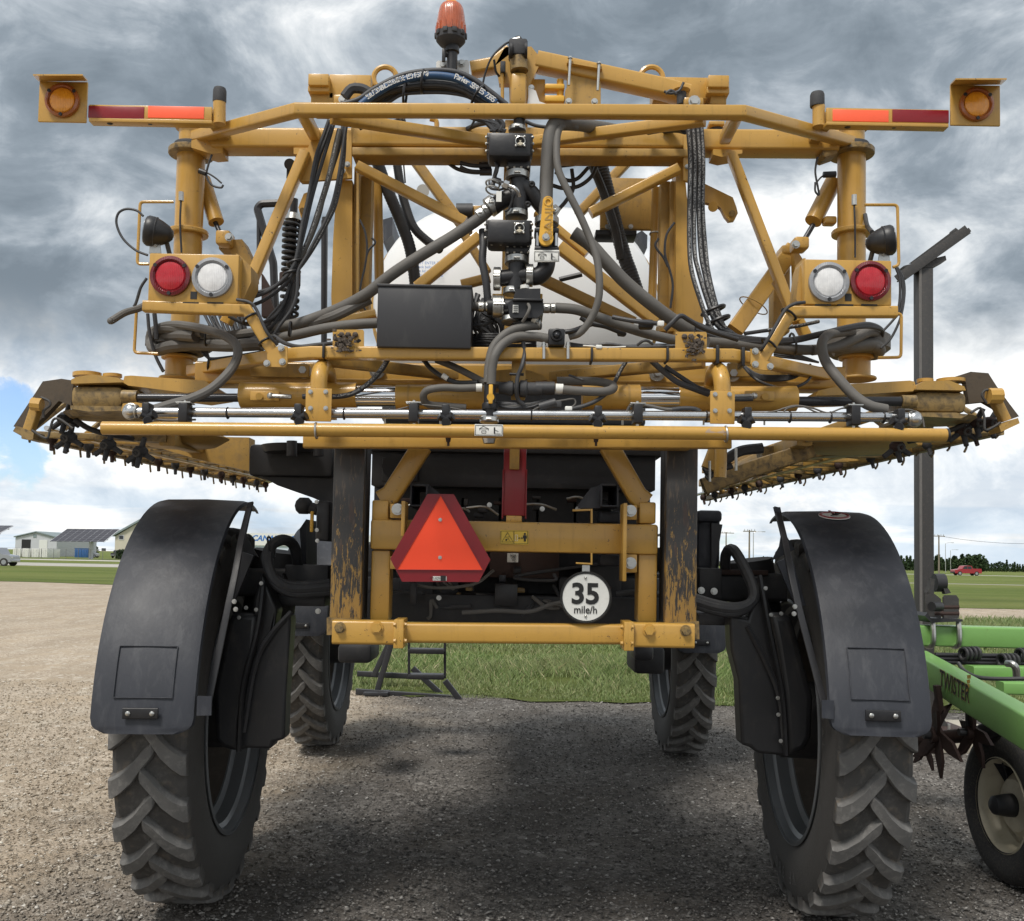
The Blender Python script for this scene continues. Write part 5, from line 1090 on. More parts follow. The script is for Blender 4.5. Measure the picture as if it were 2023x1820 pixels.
# right lug with eye hole and folded arm
lg = part('latch_lug', pl('T', [(655, 450), (840, 540), (862, 600), (872, 640), (850, 685), (815, 690), (790, 660), (765, 610), (740, 590), (655, 570)], 4.6, .03), GOLD); part('latch_pin', B().cyl(z('T', 836, 642, 4.58), z('T', 836, 642, 4.66), zl('T', 20, 4.6), n=18), GREASE, lg)
part('latch_boss', B().cyl(z('T', 715, 600, 4.58), z('T', 715, 600, 4.66), zl('T', 32, 4.6), n=18), GOLD, lg)
lg = part('latch_lug', pl('S', [(310, 700), (350, 600), (375, 590), (390, 700), (370, 780), (330, 775)], 4.6, .03), GOLD); part('latch_pin', B().cyl(z('S', 340, 722, 4.58), z('S', 340, 722, 4.66), zl('S', 20, 4.6), n=16), GREASE, lg)
part('motor_cap', B().cyl(z('S', 248, 385, 4.75), z('S', 248, 385, 4.9), zl('S', 42, 4.75), n=24), RUBBER); part('motor_cap', bx('S', 222, 400, 262, 490, 4.8, .06), FEND)
part('cap_bracket', pl('S', [(285, 350), (340, 320), (345, 460), (400, 460), (400, 515), (330, 515)], 4.8, .03), GOLD2)
# tilt cylinders beside the pivots
part('tilt_cylinder', B().cyl(z('A', 1140, 1010, 4.7), z('A', 1215, 1250, 4.65), zl('A', 44, 4.7), n=24), GOLD); part('tilt_rod', B().cyl(z('A', 1210, 1250, 4.65), z('A', 1240, 1320, 4.63), zl('A', 14, 4.65), n=16), DROD)
part('tilt_cylinder', B().cyl(z('C', 950, 800, 4.7), z('C', 838, 1020, 4.65), zl('C', 48, 4.7), n=24), GOLD); part('tilt_rod', B().cyl(z('C', 838, 1040, 4.65), z('C', 790, 1120, 4.63), zl('C', 15, 4.65), n=16), DROD)
part('rod_clevis', bx('A', 1208, 1290, 1290, 1370, 4.6, .1, .01), GOLD); part('rod_clevis', bx('C', 735, 1100, 820, 1170, 4.6, .1, .012), GOLD)
bolts('A', [(1287, 1333)], 4.6, .02); bolts('C', [(740, 1150)], 4.6, .02)
part('rocker_arm', pl('A', [(1228, 1350), (1360, 1345), (1420, 1470), (1420, 1560), (1340, 1560), (1290, 1400), (1230, 1400)], 4.68, .12), GOLD2)
part('cylinder_bracket', bx('C', 905, 985, 975, 1030, 4.6, .06, .01), GOLD)
br2('T', (1215, 870), (850, 1385), 105, 4.9, 4.75, GOLD); part('arm_cap', bx('T', 1150, 838, 1250, 895, 4.85, .12, .01), GOLD)
part('arm_post', bx('T', 1095, 900, 1205, 1400, 4.95, .1, .01), GOLD2); part('arm_post', pl('T', [(1228, 880), (1250, 880), (1300, 960), (1300, 1200), (1240, 1260)], 4.78, .06), GOLD)
part('arm_seam', B().ring(z('T', 970, 1225, 4.82), (.5, 0, .86), .075, .003), GOLD2)
# sensor leads by the hubs
for k, pts in (('A', [(1190, 870), (1170, 930), (1160, 990), (1190, 1040), (1240, 1055), (1255, 1040)]), ('A', [(1130, 960), (1170, 975), (1210, 1000), (1245, 1030)]), ('C', [(862, 660), (850, 740), (865, 830), (870, 870), (850, 850), (850, 800)]), ('C', [(850, 810), (885, 770), (920, 755), (965, 750)])):
    hose(k, pts, 6 if len(pts) > 4 else 5, 4.5, HOSEB, 'cable')
part('connector', B().cyl(z('C', 895, 758, 4.5), z('C', 965, 755, 4.5), .014, n=10), PLAST); part('connector', B().cyl(z('A', 1120, 960, 4.5), z('A', 1160, 975, 4.5), .013, n=10), PLAST)
# ---------------------------------------------------------------- top structure
tb_ = part('top_block', bx('A', 1730, 412, 1848, 480, 4.5, .2), GOLD); part('top_channel', bx('B', 160, 415, 400, 560, 4.55, .15), GOLD); part('block_post', bx('A', 1745, 515, 1875, 600, 4.55, .14), GOLD2); part('block_cap', bx('A', 1728, 480, 1850, 515, 4.52, .2), GOLD)
part('top_block', bx('C', 248, 195, 368, 265, 4.5, .2), GOLD); part('top_channel', bx('C', -60, 205, 250, 330, 4.56, .15), GOLD); part('block_cap', bx('C', 240, 262, 370, 300, 4.52, .2), GOLD); part('block_post', bx('C', 262, 300, 352, 362, 4.55, .14), GOLD2)
for k, cx_, cy_, R_ in (('B', 478, 440, 66), ('B', 1975, 440, 66)):
    c = z(k, cx_, cy_, 4.65); part('lifting_eye', B().ring(c, (0, 1, 0), zl(k, R_, 4.65), .013, 28, 8), GOLD)
pk = part('upper_arm', B().sweep(zp('B', [(960, 395), (1090, 372), (1180, 300)], 4.5), .08, zl('B', 70, 4.5), .01), GOLD)
part('upper_arm', B().sweep(zp('B', [(1330, 350), (2030, 500), (2030+150, 540)], 4.5), .09, zl('B', 95, 4.5), .01), GOLD)
part('peak_plate', pl('B', [(1150, 265), (1300, 262), (1360, 335), (1290, 480), (1275, 590), (1178, 590), (1175, 470), (1120, 470), (1100, 360)], 4.46, .04), GOLD)
part('peak_cylinder', B().cyl(z('B', 1228, 330, 4.40), z('B', 1232, 400, 4.40), zl('B', 52, 4.4), n=24), GREASE); part('peak_post', bx('B', 1180, 395, 1275, 590, 4.38, .1, .02), GOLD)
part('peak_knuckle', B().box(z('B', 1225, 285, 4.40), (.085, .09, .075), None, .012), RUBBER); part('grease_cap', B().ball(z('B', 1225, 245, 4.40), .026, 12, (1, 1, 1.3)), RUBBER)
for x in (1180, 1262): part('link_cheek', B().cyl(z('B', x, 285, 4.37), z('B', x+14, 285, 4.37), .034, n=20), DARK)
hose('B', [(1205, 228, 4.38), (1150, 250, 4.36), (1080, 320, 4.36), (1045, 400, 4.38), (1025, 480, 4.40)], 6, m=HOSEB); part('fitting', B().cyl(z('B', 1190, 228, 4.38), z('B', 1235, 218, 4.38), .009, n=8), GALV)
part('damper_rod', B().cyl(z('B', 1137, 400, 4.42), z('B', 1137, 590, 4.42), zl('B', 10, 4.4), n=12), GOLD); part('damper_head', bx('B', 1125, 340, 1155, 405, 4.4, .05), RUBBER)
hose('B', [(1090, 335, 4.4), (1100, 400, 4.42), (1120, 430, 4.44)], 7, m=HOSEB)
# clamped cover on right arm
part('arm_cover', pl('B', [(1500, 342), (1520, 340), (1698, 370), (1698, 388), (1500, 352)], 4.43, .14), GOLD); part('arm_plate', pl('B', [(1505, 352), (1690, 385), (1690, 590), (1490, 590), (1490, 510), (1500, 490)], 4.47, .05), GOLD2)
for x, y in ((1510, 350), (1672, 380)): part('u_bolt', B().sweep(zp('B', [(x+8, y-20), (x, y+130)], 4.42), .012, .012, .004), GALV); part('nut', B().hexbolt(z('B', x+8, y-20, 4.42), (0, 0, 1), .012), GALV)
bolts('B', [(1510, 570), (1655, 572)], 4.45, .016); bolts('B', [(1300, 493)], 4.43, .014)
part('side_cheek', bx('B', 1290, 440, 1378, 590, 4.52, .03), GOLD); part('brass_block', B().box(z('B', 1430, 500, 4.5), (.09, .06, .024), None, .006), YELH); part('brass_block', B().box(z('B', 1430, 568, 4.5), (.09, .06, .03), None, .006), YELH); part('brass_valve', B().cyl(z('B', 1462, 450, 4.5), z('B', 1462, 560, 4.5), .016, n=10), YELH)
part('white_bracket', pl('B', [(1283, 490), (1325, 510), (1345, 570), (1400, 590), (1283, 590)], 4.42, .006), WHITEP)
part('small_eye', bx('B', 187, 530, 260, 582, 4.4, .02, .01), GOLD); part('pivot_plate', bx('C', 112, 318, 225, 366, 4.4, .03, .01), GOLD); bolts('C', [(170, 347)], 4.39, .028); bolts('B', [(240, 560)], 4.39, .02)
part('spring_pin', B().cyl(z('C', 98, 290, 4.45), z('C', 98, 365, 4.45), .022, n=14), RUBBER); part('pin_washer', B().cyl(z('C', 98, 285, 4.45), z('C', 98, 298, 4.45), .04, .02, 18), GOLD)
hose('C', [(110, 240), (85, 285), (40, 300), (0, 290)], 8, 4.4, HOSEB, 'cable'); hose('C', [(70, 305), (40, 285), (10, 300)], 9, 4.4, HOSEB, 'cable')
part('crumpled_wrap', B().tube(zp('B', [(250, 545), (290, 500), (350, 500), (390, 520)], 4.25), .022, 7, 3), RUBBER)
for u in (872,): part('grab_handle', B().tube([P(850, 235, 4.6), P(862, 240, 4.6), P(862, 262, 4.6)], .012, 8), GOLD)
part('rubber_mount', B().cyl(z('T', 735, 80, 4.55), z('T', 735, 125, 4.55), zl('T', 44, 4.55), n=20), RUBBER); part('mount_plate', bx('T', 690, 55, 790, 80, 4.5, .1), GOLD)
part('link_rod', B().cyl(z('T', 655, 130, 4.5), z('T', 800, 132, 4.5), .007, n=8), GOLD)
# beacon
bc = z('B', 848, 170, 4.35); zb = z('B', 848, 195, 4.35).z; zt = z('B', 848, 30, 4.35).z; r0 = zl('B', 86, 4.35)
base = part('beacon_base', B().lathe((bc.x, 4.35, zb-px(27, 4.35)), (0, 0, 1), [(r0*.35, 0), (r0*.75, .012), (r0*.98, .03), (r0*1.0, px(27, 4.35))], 36), RUBBER, label='orange beacon on a grey base')
part('beacon_dome', B().lathe((bc.x, 4.35, zb), (0, 0, 1), [(r0*.98, 0), (r0*.97, .05), (r0*.88, (zt-zb)*.7), (r0*.80, (zt-zb)*.88), (r0*.7, (zt-zb)*.97), (r0*.4, zt-zb)], 40), BEAC, base)
part('beacon_reflector', B().lathe((bc.x, 4.35, zb+.02), (0, 0, 1), [(.02, 0), (.035, .05), (.045, .1), (.03, .125), (.01, .13)], 24), lens_mat('beacon_core', (.9, .35, .03), 0), base)
for i in range(30):
    a = i*2*math.pi/30; part('dome_rib', B().box((bc.x+r0*.985*math.cos(a), 4.35+r0*.985*math.sin(a), zb+.02), (.006, .006, .036), Euler((0, 0, a)), 0), BEAC, base) if i % 2 else None
for i in range(10):
    a = i*2*math.pi/10; part('base_tooth', B().box((bc.x+r0*1.0*math.cos(a), 4.35+r0*1.0*math.sin(a), zb-.008), (.012, .022, .022), Euler((0, 0, a)), .003), RUBBER, base)
part('beacon_stem', B().lathe(z('B', 853, 400, 4.35), (0, 0, 1), [(.024, 0), (.024, .08), (.032, .085), (.030, .11), (.026, .13), (.034, .16), (.05, .185)], 20), PLAST, base)
part('wing_knob', B().box(z('B', 808, 312, 4.33), (.016, .012, .06), None, .004).cyl(z('B', 808, 312, 4.34), z('B', 845, 312, 4.35), .009, n=8), PLAST, base)
part('beacon_bracket', pl('B', [(765, 350), (775, 342), (945, 338), (950, 350), (950, 425), (765, 430)], 4.40, .008), WHITEP, base); bolts('B', [(803, 368), (909, 355)], 4.395, .016, parent=base)
part('lamp_pipe', B().cyl(z('B', 855, 400, 4.35), z('B', 860, 470, 4.35), .018, n=12), PLAST, base)
# ---------------------------------------------------------------- warning arms with amber lamps
def lamp(c, ro, ri, lm, rm, parent=None, name='lamp'):
    c = Vector(c); o = part(name, B().lathe(c, (0, -1, 0), [(ro*.97, -.012), (ro, -.004), (ro*.99, .010), (ri*1.12, .014), (ri*1.02, .008), (ri, .004)], 48), rm, parent)
    part('lens', B().lathe(c, (0, -1, 0), [(ri*1.01, .002), (ri*.93, .008), (ri*.7, .012), (ri*.35, .015), (.001, .016)], 40), lm, o)
    for a in (35, 145, 270): part('lamp_screw', B().cyl(c+Vector((ro*.88*math.cos(R(a)), -.010, ro*.88*math.sin(R(a)))), c+Vector((ro*.88*math.cos(R(a)), -.017, ro*.88*math.sin(R(a)))), .0075, n=10), PLAST, o)
    return o
AMR = lens_mat('amber_flange', (.36, .10, .02), 0); RRIM = lens_mat('red_flange', (.16, .006, .012), 0); CRIM = lens_mat('clear_flange', (.33, .34, .36), 0)
for s_ in (-1, 1):
    Y = 4.25
    if s_ < 0: A0 = dict(pl_=(75, 151, 172.5, 243), vis=[(65, 149.5), (163, 149.5), (173, 161), (76, 161)], bar=(172.5, 208, 421, 243), red=(173, 209.5, 285.5, 234), ora=(291, 209.5, 404, 234), post=(421, 446, 202, 246), cap=(420, 447, 172, 203), lamp=(123.5, 199))
    else: A0 = dict(pl_=(1877, 158, 1977.5, 250), vis=[(1888, 157.5), (1989, 157.5), (1978, 168), (1877, 169)], bar=(1630, 214, 1877, 250), red=(1762, 216.5, 1876, 242), ora=(1644, 216.5, 1757, 240.5), post=(1605, 1630, 210, 251), cap=(1600, 1629, 181, 211), lamp=(1929, 206.5))
    q = A0['pl_']; root_ = part('lamp_plate', B().pbox(q[0], q[1]+8, q[2], q[3], Y, .012, .004), GOLD, label='yellow plate carrying the round amber lamp')
    v_ = A0['vis']; part('visor', B().add([P(v_[0][0], v_[0][1], Y-.13), P(v_[1][0], v_[1][1], Y-.13), P(v_[2][0], v_[2][1], Y), P(v_[3][0], v_[3][1], Y)]+[p+Vector((0, 0, .006)) for p in (P(v_[0][0], v_[0][1], Y-.13), P(v_[1][0], v_[1][1], Y-.13), P(v_[2][0], v_[2][1], Y), P(v_[3][0], v_[3][1], Y))], [(0, 1, 2, 3), (7, 6, 5, 4), (0, 4, 5, 1), (1, 5, 6, 2), (2, 6, 7, 3), (3, 7, 4, 0)]), GOLD, root_)
    lamp(P(*A0['lamp'], Y-.01), px(34.5, Y), px(26, Y), ALENS, AMR, root_, 'amber_lamp')
    q = A0['bar']; part('arm_bar', B().pbox(q[0], q[1], q[2], q[3]-7, Y, .01, .003), GOLD, root_); part('arm_lip', B().pbox(q[0], q[3]-8, q[2], q[3]-1, Y-.035, .05, .002), GOLD, root_)
    q = A0['red']; part('red_reflector', B().pbox(*q, Y-.003, .004, .001), REDR, root_); q = A0['ora']; part('orange_reflector', B().pbox(*q, Y-.003, .004, .001), ORANGE, root_)
    for f in ((.08, .4, .72) if s_ < 0 else (.18, .55, .92)):
        q = A0['bar']; u = q[0]+(q[2]-q[0])*(f if s_ > 0 else f+.1); part('lip_screw', B().ball(P(u, q[3]+.5, Y-.015), .011, 10, (1.3, 1, .7)), PLAST, root_)
    q = A0['post']; uc = (q[0]+q[1])/2; r = px((q[1]-q[0])/2, Y+.03)
    part('arm_post', B().cyl(P(uc, q[3], Y+.03), P(uc, q[2], Y+.03), r, n=24), GOLD); q = A0['cap']
    uc2 = (q[0]+q[1])/2; c0 = P(uc2, q[3], Y+.03); hh = px(q[3]-q[2], Y); rc = px((q[1]-q[0])/2, Y+.03)
    part('post_cap', B().lathe(c0, (0, 0, 1), [(rc*.96, 0), (rc, hh*.1), (rc*.98, hh*.8), (rc*.85, hh*.96), (rc*.5, hh)], 24), RUBBER)
    part('post_foot', B().box(P(uc, (246 if s_ < 0 else 252)+8, 4.42), (.05, .3, .05), None, .006), GOLD2)
# ---------------------------------------------------------------- light boxes
def lightbox(x0, y0, x1, y1, l1, l2, s_):
    Y = 3.95; bxo = part('light_box', B().pbox(x0, y0, x1, y1, Y, .14, .006), GOLD, label='yellow box with a red and a clear lamp')
    for (u, v, kind) in (l1, l2): lamp(P(u, v, Y-.006), px(40.5, Y), px(30, Y), RLENS if kind == 'r' else CLENS, RRIM if kind == 'r' else CRIM, bxo, 'red_lamp' if kind == 'r' else 'clear_lamp')
    for f in (.22, .47, .74): u = x0+(x1-x0)*f; part('slot', B().pbox(u-16, y1-3, u+16, y1, Y-.002, .01, 0), INK, bxo)
    u = (x0+x1)/2; part('keyhole', B().pbox(u-6, y1-24, u+7, y1-9, Y-.002, .01, 0), INK, bxo)
    return bxo
lightbox(292, 500, 472, 600, (337, 546, 'r'), (420, 549, 'c'), -1); lightbox(1588, 512, 1763, 604, (1637, 558, 'c'), (1719, 556, 'r'), 1)
part('box_cheek', pl('D', [(1325, 75), (1345, 85), (1410, 150), (1410, 240), (1370, 330), (1325, 330)], 4.0, .12), GOLD2); part('box_cheek', pl('T', [(1285, 925), (1262, 990), (1240, 1180), (1250, 1210), (1300, 1210), (1300, 925)], 4.0, .1), GOLD2)
part('rail_arm', B().sweep([P(285, 606, 3.97), P(489, 614, 3.97), P(552, 716, 3.97)], px(22, 3.97), px(22, 3.97), .007), GOLD)
part('rail_arm', B().sweep([P(1770, 617, 3.97), P(1563, 617, 3.97), P(1500, 720, 3.97)], px(22, 3.97), px(22, 3.97), .007), GOLD)
for k, pts in (('D', [(1570, 590), (1615, 600), (1615, 690), (1600, 715), (1505, 712), (1500, 640)]), ('G', [(315, 430), (370, 440), (380, 500), (430, 510), (470, 540), (430, 565), (330, 555), (315, 520)])): part('rail_plate', pl(k, pts, 3.93, .01), GOLD)
bolts('D', [(1580, 608), (1587, 685), (1500, 693)], 3.925, .014); bolts('G', [(345, 445), (345, 527), (438, 540)], 3.925, .014)
part('lower_rail', B().sweep([P(378, 733, 4.5), P(545, 704, 4.02), P(617, 698, 3.97), P(1445, 703, 3.97), P(1500, 713, 4.02), P(1662, 748, 4.5)], px(25, 3.97), px(25, 3.97), .007), GOLD)
part('inner_rail', B().sweep([P(640, 712, 4.05), P(900, 742, 4.4)], .05, .045, .007), GOLD2); part('inner_rail', B().sweep([P(1390, 716, 4.05), P(1090, 745, 4.4)], .05, .045, .007), GOLD2)
for k, poly, hs in (('E', [(280, 756), (530, 756), (538, 770), (538, 905), (275, 905), (275, 765)], [(350, 800), (405, 800), (465, 800)]), ('F', [(1480, 775), (1735, 775), (1743, 790), (1743, 925), (1478, 920)], [(1555, 815), (1610, 815), (1700, 870)])):
    t_ = part('tag_plate', pl(k, poly, 3.95, .008), GOLD)
    for x, y in hs: part('plate_stud', B().ball(z(k, x, y, 3.945), .012, 10), MUD, t_)
    part('plate_hole', B().cyl(z(k, 1672 if k == 'F' else 498, 812 if k == 'F' else 855, 3.949), z(k, 1672 if k == 'F' else 498, 812 if k == 'F' else 855, 3.955), .009, n=14), INK, t_)
    # swallow-nest style clumps of dried mud and grass stuck on the plate
    rn = random.Random(len(hs)+ord(k)); b = B(); x0, y0 = (370, 855) if k == 'E' else (1640, 880)
    for i in range(70):
        p = z(k, x0+rn.gauss(0, 48), y0+rn.gauss(0, 34)+abs(rn.gauss(0, 18)), 3.925+rn.uniform(-.006, .012)); b.ball(p, rn.uniform(.004, .011), 6, (1, .7, rn.uniform(.6, 1.4)))
    for i in range(60):
        p = z(k, x0+rn.gauss(0, 50), y0+rn.gauss(10, 45), 3.92); d = Vector((rn.gauss(0, 1), rn.gauss(0, .3), rn.gauss(0, 1))).normalized()*.018; b.add([p, p+d, p+d+Vector((.002, 0, .002))], [(0, 1, 2)])
    mk('dried_mud_clump', b, MUD, t_, fixn=False, kind='stuff')
# control panel box
pb = part('panel_box', B().pbox(744, 564, 932, 688, 3.92, .22, .004), BOXM, label='plain black panel box'); part('panel_lid', B().pbox(743, 562, 934, 567, 3.915, .23, .002), BLACKM, pb)
# ---------------------------------------------------------------- guard wires and work lamps
def wireloop(pts, Y): return part('guard_wire', B().tube([P(u, v, Y) for u, v in pts], px(3.2, Y), 8, 1), GOLD)
def rc(pts, r=8):       # round the corners of a polyline
    out = [pts[0]]
    for i in range(1, len(pts)-1):
        a, b_, c = Vector(pts[i-1]), Vector(pts[i]), Vector(pts[i+1]); d0 = (a-b_).normalized(); d1 = (c-b_).normalized()
        for t in (0, .25, .5, .75, 1): q = (b_+d0*r)*(1-t)**2+2*b_*t*(1-t)+(b_+d1*r)*t*t; out.append(tuple(q))
    return out+[pts[-1]]
wireloop(rc([(343, 399), (277, 399), (271, 522), (294, 522)]), 4.35); wireloop(rc([(285, 608), (270, 608), (265, 697), (312, 699)]), 4.3)
wireloop(rc([(1708, 405), (1773, 405), (1776, 525), (1764, 528)]), 4.35); wireloop(rc([(1764, 620), (1781, 620), (1780, 706), (1735, 707)]), 4.3)
def worklamp(u, v, s_, Y=4.05):
    c = P(u, v, Y); ax = Vector((s_*.93, -.22, .12)).normalized()
    o = part('work_lamp', B().lathe(c-ax*.015, -ax, [(.056, -.045), (.062, -.035), (.061, -.012), (.05, .018), (.036, .045), (.018, .062), (.001, .066)], 32), PLAST)
    part('lamp_glass', B().cyl(c+ax*.025, c+ax*.034, .052, n=28), lens_mat('worklamp_glass', (.25, .26, .28), 0), o)
    for d in (-.01, .008, .026): part('cooling_fin', B().ring(c-ax*(.02+d), ax, .052-d*.6, .0035, 28, 6), PLAST, o)
    part('lamp_bracket', B().prism([P(u+s_*-3-12, v+42, Y), P(u+s_*-3+12, v+42, Y), P(u+s_*-3+9, v+18, Y), P(u+s_*-3-9, v+18, Y)], (0, .006, 0)), GALV, o); part('bracket_bolt', B().hexbolt(P(u+s_*-3, v+25, Y-.002), (0, -1, 0), .012), GALV, o)
    part('lamp_lead', B().tube([c-ax*.06, P(u-s_*22, v+6, Y+.02), P(u-s_*26, v+20, Y+.03), P(u-s_*32, v+44, Y+.05)], .010, 8), HOSEB, o)
worklamp(303, 458, -1); worklamp(1750, 476, 1)
hose('A', [(830, 1435), (760, 1405), (690, 1340), (655, 1260), (665, 1200), (710, 1175), (770, 1185), (805, 1215)], 7, 4.1, HOSEB, 'cable')
hose('T', [(1675, 650, 4.55), (1690, 720, 4.5), (1720, 760, 4.3)], 14, m=HOSEB, name='cable')
for pts in ([(1865, 975), (1900, 1030), (1915, 1130), (1900, 1250), (1850, 1320), (1790, 1385)], [(1880, 985), (1915, 1050), (1925, 1150), (1900, 1300), (1840, 1430), (1775, 1495)], [(1870, 985), (1895, 1060), (1895, 1180), (1880, 1290)]): hose('T', pts, 8, 4.35, HOSEB, 'cable')
hose('D', [(825, 215), (790, 270), (765, 350), (752, 375)], 8, 4.3, HOSEB, 'cable'); hose('D', [(800, 240), (775, 330), (760, 370)], 6, 4.32, GALV, 'cable')
hose('D', [(860, 345, 4.3), (780, 385, 4.25), (700, 410, 4.2), (625, 455, 4.15)], 20, m=HOSE, name='drain_hose'); part('drain_end', B().ball(z('D', 622, 456, 4.15), zl('D', 20, 4.15), 12), HOSE)
hose('D', [(830, 415, 4.4), (840, 520, 4.4), (870, 640, 4.4), (910, 725, 4.4), (920, 738, 4.4)], 10, m=HOSEB, name='cable'); hose('D', [(868, 415, 4.4), (875, 480, 4.4), (880, 560, 4.4)], 13, m=HOSEB, name='cable')
# ---------------------------------------------------------------- hoses: left side
hose('D', [(2080, 330, 4.15), (1900, 420, 4.15), (1800, 455, 4.2), (1650, 500, 4.25), (1450, 520, 4.3), (1250, 540, 4.35), (1100, 520, 4.4)], 30, m=HOSE, name='large_hose')
hose('D', [(1480, 585, 4.2), (1300, 595, 4.3), (1100, 590, 4.42), (960, 600, 4.42), (880, 620, 4.45), (855, 585, 4.48), (900, 545, 4.5), (1010, 535, 4.4), (1100, 540, 4.35)], 36, m=HOSE, name='large_hose')
hose('D', [(840, 960, 4.0), (960, 925, 4.0), (1080, 890, 4.0), (1190, 835, 4.02), (1290, 740, 4.05), (1335, 650, 4.1), (1320, 580, 4.15), (1240, 530, 4.2), (1120, 495, 4.3), (980, 478, 4.4), (880, 500, 4.45), (855, 545, 4.45)], 27, m=HOSE, name='large_hose')
hose('D', [(1140, 520, 4.35), (1000, 500, 4.4), (900, 500, 4.45), (850, 530, 4.5), (870, 580, 4.5)], 30, m=HOSE, name='large_hose')
part('pivot_wrap', B().lathe((P(354, 690, 4.6).x, 4.6, P(354, 700, 4.6).z), (0, 0, 1), [(.11, 0), (.15, .03), (.15, .07), (.11, .1)], 24), HOSE)
part('hose_splash', B().plate([zd('D', *q) for q in ((1150, 830), (1185, 815), (1195, 835), (1165, 850))], 3.955, .002), LABELW) if False else None
# main left feed from valve stack
LF = [(1730, 700, 4.05), (1640, 780, 4.05), (1450, 910, 4.05), (1200, 1060, 4.06), (1000, 1190, 4.08), (820, 1330, 4.12), (640, 1430, 4.16), (470, 1500, 4.2), (300, 1555, 4.22), (130, 1580, 4.25)]
hose('S', LF, 44, m=HOSE, name='large_hose', n=16); hose('S', [(890, 1550, 4.08), (720, 1560, 4.08), (500, 1590, 4.12), (300, 1635, 4.16), (100, 1670, 4.2)], 38, m=HOSE, name='large_hose', n=14)
for x, y in ((1650, 770), (1560, 830)): pass
SB = [([(535, 60), (500, 160), (440, 330), (385, 620), (340, 820), (310, 1000), (275, 1130), (200, 1230), (80, 1320), (-60, 1370), (-160, 1400)], 14, 0),
      ([(575, 70), (530, 220), (460, 450), (405, 650), (360, 850), (320, 1020), (290, 1150), (220, 1260), (60, 1380), (-60, 1430)], 14, 0),
      ([(615, 130), (580, 280), (535, 480), (475, 680), (420, 850), (375, 970), (330, 1060), (300, 1160)], 22, 1),
      ([(640, 90), (610, 260), (560, 420), (510, 580), (465, 760), (415, 900), (365, 1010), (310, 1140), (280, 1300), (210, 1450), (110, 1580), (0, 1600)], 14, 0),
      ([(665, 90), (640, 250), (605, 480), (565, 660), (510, 800), (440, 930), (370, 1060), (310, 1170), (300, 1330), (260, 1450), (180, 1560), (130, 1640)], 13, 0),
      ([(655, 110), (645, 330), (622, 500), (580, 690), (520, 820), (440, 970), (340, 1120), (250, 1210), (120, 1290), (0, 1330), (-120, 1380)], 14, 2),
      ([(560, 65), (515, 190), (450, 380), (395, 640), (350, 840), (315, 1010), (290, 1140), (240, 1300), (180, 1450), (90, 1530), (-60, 1560), (-200, 1500)], 13, 0)]
for i, (pts, r_, k) in enumerate(SB):
    Y = 4.16+.022*(i % 4); q = [(x, y, Y) for x, y in pts]
    hose('S', q, r_, m=HOSE if k == 1 else HOSEB, name='hydraulic_hose', n=9, sub=5)
    if k: stripe('S', pts, r_, Y, .28, a=.1 if k == 1 else .02, b_=.8 if k == 1 else .55)
for x, y, r_ in ((290, 1110, 58), (260, 1190, 60)): part('cable_tie', B().ring(z('S', x, y, 4.19), (-.35, 0, 1), zl('S', r_, 4.19), .008, 20, 6), PLAST)
for i in range(9):     # loose bundle sweeping behind the left light box
    rn = random.Random(40+i); y0 = 420+rn.uniform(-15, 20)
    hose('D', [(1150+i*26, y0, 4.4), (1190+i*24, 490+i*4, 4.38), (1270+i*14, 545+rn.uniform(0, 30), 4.34), (1400+i*5, 575-i*6, 4.3), (1520, 560-i*16, 4.25), (1620, 430-i*14, 4.22), (1660, 240, 4.2)], rn.choice([9, 11, 12]), m=HOSEB, name='hydraulic_hose', n=8, sub=5)
hose('D', [(1540, 540, 4.1), (1600, 580, 4.05), (1680, 600, 4.0), (1780, 590, 4.0), (1880, 580, 4.02)], 12, m=HOSEB, name='cable')
hose('D', [(1330, 335, 3.93), (1400, 350, 3.92), (1440, 390, 3.92), (1500, 520, 3.92), (1560, 590, 3.95)], 9, m=HOSEB, name='cable')
for i in range(5): hose('D', [(1120+i*9, 600, 4.45), (1140+i*8, 640+i*3, 4.45), (1190, 665+i*3, 4.42), (1330, 650, 4.4), (1480, 625, 4.3)], 6, m=HOSEB, name='cable', n=6)
for k, x, y, ax in (('D', 1165, 540, 60), ('D', 1630, 500, 40), ('D', 1815, 620, 34), ('D', 1660, 630, 30), ('D', 1175, 700, 34)): part('cable_tie', B().ring(z(k, x, y, 4.08 if x > 1200 else 4.36), (1, .1, -.1), zl(k, ax, 4.1), .005, 18, 6), PLAST)
for x, y, Y, ax in ((1408, 440, 3.97, (.6, 0, -.9)), (1500, 570, 3.97, (.5, 0, -.9))): part('cable_tie', B().ring(z('D', x, y, Y), ax, .034, .005, 4 if False else 18, 6), PLAST)
for k, x, y in (('E', 195, 935), ('F', 775, 965), ('F', 1415, 960), ('F', 1838, 960), ('G', 112, 465), ('G', 272, 480)): part('cable_strap', bx(k, x-10, y-62, x+10, y+58, 3.93, .085, .003), PLAST)
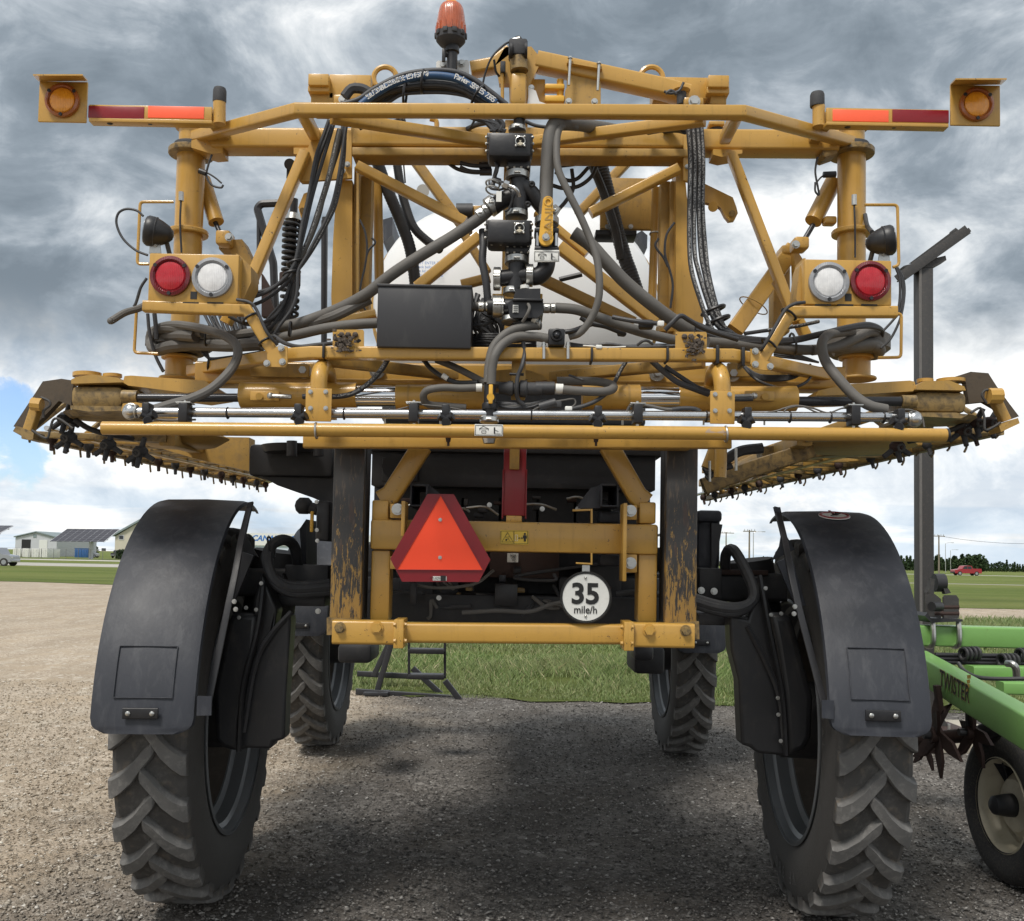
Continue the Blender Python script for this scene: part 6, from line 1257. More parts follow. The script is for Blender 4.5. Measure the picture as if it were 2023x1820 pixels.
# suspension strut and mirror frame beyond the left mast
st_ = part('spring_strut', B().cyl(z('S', 280, 640, 5.0), z('S', 240, 1540, 5.0), zl('S', 30, 5.0), n=18), DROD)
for (ya, yb, n_) in ((800, 1180, 9), (1280, 1530, 5)):
    c = []
    for i in range(n_*12+1):
        t = i/(n_*12); a = i*2*math.pi/12; y_ = ya+(yb-ya)*t; base_ = z('S', 265-t*10-(ya-800)*.03, y_, 5.0); c.append(base_+Vector((math.cos(a)*zl('S', 62, 5), math.sin(a)*zl('S', 62, 5), 0)))
    part('coil_spring', B().tube(c, zl('S', 13, 5.0), 8, 1), PLAST, st_)
part('strut_cap', B().cyl(z('S', 275, 750, 5.0), z('S', 272, 795, 5.0), zl('S', 50, 5), zl('S', 60, 5), 24), GALV, st_); part('strut_seat', B().cyl(z('S', 250, 1190, 5.0), z('S', 248, 1270, 5.0), zl('S', 78, 5), n=24), RUST, st_)
part('handrail', B().tube([P(u, v, 5.4) for u, v in rc([(545, 640), (540, 520), (508, 412), (516, 403), (580, 400)], 5)], .022, 8, 1), BLACKM)
part('handrail', B().cyl(z('S', 20, 700, 5.4), z('S', 20, 1150, 5.4), zl('S', 16, 5.4)), BLACKM); part('handrail', B().cyl(z('S', 135, 1150, 5.4), z('S', 135, 1530, 5.4), zl('S', 14, 5.4)), BLACKM)
part('handrail', B().cyl(P(642, 430, 5.4), P(640, 690, 5.4), px(6, 5.4)), BLACKM); part('handrail', B().cyl(z('S', 500, 800, 5.3), z('S', 498, 1500, 5.3), zl('S', 22, 5.3)), BLACKM)
part('muffler_shield', pl('S', [(40, 1180), (100, 1280), (95, 1340), (150, 1500), (40, 1500)], 5.1, .05), RUST)
# ---------------------------------------------------------------- hoses: right side
TB = [[(555, 80), (570, 300), (565, 600), (565, 850), (580, 1010), (630, 1180), (690, 1340), (760, 1440)], [(585, 80), (598, 300), (594, 620), (597, 880), (620, 1000), (680, 1200), (740, 1350), (830, 1400)],
      [(612, 80), (628, 300), (623, 600), (636, 880), (660, 1020), (700, 1180), (760, 1330), (850, 1410)], [(640, 85), (652, 330), (648, 600), (665, 850), (688, 1050), (730, 1220), (790, 1370), (870, 1420)], [(600, 70), (612, 260), (640, 560), (650, 800), (672, 950), (715, 1150), (775, 1340), (840, 1420)]]
for i, pts in enumerate(TB):
    Y = 4.16+.012*i; hose('T', [(x, y, Y) for x, y in pts], 15, m=HOSEB, name='hydraulic_hose', n=10)
    if i < 4: stripe('T', pts, 15, Y, .5, b_=.93)
for y, x in ((1255, 715), (1320, 745)): part('cable_tie', B().ring(z('T', x, y, 4.19), (.4, 0, -1), zl('T', 75, 4.19), .008, 20, 6), PLAST)
RF = [(700, 720, 4.05), (820, 850, 4.05), (950, 1000, 4.05), (1100, 1130, 4.06)]
hose('F', [(620, -60, 4.08), (760, 40, 4.08), (880, 170, 4.08), (1050, 350, 4.1), (1250, 520, 4.12), (1450, 670, 4.16), (1620, 770, 4.2), (1800, 840, 4.26), (2000, 860, 4.3)], 58, m=HOSE, name='large_hose', n=16)
hose('T', [(680, 1455, 4.1), (900, 1475, 4.15), (1100, 1490, 4.2), (1300, 1505, 4.25), (1500, 1490, 4.35), (1660, 1465, 4.42), (1750, 1490, 4.45)], 34, m=HOSE, name='large_hose', n=14)
hose('F', [(470, 572, 4.02), (650, 590, 4.02), (850, 660, 4.04), (1080, 740, 4.06), (1280, 800, 4.1), (1500, 850, 4.14), (1700, 870, 4.2)], 44, m=HOSE, name='large_hose', n=14)
hose('G', [(1165, 810, 4.0), (1060, 785, 4.0), (960, 720, 4.02), (850, 600, 4.05), (780, 500, 4.1), (760, 400, 4.16), (800, 345, 4.22), (890, 325, 4.3), (950, 325, 4.35)], 33, m=HOSE, name='large_hose', n=14)
hose('G', [(700, 440, 4.25), (840, 420, 4.3), (960, 370, 4.35), (1060, 325, 4.42), (1100, 350, 4.5), (1050, 400, 4.55)], 33, m=HOSE, name='large_hose', n=14)
hose('G', [(830, 440, 4.4), (960, 415, 4.4), (1080, 405, 4.45), (1120, 440, 4.5), (1080, 465, 4.6), (960, 450, 4.6)], 40, m=HOSE, name='large_hose', n=14)
part('pivot_wrap', B().lathe((P(1692, 690, 4.6).x, 4.6, P(1692, 705, 4.6).z), (0, 0, 1), [(.11, 0), (.15, .03), (.15, .09), (.11, .12)], 24), HOSE)
for i in range(4):
    hose('G', [(-30, 270+i*14, 4.1), (130, 330+i*12, 4.12), (330, 365+i*8, 4.15), (560, 370+i*6, 4.2), (760, 330+i*5, 4.22), (930, 290+i*5, 4.28), (1060, 275+i*6, 4.35), (1140, 320, 4.45), (1110, 400, 4.5)], 14, m=HOSEB, name='corrugated_hose', rib=.012 if i % 2 == 0 else 0, n=9)
for i in range(5): hose('G', [(280, 540, 4.3), (360, 590+i*6, 4.28), (480, 600+i*7, 4.26), (600, 590+i*4, 4.26), (690, 560-i*8, 4.3)], 8, m=HOSEB, name='cable', n=7)
hose('G', [(260, 530, 4.3), (350, 620, 4.2), (470, 670, 4.2), (560, 680, 4.22), (660, 640, 4.25), (700, 590, 4.3)], 9, m=HOSEB, name='cable')
for i in range(4): hose('G', [(460, 440+i*12, 4.3), (600, 465+i*9, 4.3), (740, 515, 4.35)], 7, m=HOSEB, name='cable', n=6)
hose('G', [(740, 250+10, 4.3), (600, 290, 4.25), (420, 315, 4.2), (280, 335, 4.15)], 12, m=HOSEB, name='hydraulic_hose'); stripe('G', [(740, 260), (600, 290), (420, 315), (280, 335)], 12, 4.2, .5)
hose('G', [(655, 140, 3.93), (590, 150, 3.92), (530, 190, 3.92), (460, 310, 3.92), (400, 410, 3.93), (380, 440, 3.95)], 11, m=HOSEB, name='cable')
for x, y in ((555, 215), (430, 400)): part('cable_tie', B().ring(z('G', x, y, 3.97), (.6, 0, .8), .033, .005, 18, 6), PLAST)
for x, y in ((580, 400),): part('cable_tie', B().ring(z('G', x, y, 4.22), (1, 0, .2), .045, .005, 18, 6), PLAST)
# vertical grey hose on the right of the valve stack and its return loop
hose('Q', [(850, 115, 4.1), (780, 95, 4.05), (725, 130, 4.02), (708, 250, 4.0), (720, 420, 3.98), (800, 600, 3.97), (880, 760, 3.97), (950, 920, 3.97), (1000, 1060, 3.96), (1022, 1220, 3.95), (1015, 1380, 3.95), (960, 1520, 3.96), (880, 1620, 3.97), (800, 1650, 3.98)], 27, m=HOSE, name='large_hose', n=14)
hose('Q', [(650, 1665, 3.95), (560, 1650, 3.95), (420, 1650, 3.94), (320, 1700, 3.92), (260, 1780, 3.9), (235, 1880, 3.9), (228, 2000, 3.9)], 34, m=HOSE, name='large_hose', n=14)
hose('Q', [(590, 1565, 3.98), (480, 1575, 3.96), (350, 1620, 3.95), (250, 1720, 3.94), (215, 1850, 3.93), (205, 1990, 3.92)], 34, m=HOSE, name='large_hose', n=14)
hose('Q', [(1200, 150, 4.5), (1080, 125, 4.4), (980, 110, 4.3), (880, 92, 4.15), (760, 85, 4.05), (690, 90, 4.03), (655, 200, 4.02), (640, 400, 4.02), (632, 560, 4.02), (628, 780, 4.0)], 46, m=HOSE, name='large_hose', n=16)
# dark suction hoses crossing behind
hose('S', [(880, 340, 4.75), (960, 560, 4.75), (1060, 800, 4.78), (1130, 1000, 4.8), (1165, 1230, 4.82), (1175, 1400, 4.85)], 46, m=HOSEB, name='large_hose', n=14, rib=.02); hose('S', [(1030, 350, 4.8), (1060, 540, 4.8), (1100, 700, 4.8), (1160, 850, 4.8), (1260, 950, 4.8), (1350, 1010, 4.75)], 34, m=HOSEB, name='corrugated_hose', rib=.014)
hose('S', [(1080, 350, 4.7), (1095, 520, 4.7)], 6, m=HOSEB, name='cable')
hose('T', [(0, 320, 4.75), (60, 560, 4.75), (110, 760, 4.8), (160, 930, 4.8), (190, 1010, 4.8), (240, 1160, 4.8)], 48, m=HOSEB, name='large_hose', n=14, rib=.02); hose('Q', [(960, 370, 4.7), (1040, 560, 4.7), (1110, 760, 4.72), (1150, 900, 4.75), (1180, 1080, 4.78)], 34, m=HOSEB, name='corrugated_hose', rib=.014)
for pts in ([(680, 540), (760, 560), (870, 545), (960, 480), (1000, 400)], [(700, 440), (780, 500), (860, 490), (940, 410)], [(660, 395), (740, 395), (830, 385), (900, 370)], [(820, 420), (830, 560), (780, 650), (720, 720)]): hose('Q', pts, 15, 4.6, HOSEB, 'hydraulic_hose', n=9)
for pts in ([(0, 375), (100, 395), (230, 395)], [(0, 405), (80, 435), (235, 442)]): hose('Q', pts, 15, 4.5, HOSEB, 'hydraulic_hose', n=9); part('fitting', B().cyl(z('Q', pts[-1][0]-90, pts[-1][1], 4.5), z('Q', pts[-1][0], pts[-1][1], 4.5), .016, n=10), DROD)
hose('S', [(1390, 360), (1480, 420), (1600, 445), (1730, 440)], 14, 4.55, HOSEB, 'hydraulic_hose'); 
hose('B', [(940, 725, 4.45), (1000, 700, 4.4), (1080, 690, 4.35), (1140, 720, 4.3)], 14, m=HOSEB, name='cable'); hose('B', [(1260, 680, 4.3), (1320, 705, 4.3), (1380, 715, 4.3)], 10, m=HOSEB, name='cable'); hose('B', [(985, 665, 4.4), (960, 715, 4.42), (940, 730, 4.45)], 7, m=HOSEB, name='cable')
# leads hanging from both inner masts
for k, pts in (('S', [(760, 790), (800, 880), (815, 1000), (800, 1130), (770, 1260), (765, 1350), (800, 1450), (835, 1490)]), ('S', [(850, 925), (875, 960), (830, 1010), (810, 1060)]), ('T', [(470, 700), (420, 780), (410, 900), (440, 1000), (460, 1100), (445, 1240)]), ('T', [(370, 800), (350, 850), (400, 920), (430, 980)])): hose(k, pts, 8, 4.45, HOSEB, 'cable', n=7)
# ---------------------------------------------------------------- hose arch over the top
AR = [(230, 590, 4.2), (330, 560, 4.2), (420, 500, 4.2), (560, 430, 4.2), (700, 402, 4.2), (850, 402, 4.2), (960, 440, 4.2), (1060, 510, 4.2), (1160, 590, 4.2)]
hose('B', AR, 17, m=HOSEB, name='large_hose', n=14, sub=9)
A2 = [(340, 590), (420, 530), (540, 465), (680, 430), (800, 428), (900, 450), (1000, 510), (1100, 580)]
hose('B', [(x, y, 4.17) for x, y in A2], 22, m=BLUEH, name='suction_hose', n=16, sub=9)
for q, (dy, r_, Y, rb) in enumerate(((52, 15, 4.2, .01), (64, 12, 4.22, 0), (44, 12, 4.23, 0), (78, 14, 4.24, .01), (30, 14, 4.26, 0), (92, 10, 4.22, 0))):
    hose('B', [(300+q*24, 610-q*4, Y), (400+q*18, 560+dy*.2, Y), (520+q*10, 478+dy*.6, Y), (680, 430+dy, Y), (820, 435+dy*.95, Y), (920+q*4, 470+dy*.8, Y), (1010, 540+dy*.5, Y), (1090, 610, Y)], r_, m=HOSEB, name='arch_hose', n=9, rib=rb)
def hose_text(k, pts, Y, r, txt, size, a, b_):
    c = catmull(zp(k, pts, Y), 12); acc = [0]
    for i in range(len(c)-1): acc.append(acc[-1]+(c[i+1]-c[i]).length)
    bb = B(); Lt = acc[-1]; n = len(txt); rad = zl(k, r, Y)*1.04
    for i, ch in enumerate(txt):
        if ch == ' ': continue
        s_ = Lt*(a+(b_-a)*(i+.5)/n); j = min(range(len(acc)-1), key=lambda q: abs(acc[q]-s_)); t = (c[j+1]-c[j]).normalized(); p = c[j].lerp(c[j+1], (s_-acc[j])/(acc[j+1]-acc[j]))
        n_ = Vector((0, -1, 0)); u_ = n_.cross(t).normalized()*1; u_ = u_ if u_.z > 0 else -u_
        text(bb, ch, p+n_*rad, size, t, u_, bold=.01)
    return part('hose_lettering', bb, INKW, fixn=False)
hose_text('B', A2, 4.17, 22, 'SUCTION & DISCHARGE 150 PSI W0', .032, .06, .50); hose_text('B', A2, 4.17, 22, 'Parker SERIES 7395', .034, .68, .99)
for x, y in ((690, 460), (1000, 540), (590, 530)): part('cable_tie', B().ring(z('B', x, y, 4.2), (1, 0, -.1 if x < 900 else -.7), zl('B', 62, 4.2), .006, 22, 6), PLAST)
# dark tangle of leads between arch and valve stack
for i in range(10):
    rn = random.Random(90+i); x = 1000+rn.uniform(-60, 130); hose('B', [(x, 600, 4.25), (x+rn.uniform(-20, 40), 650, 4.2), (1080+rn.uniform(-40, 60), 700, 4.2), (1110+rn.uniform(-40, 60), 740, 4.2)], rn.uniform(9, 17), m=HOSEB, name='cable', n=7, sub=4)
for i in range(6):
    rn = random.Random(190+i); hose('B', [(330+rn.uniform(-40, 30), 690+i*6, 4.4), (400+i*10, 680+rn.uniform(0, 30), 4.4), (480, 700+rn.uniform(-10, 30), 4.38), (560+i*6, 665+rn.uniform(0, 20), 4.35)], 14, m=HOSEB, name='cable', n=7, sub=4)
hose('T', [(300, 120, 4.4), (420, 100, 4.35), (520, 95, 4.3), (560, 80, 4.2)], 26, m=HOSEB, name='cable'); hose('C', [(0, 500, 4.45), (70, 495, 4.4), (120, 505, 4.3)], 26, m=HOSEB, name='cable')
# ---------------------------------------------------------------- valve stack
def actuator(x0, y0, x1, y1, k='Q', Y=3.93):
    o = part('valve_actuator', bx(k, x0, y0, x1, y1, Y, .13, .018), PLAST)
    part('actuator_flange', bx(k, x0-8, y0+10, x1+8, y1-14, Y+.05, .06, .006), PLAST, o)
    cx_, cy_ = x0+(x1-x0)*.735, y0+(y1-y0)*.40
    g = part('position_dial', B().box(z(k, cx_, cy_, Y-.003), (zl(k, 74, Y), .008, zl(k, 78, Y)), None, .012), GALV, o)
    part('dial_ring', B().ring(z(k, cx_, cy_, Y-.008), (0, 1, 0), zl(k, 34, Y), .003, 28, 8), GALV, o); part('dial_face', B().cyl(z(k, cx_, cy_, Y-.007), z(k, cx_, cy_, Y-.012), zl(k, 31, Y), n=28), INK, o)
    for s_ in (-1, 1): part('dial_wedge', B().prism([z(k, cx_, cy_, Y-.0135), z(k, cx_-24, cy_+s_*17, Y-.0135), z(k, cx_, cy_+s_*30, Y-.0135), z(k, cx_+24, cy_+s_*17, Y-.0135)], (0, .0015, 0)), CREAM, o)
    for dx in (-1, 1):
        for dy in (-1, 1): part('dial_screw', B().ball(z(k, cx_+dx*32, cy_+dy*34, Y-.008), .0055, 8), GALV, o)
    for x in (x0-6, x1+4):
        for f in (.25, .5, .78): part('case_screw', B().ball(z(k, x, y0+(y1-y0)*f, Y+.03), .0065, 8), GALV, o)
    for f in (.12, .32, .52, .72): part('case_screw', B().ball(z(k, x0+(x1-x0)*f, y1+6, Y+.03), .006, 8), GALV, o)
    return o
actuator(200, 138, 530, 330); actuator(193, 778, 523, 965)
def vtube(k, x, y0, y1, r, Y=4.02, m=PLAST, name='valve_body', n=24): return part(name, B().cyl(z(k, x, y0, Y), z(k, x, y1, Y), zl(k, r, Y), n=n), m)
vtube('Q', 435, 60, 140, 44); part('valve_neck', bx('Q', 340, 335, 520, 420, 3.98, .12, .012), PLAST); part('valve_neck', bx('Q', 330, 965, 512, 1045, 3.98, .12, .012), PLAST)
for y in (350, 405, 985, 1030):
    for x in (350, 400, 450, 500): part('case_screw', B().ball(z('Q', x, y, 3.978), .006, 8), GALV)
vtube('Q', 425, 415, 500, 72); clamp(z('Q', 422, 475, 4.02), (0, .1, 1), zl('Q', 84, 4.02), .03)
vtube('Q', 435, 490, 770, 64); part('wye_branch', B().tube(zp('Q', [(440, 520, 4.02), (520, 590, 4.02), (590, 680, 4.03), (640, 740, 4.05)]), zl('Q', 58, 4.03), 18, 6), PLAST); part('wye_branch', B().tube(zp('Q', [(430, 600, 4.02), (330, 640, 4.02), (240, 700, 4.04)]), zl('Q', 62, 4.03), 18, 6), PLAST)
clamp(z('Q', 232, 690, 4.04), (-.8, 0, -.62), zl('Q', 70, 4.03), .035); clamp(z('Q', 415, 758, 4.02), (0, .1, 1), zl('Q', 80, 4.02), .026)
clamp(z('Q', 150, 755, 4.05), (-.85, 0, -.5), zl('Q', 48, 4.05), .03); clamp(z('Q', 190, 725, 4.05), (-.85, 0, -.5), zl('Q', 48, 4.05), .02); clamp(z('Q', 690, 735, 4.06), (.8, 0, -.6), zl('Q', 48, 4.05), .03)
clamp(z('Q', 420, 100+30, 4.02), (0, .1, 1), zl('Q', 62, 4.02), .02)
for x, y in ((528, 530), (497, 678)): part('lug_eye', B().ring(z('Q', x, y, 3.97), (0, 1, .3), zl('Q', 14, 3.97), .006, 16, 8), PLAST)
part('steel_elbow', B().tube(zp('Q', [(310, 535, 3.95), (370, 545, 3.93), (415, 570, 3.92), (435, 620, 3.94)]), zl('Q', 15, 3.93), 12, 6), STEEL); part('elbow_nut', B().cyl(z('Q', 320, 530, 3.94), z('Q', 355, 545, 3.94), .018, n=6), STEEL)
hose('Q', [(245, 500, 3.98), (280, 512, 3.97), (320, 530, 3.95)], 18, m=PLAST, name='sensor_body'); hose('Q', [(215, 510, 3.97), (225, 560, 3.96), (290, 570, 3.96), (350, 560, 3.97), (385, 620, 3.96), (360, 710, 3.97), (330, 730, 3.98)], 9, m=HOSEB, name='cable')
for y in (530, 575): part('wire_clip', B().ring(z('Q', 240, y, 3.97), (.2, .3, 1), .028, .004, 18, 6), GALV)
part('paper_tag', bx('Q', 265, 580, 305, 660, 3.93, .002, 0), LABELW)
hose('Q', [(250, 350, 4.0), (275, 420, 3.98), (260, 480, 4.0), (300, 500, 4.0)], 10, m=HOSEB, name='cable'); hose('Q', [(285, 370, 4.02), (260, 450, 4.02), (240, 540, 4.0)], 16, m=HOSEB, name='cable')
# cross fitting
part('cross_fitting', B().cyl(z('Q', 418, 1100, 4.02), z('Q', 400, 1330, 4.02), zl('Q', 62, 4.02), n=24), PLAST); part('cross_fitting', B().cyl(z('Q', 270, 1225, 4.02), z('Q', 520, 1195, 4.02), zl('Q', 60, 4.02), n=24), PLAST)
clamp(z('Q', 418, 1095, 4.02), (0, .1, 1), zl('Q', 84, 4.02), .028); clamp(z('Q', 272, 1225, 4.02), (1, 0, 0), zl('Q', 80, 4.02), .03); clamp(z('Q', 510, 1200, 4.02), (1, 0, .0), zl('Q', 78, 4.02), .03); clamp(z('Q', 380, 1318, 4.02), (0, .1, 1), zl('Q', 60, 4.02), .026)
part('rubber_elbow', B().tube(zp('Q', [(520, 1210, 4.02), (580, 1200, 4.02), (625, 1150, 4.02), (640, 1060, 4.02)]), zl('Q', 66, 4.02), 20, 8), PLAST)
# third actuator (angled)
ao = part('valve_actuator', pl('Q', [(410, 1300), (590, 1295), (590, 1370), (610, 1380), (610, 1480), (570, 1510), (385, 1510), (360, 1480), (350, 1400), (390, 1375)], 3.93, .12), PLAST)
part('actuator_flange', bx('Q', 385, 1368, 612, 1385, 3.91, .15, .004), PLAST, ao); part('case_label', bx('Q', 387, 1415, 428, 1475, 3.927, .002, 0), LABELW, ao)
tb = B(); [tb.box(z('Q', 408, 1430+i*14, 3.9255), (.018, .0008, .003), None, 0) for i in range(4)]; part('label_print', tb, INK, ao)
part('cap_plug', B().cyl(z('Q', 475, 1300, 3.98), z('Q', 475, 1275, 3.98), zl('Q', 34, 3.98), n=20), LABELW, ao); hose('Q', [(500, 1410, 3.92), (510, 1440, 3.9), (490, 1490, 3.9), (460, 1540, 3.92)], 12, m=HOSE, name='cable')
part('valve_body', B().cyl(z('Q', 200, 1430, 4.0), z('Q', 400, 1430, 4.0), zl('Q', 60, 4.0), n=24), PLAST); clamp(z('Q', 272, 1430, 4.0), (1, 0, 0), zl('Q', 76, 4.0), .036); clamp(z('Q', 312, 1430, 4.0), (1, 0, 0), zl('Q', 74, 4.0), .012)
part('hose_stub', B().cyl(z('Q', 80, 1428, 4.02), z('Q', 240, 1430, 4.0), zl('Q', 34, 4.0), n=20), HOSE); clamp(z('Q', 155, 1430, 4.0), (1, 0, 0), zl('Q', 36, 4.0), .024); clamp(z('Q', 205, 1430, 4.0), (1, 0, 0), zl('Q', 36, 4.0), .02)
part('hose_stub', B().cyl(z('Q', 610, 1440, 4.0), z('Q', 720, 1438, 4.02), zl('Q', 33, 4.0), n=20), HOSE); clamp(z('Q', 635, 1440, 4.0), (1, 0, 0), zl('Q', 35, 4.0), .028); clamp(z('Q', 682, 1440, 4.0), (1, 0, 0), zl('Q', 36, 4.0), .02)
for x, y, ax, r_ in ((370, 1530, (0, .2, 1), 62), (570, 1555, (1, 0, -.1), 42), (555, 1520, (1, 0, -.6), 60), (215, 1990-10, (0, 0, 1), 34)): clamp(z('Q', x, y, 3.98), ax, zl('Q', r_, 3.98), .022)
part('valve_base', bx('Q', 380, 1505, 560, 1560, 3.97, .1, .01), PLAST); part('rear_bracket', bx('Q', 235, 1330, 330, 1530, 4.12, .02), GOLD); part('rear_bracket', bx('Q', 585, 1330, 605, 1540, 4.12, .02), GOLD)
# corrugated loom left of the stack and jumble below it
hose('Q', [(165, 870, 4.08), (170, 980, 4.06), (165, 1100, 4.05), (190, 1240, 4.05), (205, 1400, 4.06)], 30, m=HOSEB, name='corrugated_hose', rib=.012, n=12)
for i in range(16):
    rn = random.Random(300+i); x = 110+rn.uniform(0, 140); hose('Q', [(x, 1330+rn.uniform(0, 90), 4.12), (x+rn.uniform(-50, 70), 1480+rn.uniform(-30, 30), 4.1), (x+rn.uniform(-60, 90), 1560+rn.uniform(-30, 30), 4.1), (x+rn.uniform(-80, 200), 1650+rn.uniform(-40, 30), 4.12)], rn.uniform(8, 20), m=HOSEB, name='cable', n=7, sub=4)
for i in range(9):
    rn = random.Random(400+i); y = 1640+i*12; hose('Q', [(60, y, 4.15), (200, y+rn.uniform(-15, 15), 4.1), (380, y+rn.uniform(-15, 25), 4.12), (560, y+rn.uniform(-20, 15), 4.1)], rn.uniform(9, 15), m=HOSEB, name='corrugated_hose' if i % 3 == 0 else 'cable', n=8, sub=4, rib=.01 if i % 3 == 0 else 0)
hose('Q', [(80, 1570, 4.05), (170, 1560, 4.03), (230, 1540, 4.05)], 12, m=HOSEB, name='cable')
# ball valve with yellow handle
part('ball_valve', bx('Q', 552, 850, 722, 1010, 3.98, .12, .012), PLAST); part('valve_collar', B().cyl(z('Q', 632, 800, 4.02), z('Q', 632, 860, 4.02), zl('Q', 78, 4.02), n=24), PLAST); clamp(z('Q', 636, 806, 4.02), (0, .1, 1), zl('Q', 84, 4.02), .03)
for x in (565, 703): part('tie_rod', B().cyl(z('Q', x, 860, 3.965), z('Q', x, 985, 3.965), .008, n=10), STEEL)
part('valve_block', bx('Q', 545, 845, 728, 882, 3.95, .1, .006), PLAST); part('valve_block', bx('Q', 545, 985, 728, 1020, 3.95, .1, .006), PLAST)
hp = []
for i in range(17): a = R(180-180*i/16); hp.append((645+38*math.cos(a), 655-38*math.sin(a)))
for i in range(21): a = R(-18-144*i/20*1.0 if False else 20-220*i/20); hp.append((631+54*math.cos(a), 925-54*math.sin(a)))
yh = part('valve_handle', pl('Q', hp, 3.925, .016), YELH, label='long yellow valve handle')
part('handle_web', pl('Q', [(620, 690), (668, 690), (662, 840), (615, 840)], 3.921, .004), YELH, yh); part('handle_loop', B().ring(z('Q', 645, 662, 3.922), (0, 1, 0), zl('Q', 24, 3.92), .003, 24, 6), YELH, yh)
part('handle_nut', B().hexbolt(z('Q', 631, 919, 3.923), (0, -1, 0), .016), GALV, yh)
tb = B(); text(tb, 'BANJO', z('Q', 652, 770, 3.9195), .042, (0, 0, 1), (-1, 0, 0), bold=.006, sx=1.3); part('handle_lettering', tb, GOLD2, yh, fixn=False)
pt_ = part('pictogram_plate', B().box(z('Q', 635, 1058, 3.94), (zl('Q', 190, 3.94), .004, zl('Q', 90, 3.94)), Euler((0, R(-1.5), 0)), .001), LABELW); pictogram(z('Q', 635, 1058, 3.936), zl('Q', 190, 3.94), zl('Q', 86, 3.94), pt_)
# rear camera
cm = part('rear_camera', bx('Q', 648, 1587, 770, 1712, 3.92, .07, .006), PLAST, label='square black rear view camera'); part('camera_ring', B().lathe(z('Q', 710, 1640, 3.92), (0, -1, 0), [(zl('Q', 48, 3.92), 0), (zl('Q', 46, 3.92), .018), (zl('Q', 34, 3.92), .02), (zl('Q', 32, 3.92), .008), (.001, .006)], 32), PLAST, cm)
part('camera_lens', B().ball(z('Q', 710, 1638, 3.905), .012, 14), DROD, cm)
part('camera_plug', B().tube(zp('Q', [(770, 1615, 3.96), (830, 1605, 3.96), (900, 1580, 3.98), (960, 1560, 4.0)]), zl('Q', 18, 3.96), 10, 4), PLAST, cm)
for x in (615, 792): part('u_bolt', B().sweep(zp('Q', [(x, 1690), (x, 1812)], 3.925), .012, .012, .004), GALV); part('nut', B().hexbolt(z('Q', x, 1722, 3.93), (0, 0, 1), .012, .012), GALV)
# leads lying on the lower rail, right of the stack
for i in range(5):
    hose('F', [(560, 865+i*6, 4.0), (700, 885+i*5, 3.99), (900, 895-i*4, 3.98), (1100, 890+i*4, 3.98), (1350, 880+i*5, 3.98), (1480, 895, 3.98)], 9+i*2, m=HOSEB, name='cable', n=7, sub=4)
hose('F', [(700, 890, 3.96), (900, 905, 3.95), (1060, 900, 3.95)], 6, m=LABELW, name='cable'); part('connector', bx('F', 808, 882, 862, 915, 3.94, .02), LABELW)
hose('F', [(950, 650, 4.0), (1050, 670, 3.98), (1180, 690, 3.96), (1330, 705, 3.96)], 20, m=HOSEB, name='cable'); part('connector', bx('F', 1330, 678, 1385, 725, 3.93, .03), LABELW); hose('F', [(1390, 760, 3.98), (1450, 700, 3.97), (1520, 640, 3.97), (1600, 680, 3.99), (1750, 760, 4.02), (2000, 840, 4.1)], 22, m=HOSEB, name='corrugated_hose', rib=.010)
hose('F', [(680, 650, 4.1), (760, 700, 4.1), (900, 730, 4.1), (1040, 790, 4.1), (1000, 790, 4.12)], 24, m=HOSEB, name='cable'); part('sensor_body', bx('F', 1175, 665, 1300, 740, 3.98, .05, .01), PLAST)
hose('F', [(1155, 890, 3.96), (1200, 855, 3.95), (1240, 850, 3.95), (1290, 880, 3.96)], 12, m=HOSEB, name='cable')
# ---------------------------------------------------------------- lower plumbing over the spray pipe
def lp(pts, r, m=HOSE, **k): return hose('E', pts, r, m=m, **k)
lp([(1500, 1245, 3.97), (1350, 1250, 3.97), (1200, 1245, 3.97), (1070, 1270, 3.98), (1040, 1330, 4.0), (1080, 1385, 4.03), (1200, 1400, 4.05), (1400, 1415, 4.05)], 32, name='large_hose', n=14)
hose('F', [(530, 1262, 3.96), (700, 1275, 3.96), (860, 1280, 3.97), (940, 1262, 3.99), (950, 1230, 4.03), (860, 1200, 4.06), (700, 1190, 4.08), (480, 1190, 4.08)], 38, m=HOSE, name='large_hose', n=14)
part('check_valve', B().lathe(z('F', -10, 1250, 3.97), (1, 0, 0), [(.022, 0), (.026, .03), (.03, .04), (.03, .055), (.022, .06), (.022, .08), (.034, .085), (.034, .11), (.026, .115), (.026, .17), (.02, .175), (.02, .22)], 20), RUBBER); part('hose_sleeve', B().cyl(z('F', 300, 1250, 3.97), z('F', 460, 1250, 3.97), .026, n=20), HOSEB)
part('hose_sleeve', B().cyl(z('F', 468, 1252, 3.965), z('F', 532, 1254, 3.965), zl('F', 41, 3.97), n=20), LABELW); part('hose_sleeve', B().cyl(z('E', 1485, 1246, 3.965), z('E', 1535, 1246, 3.965), zl('E', 35, 3.97), n=20), LABELW)
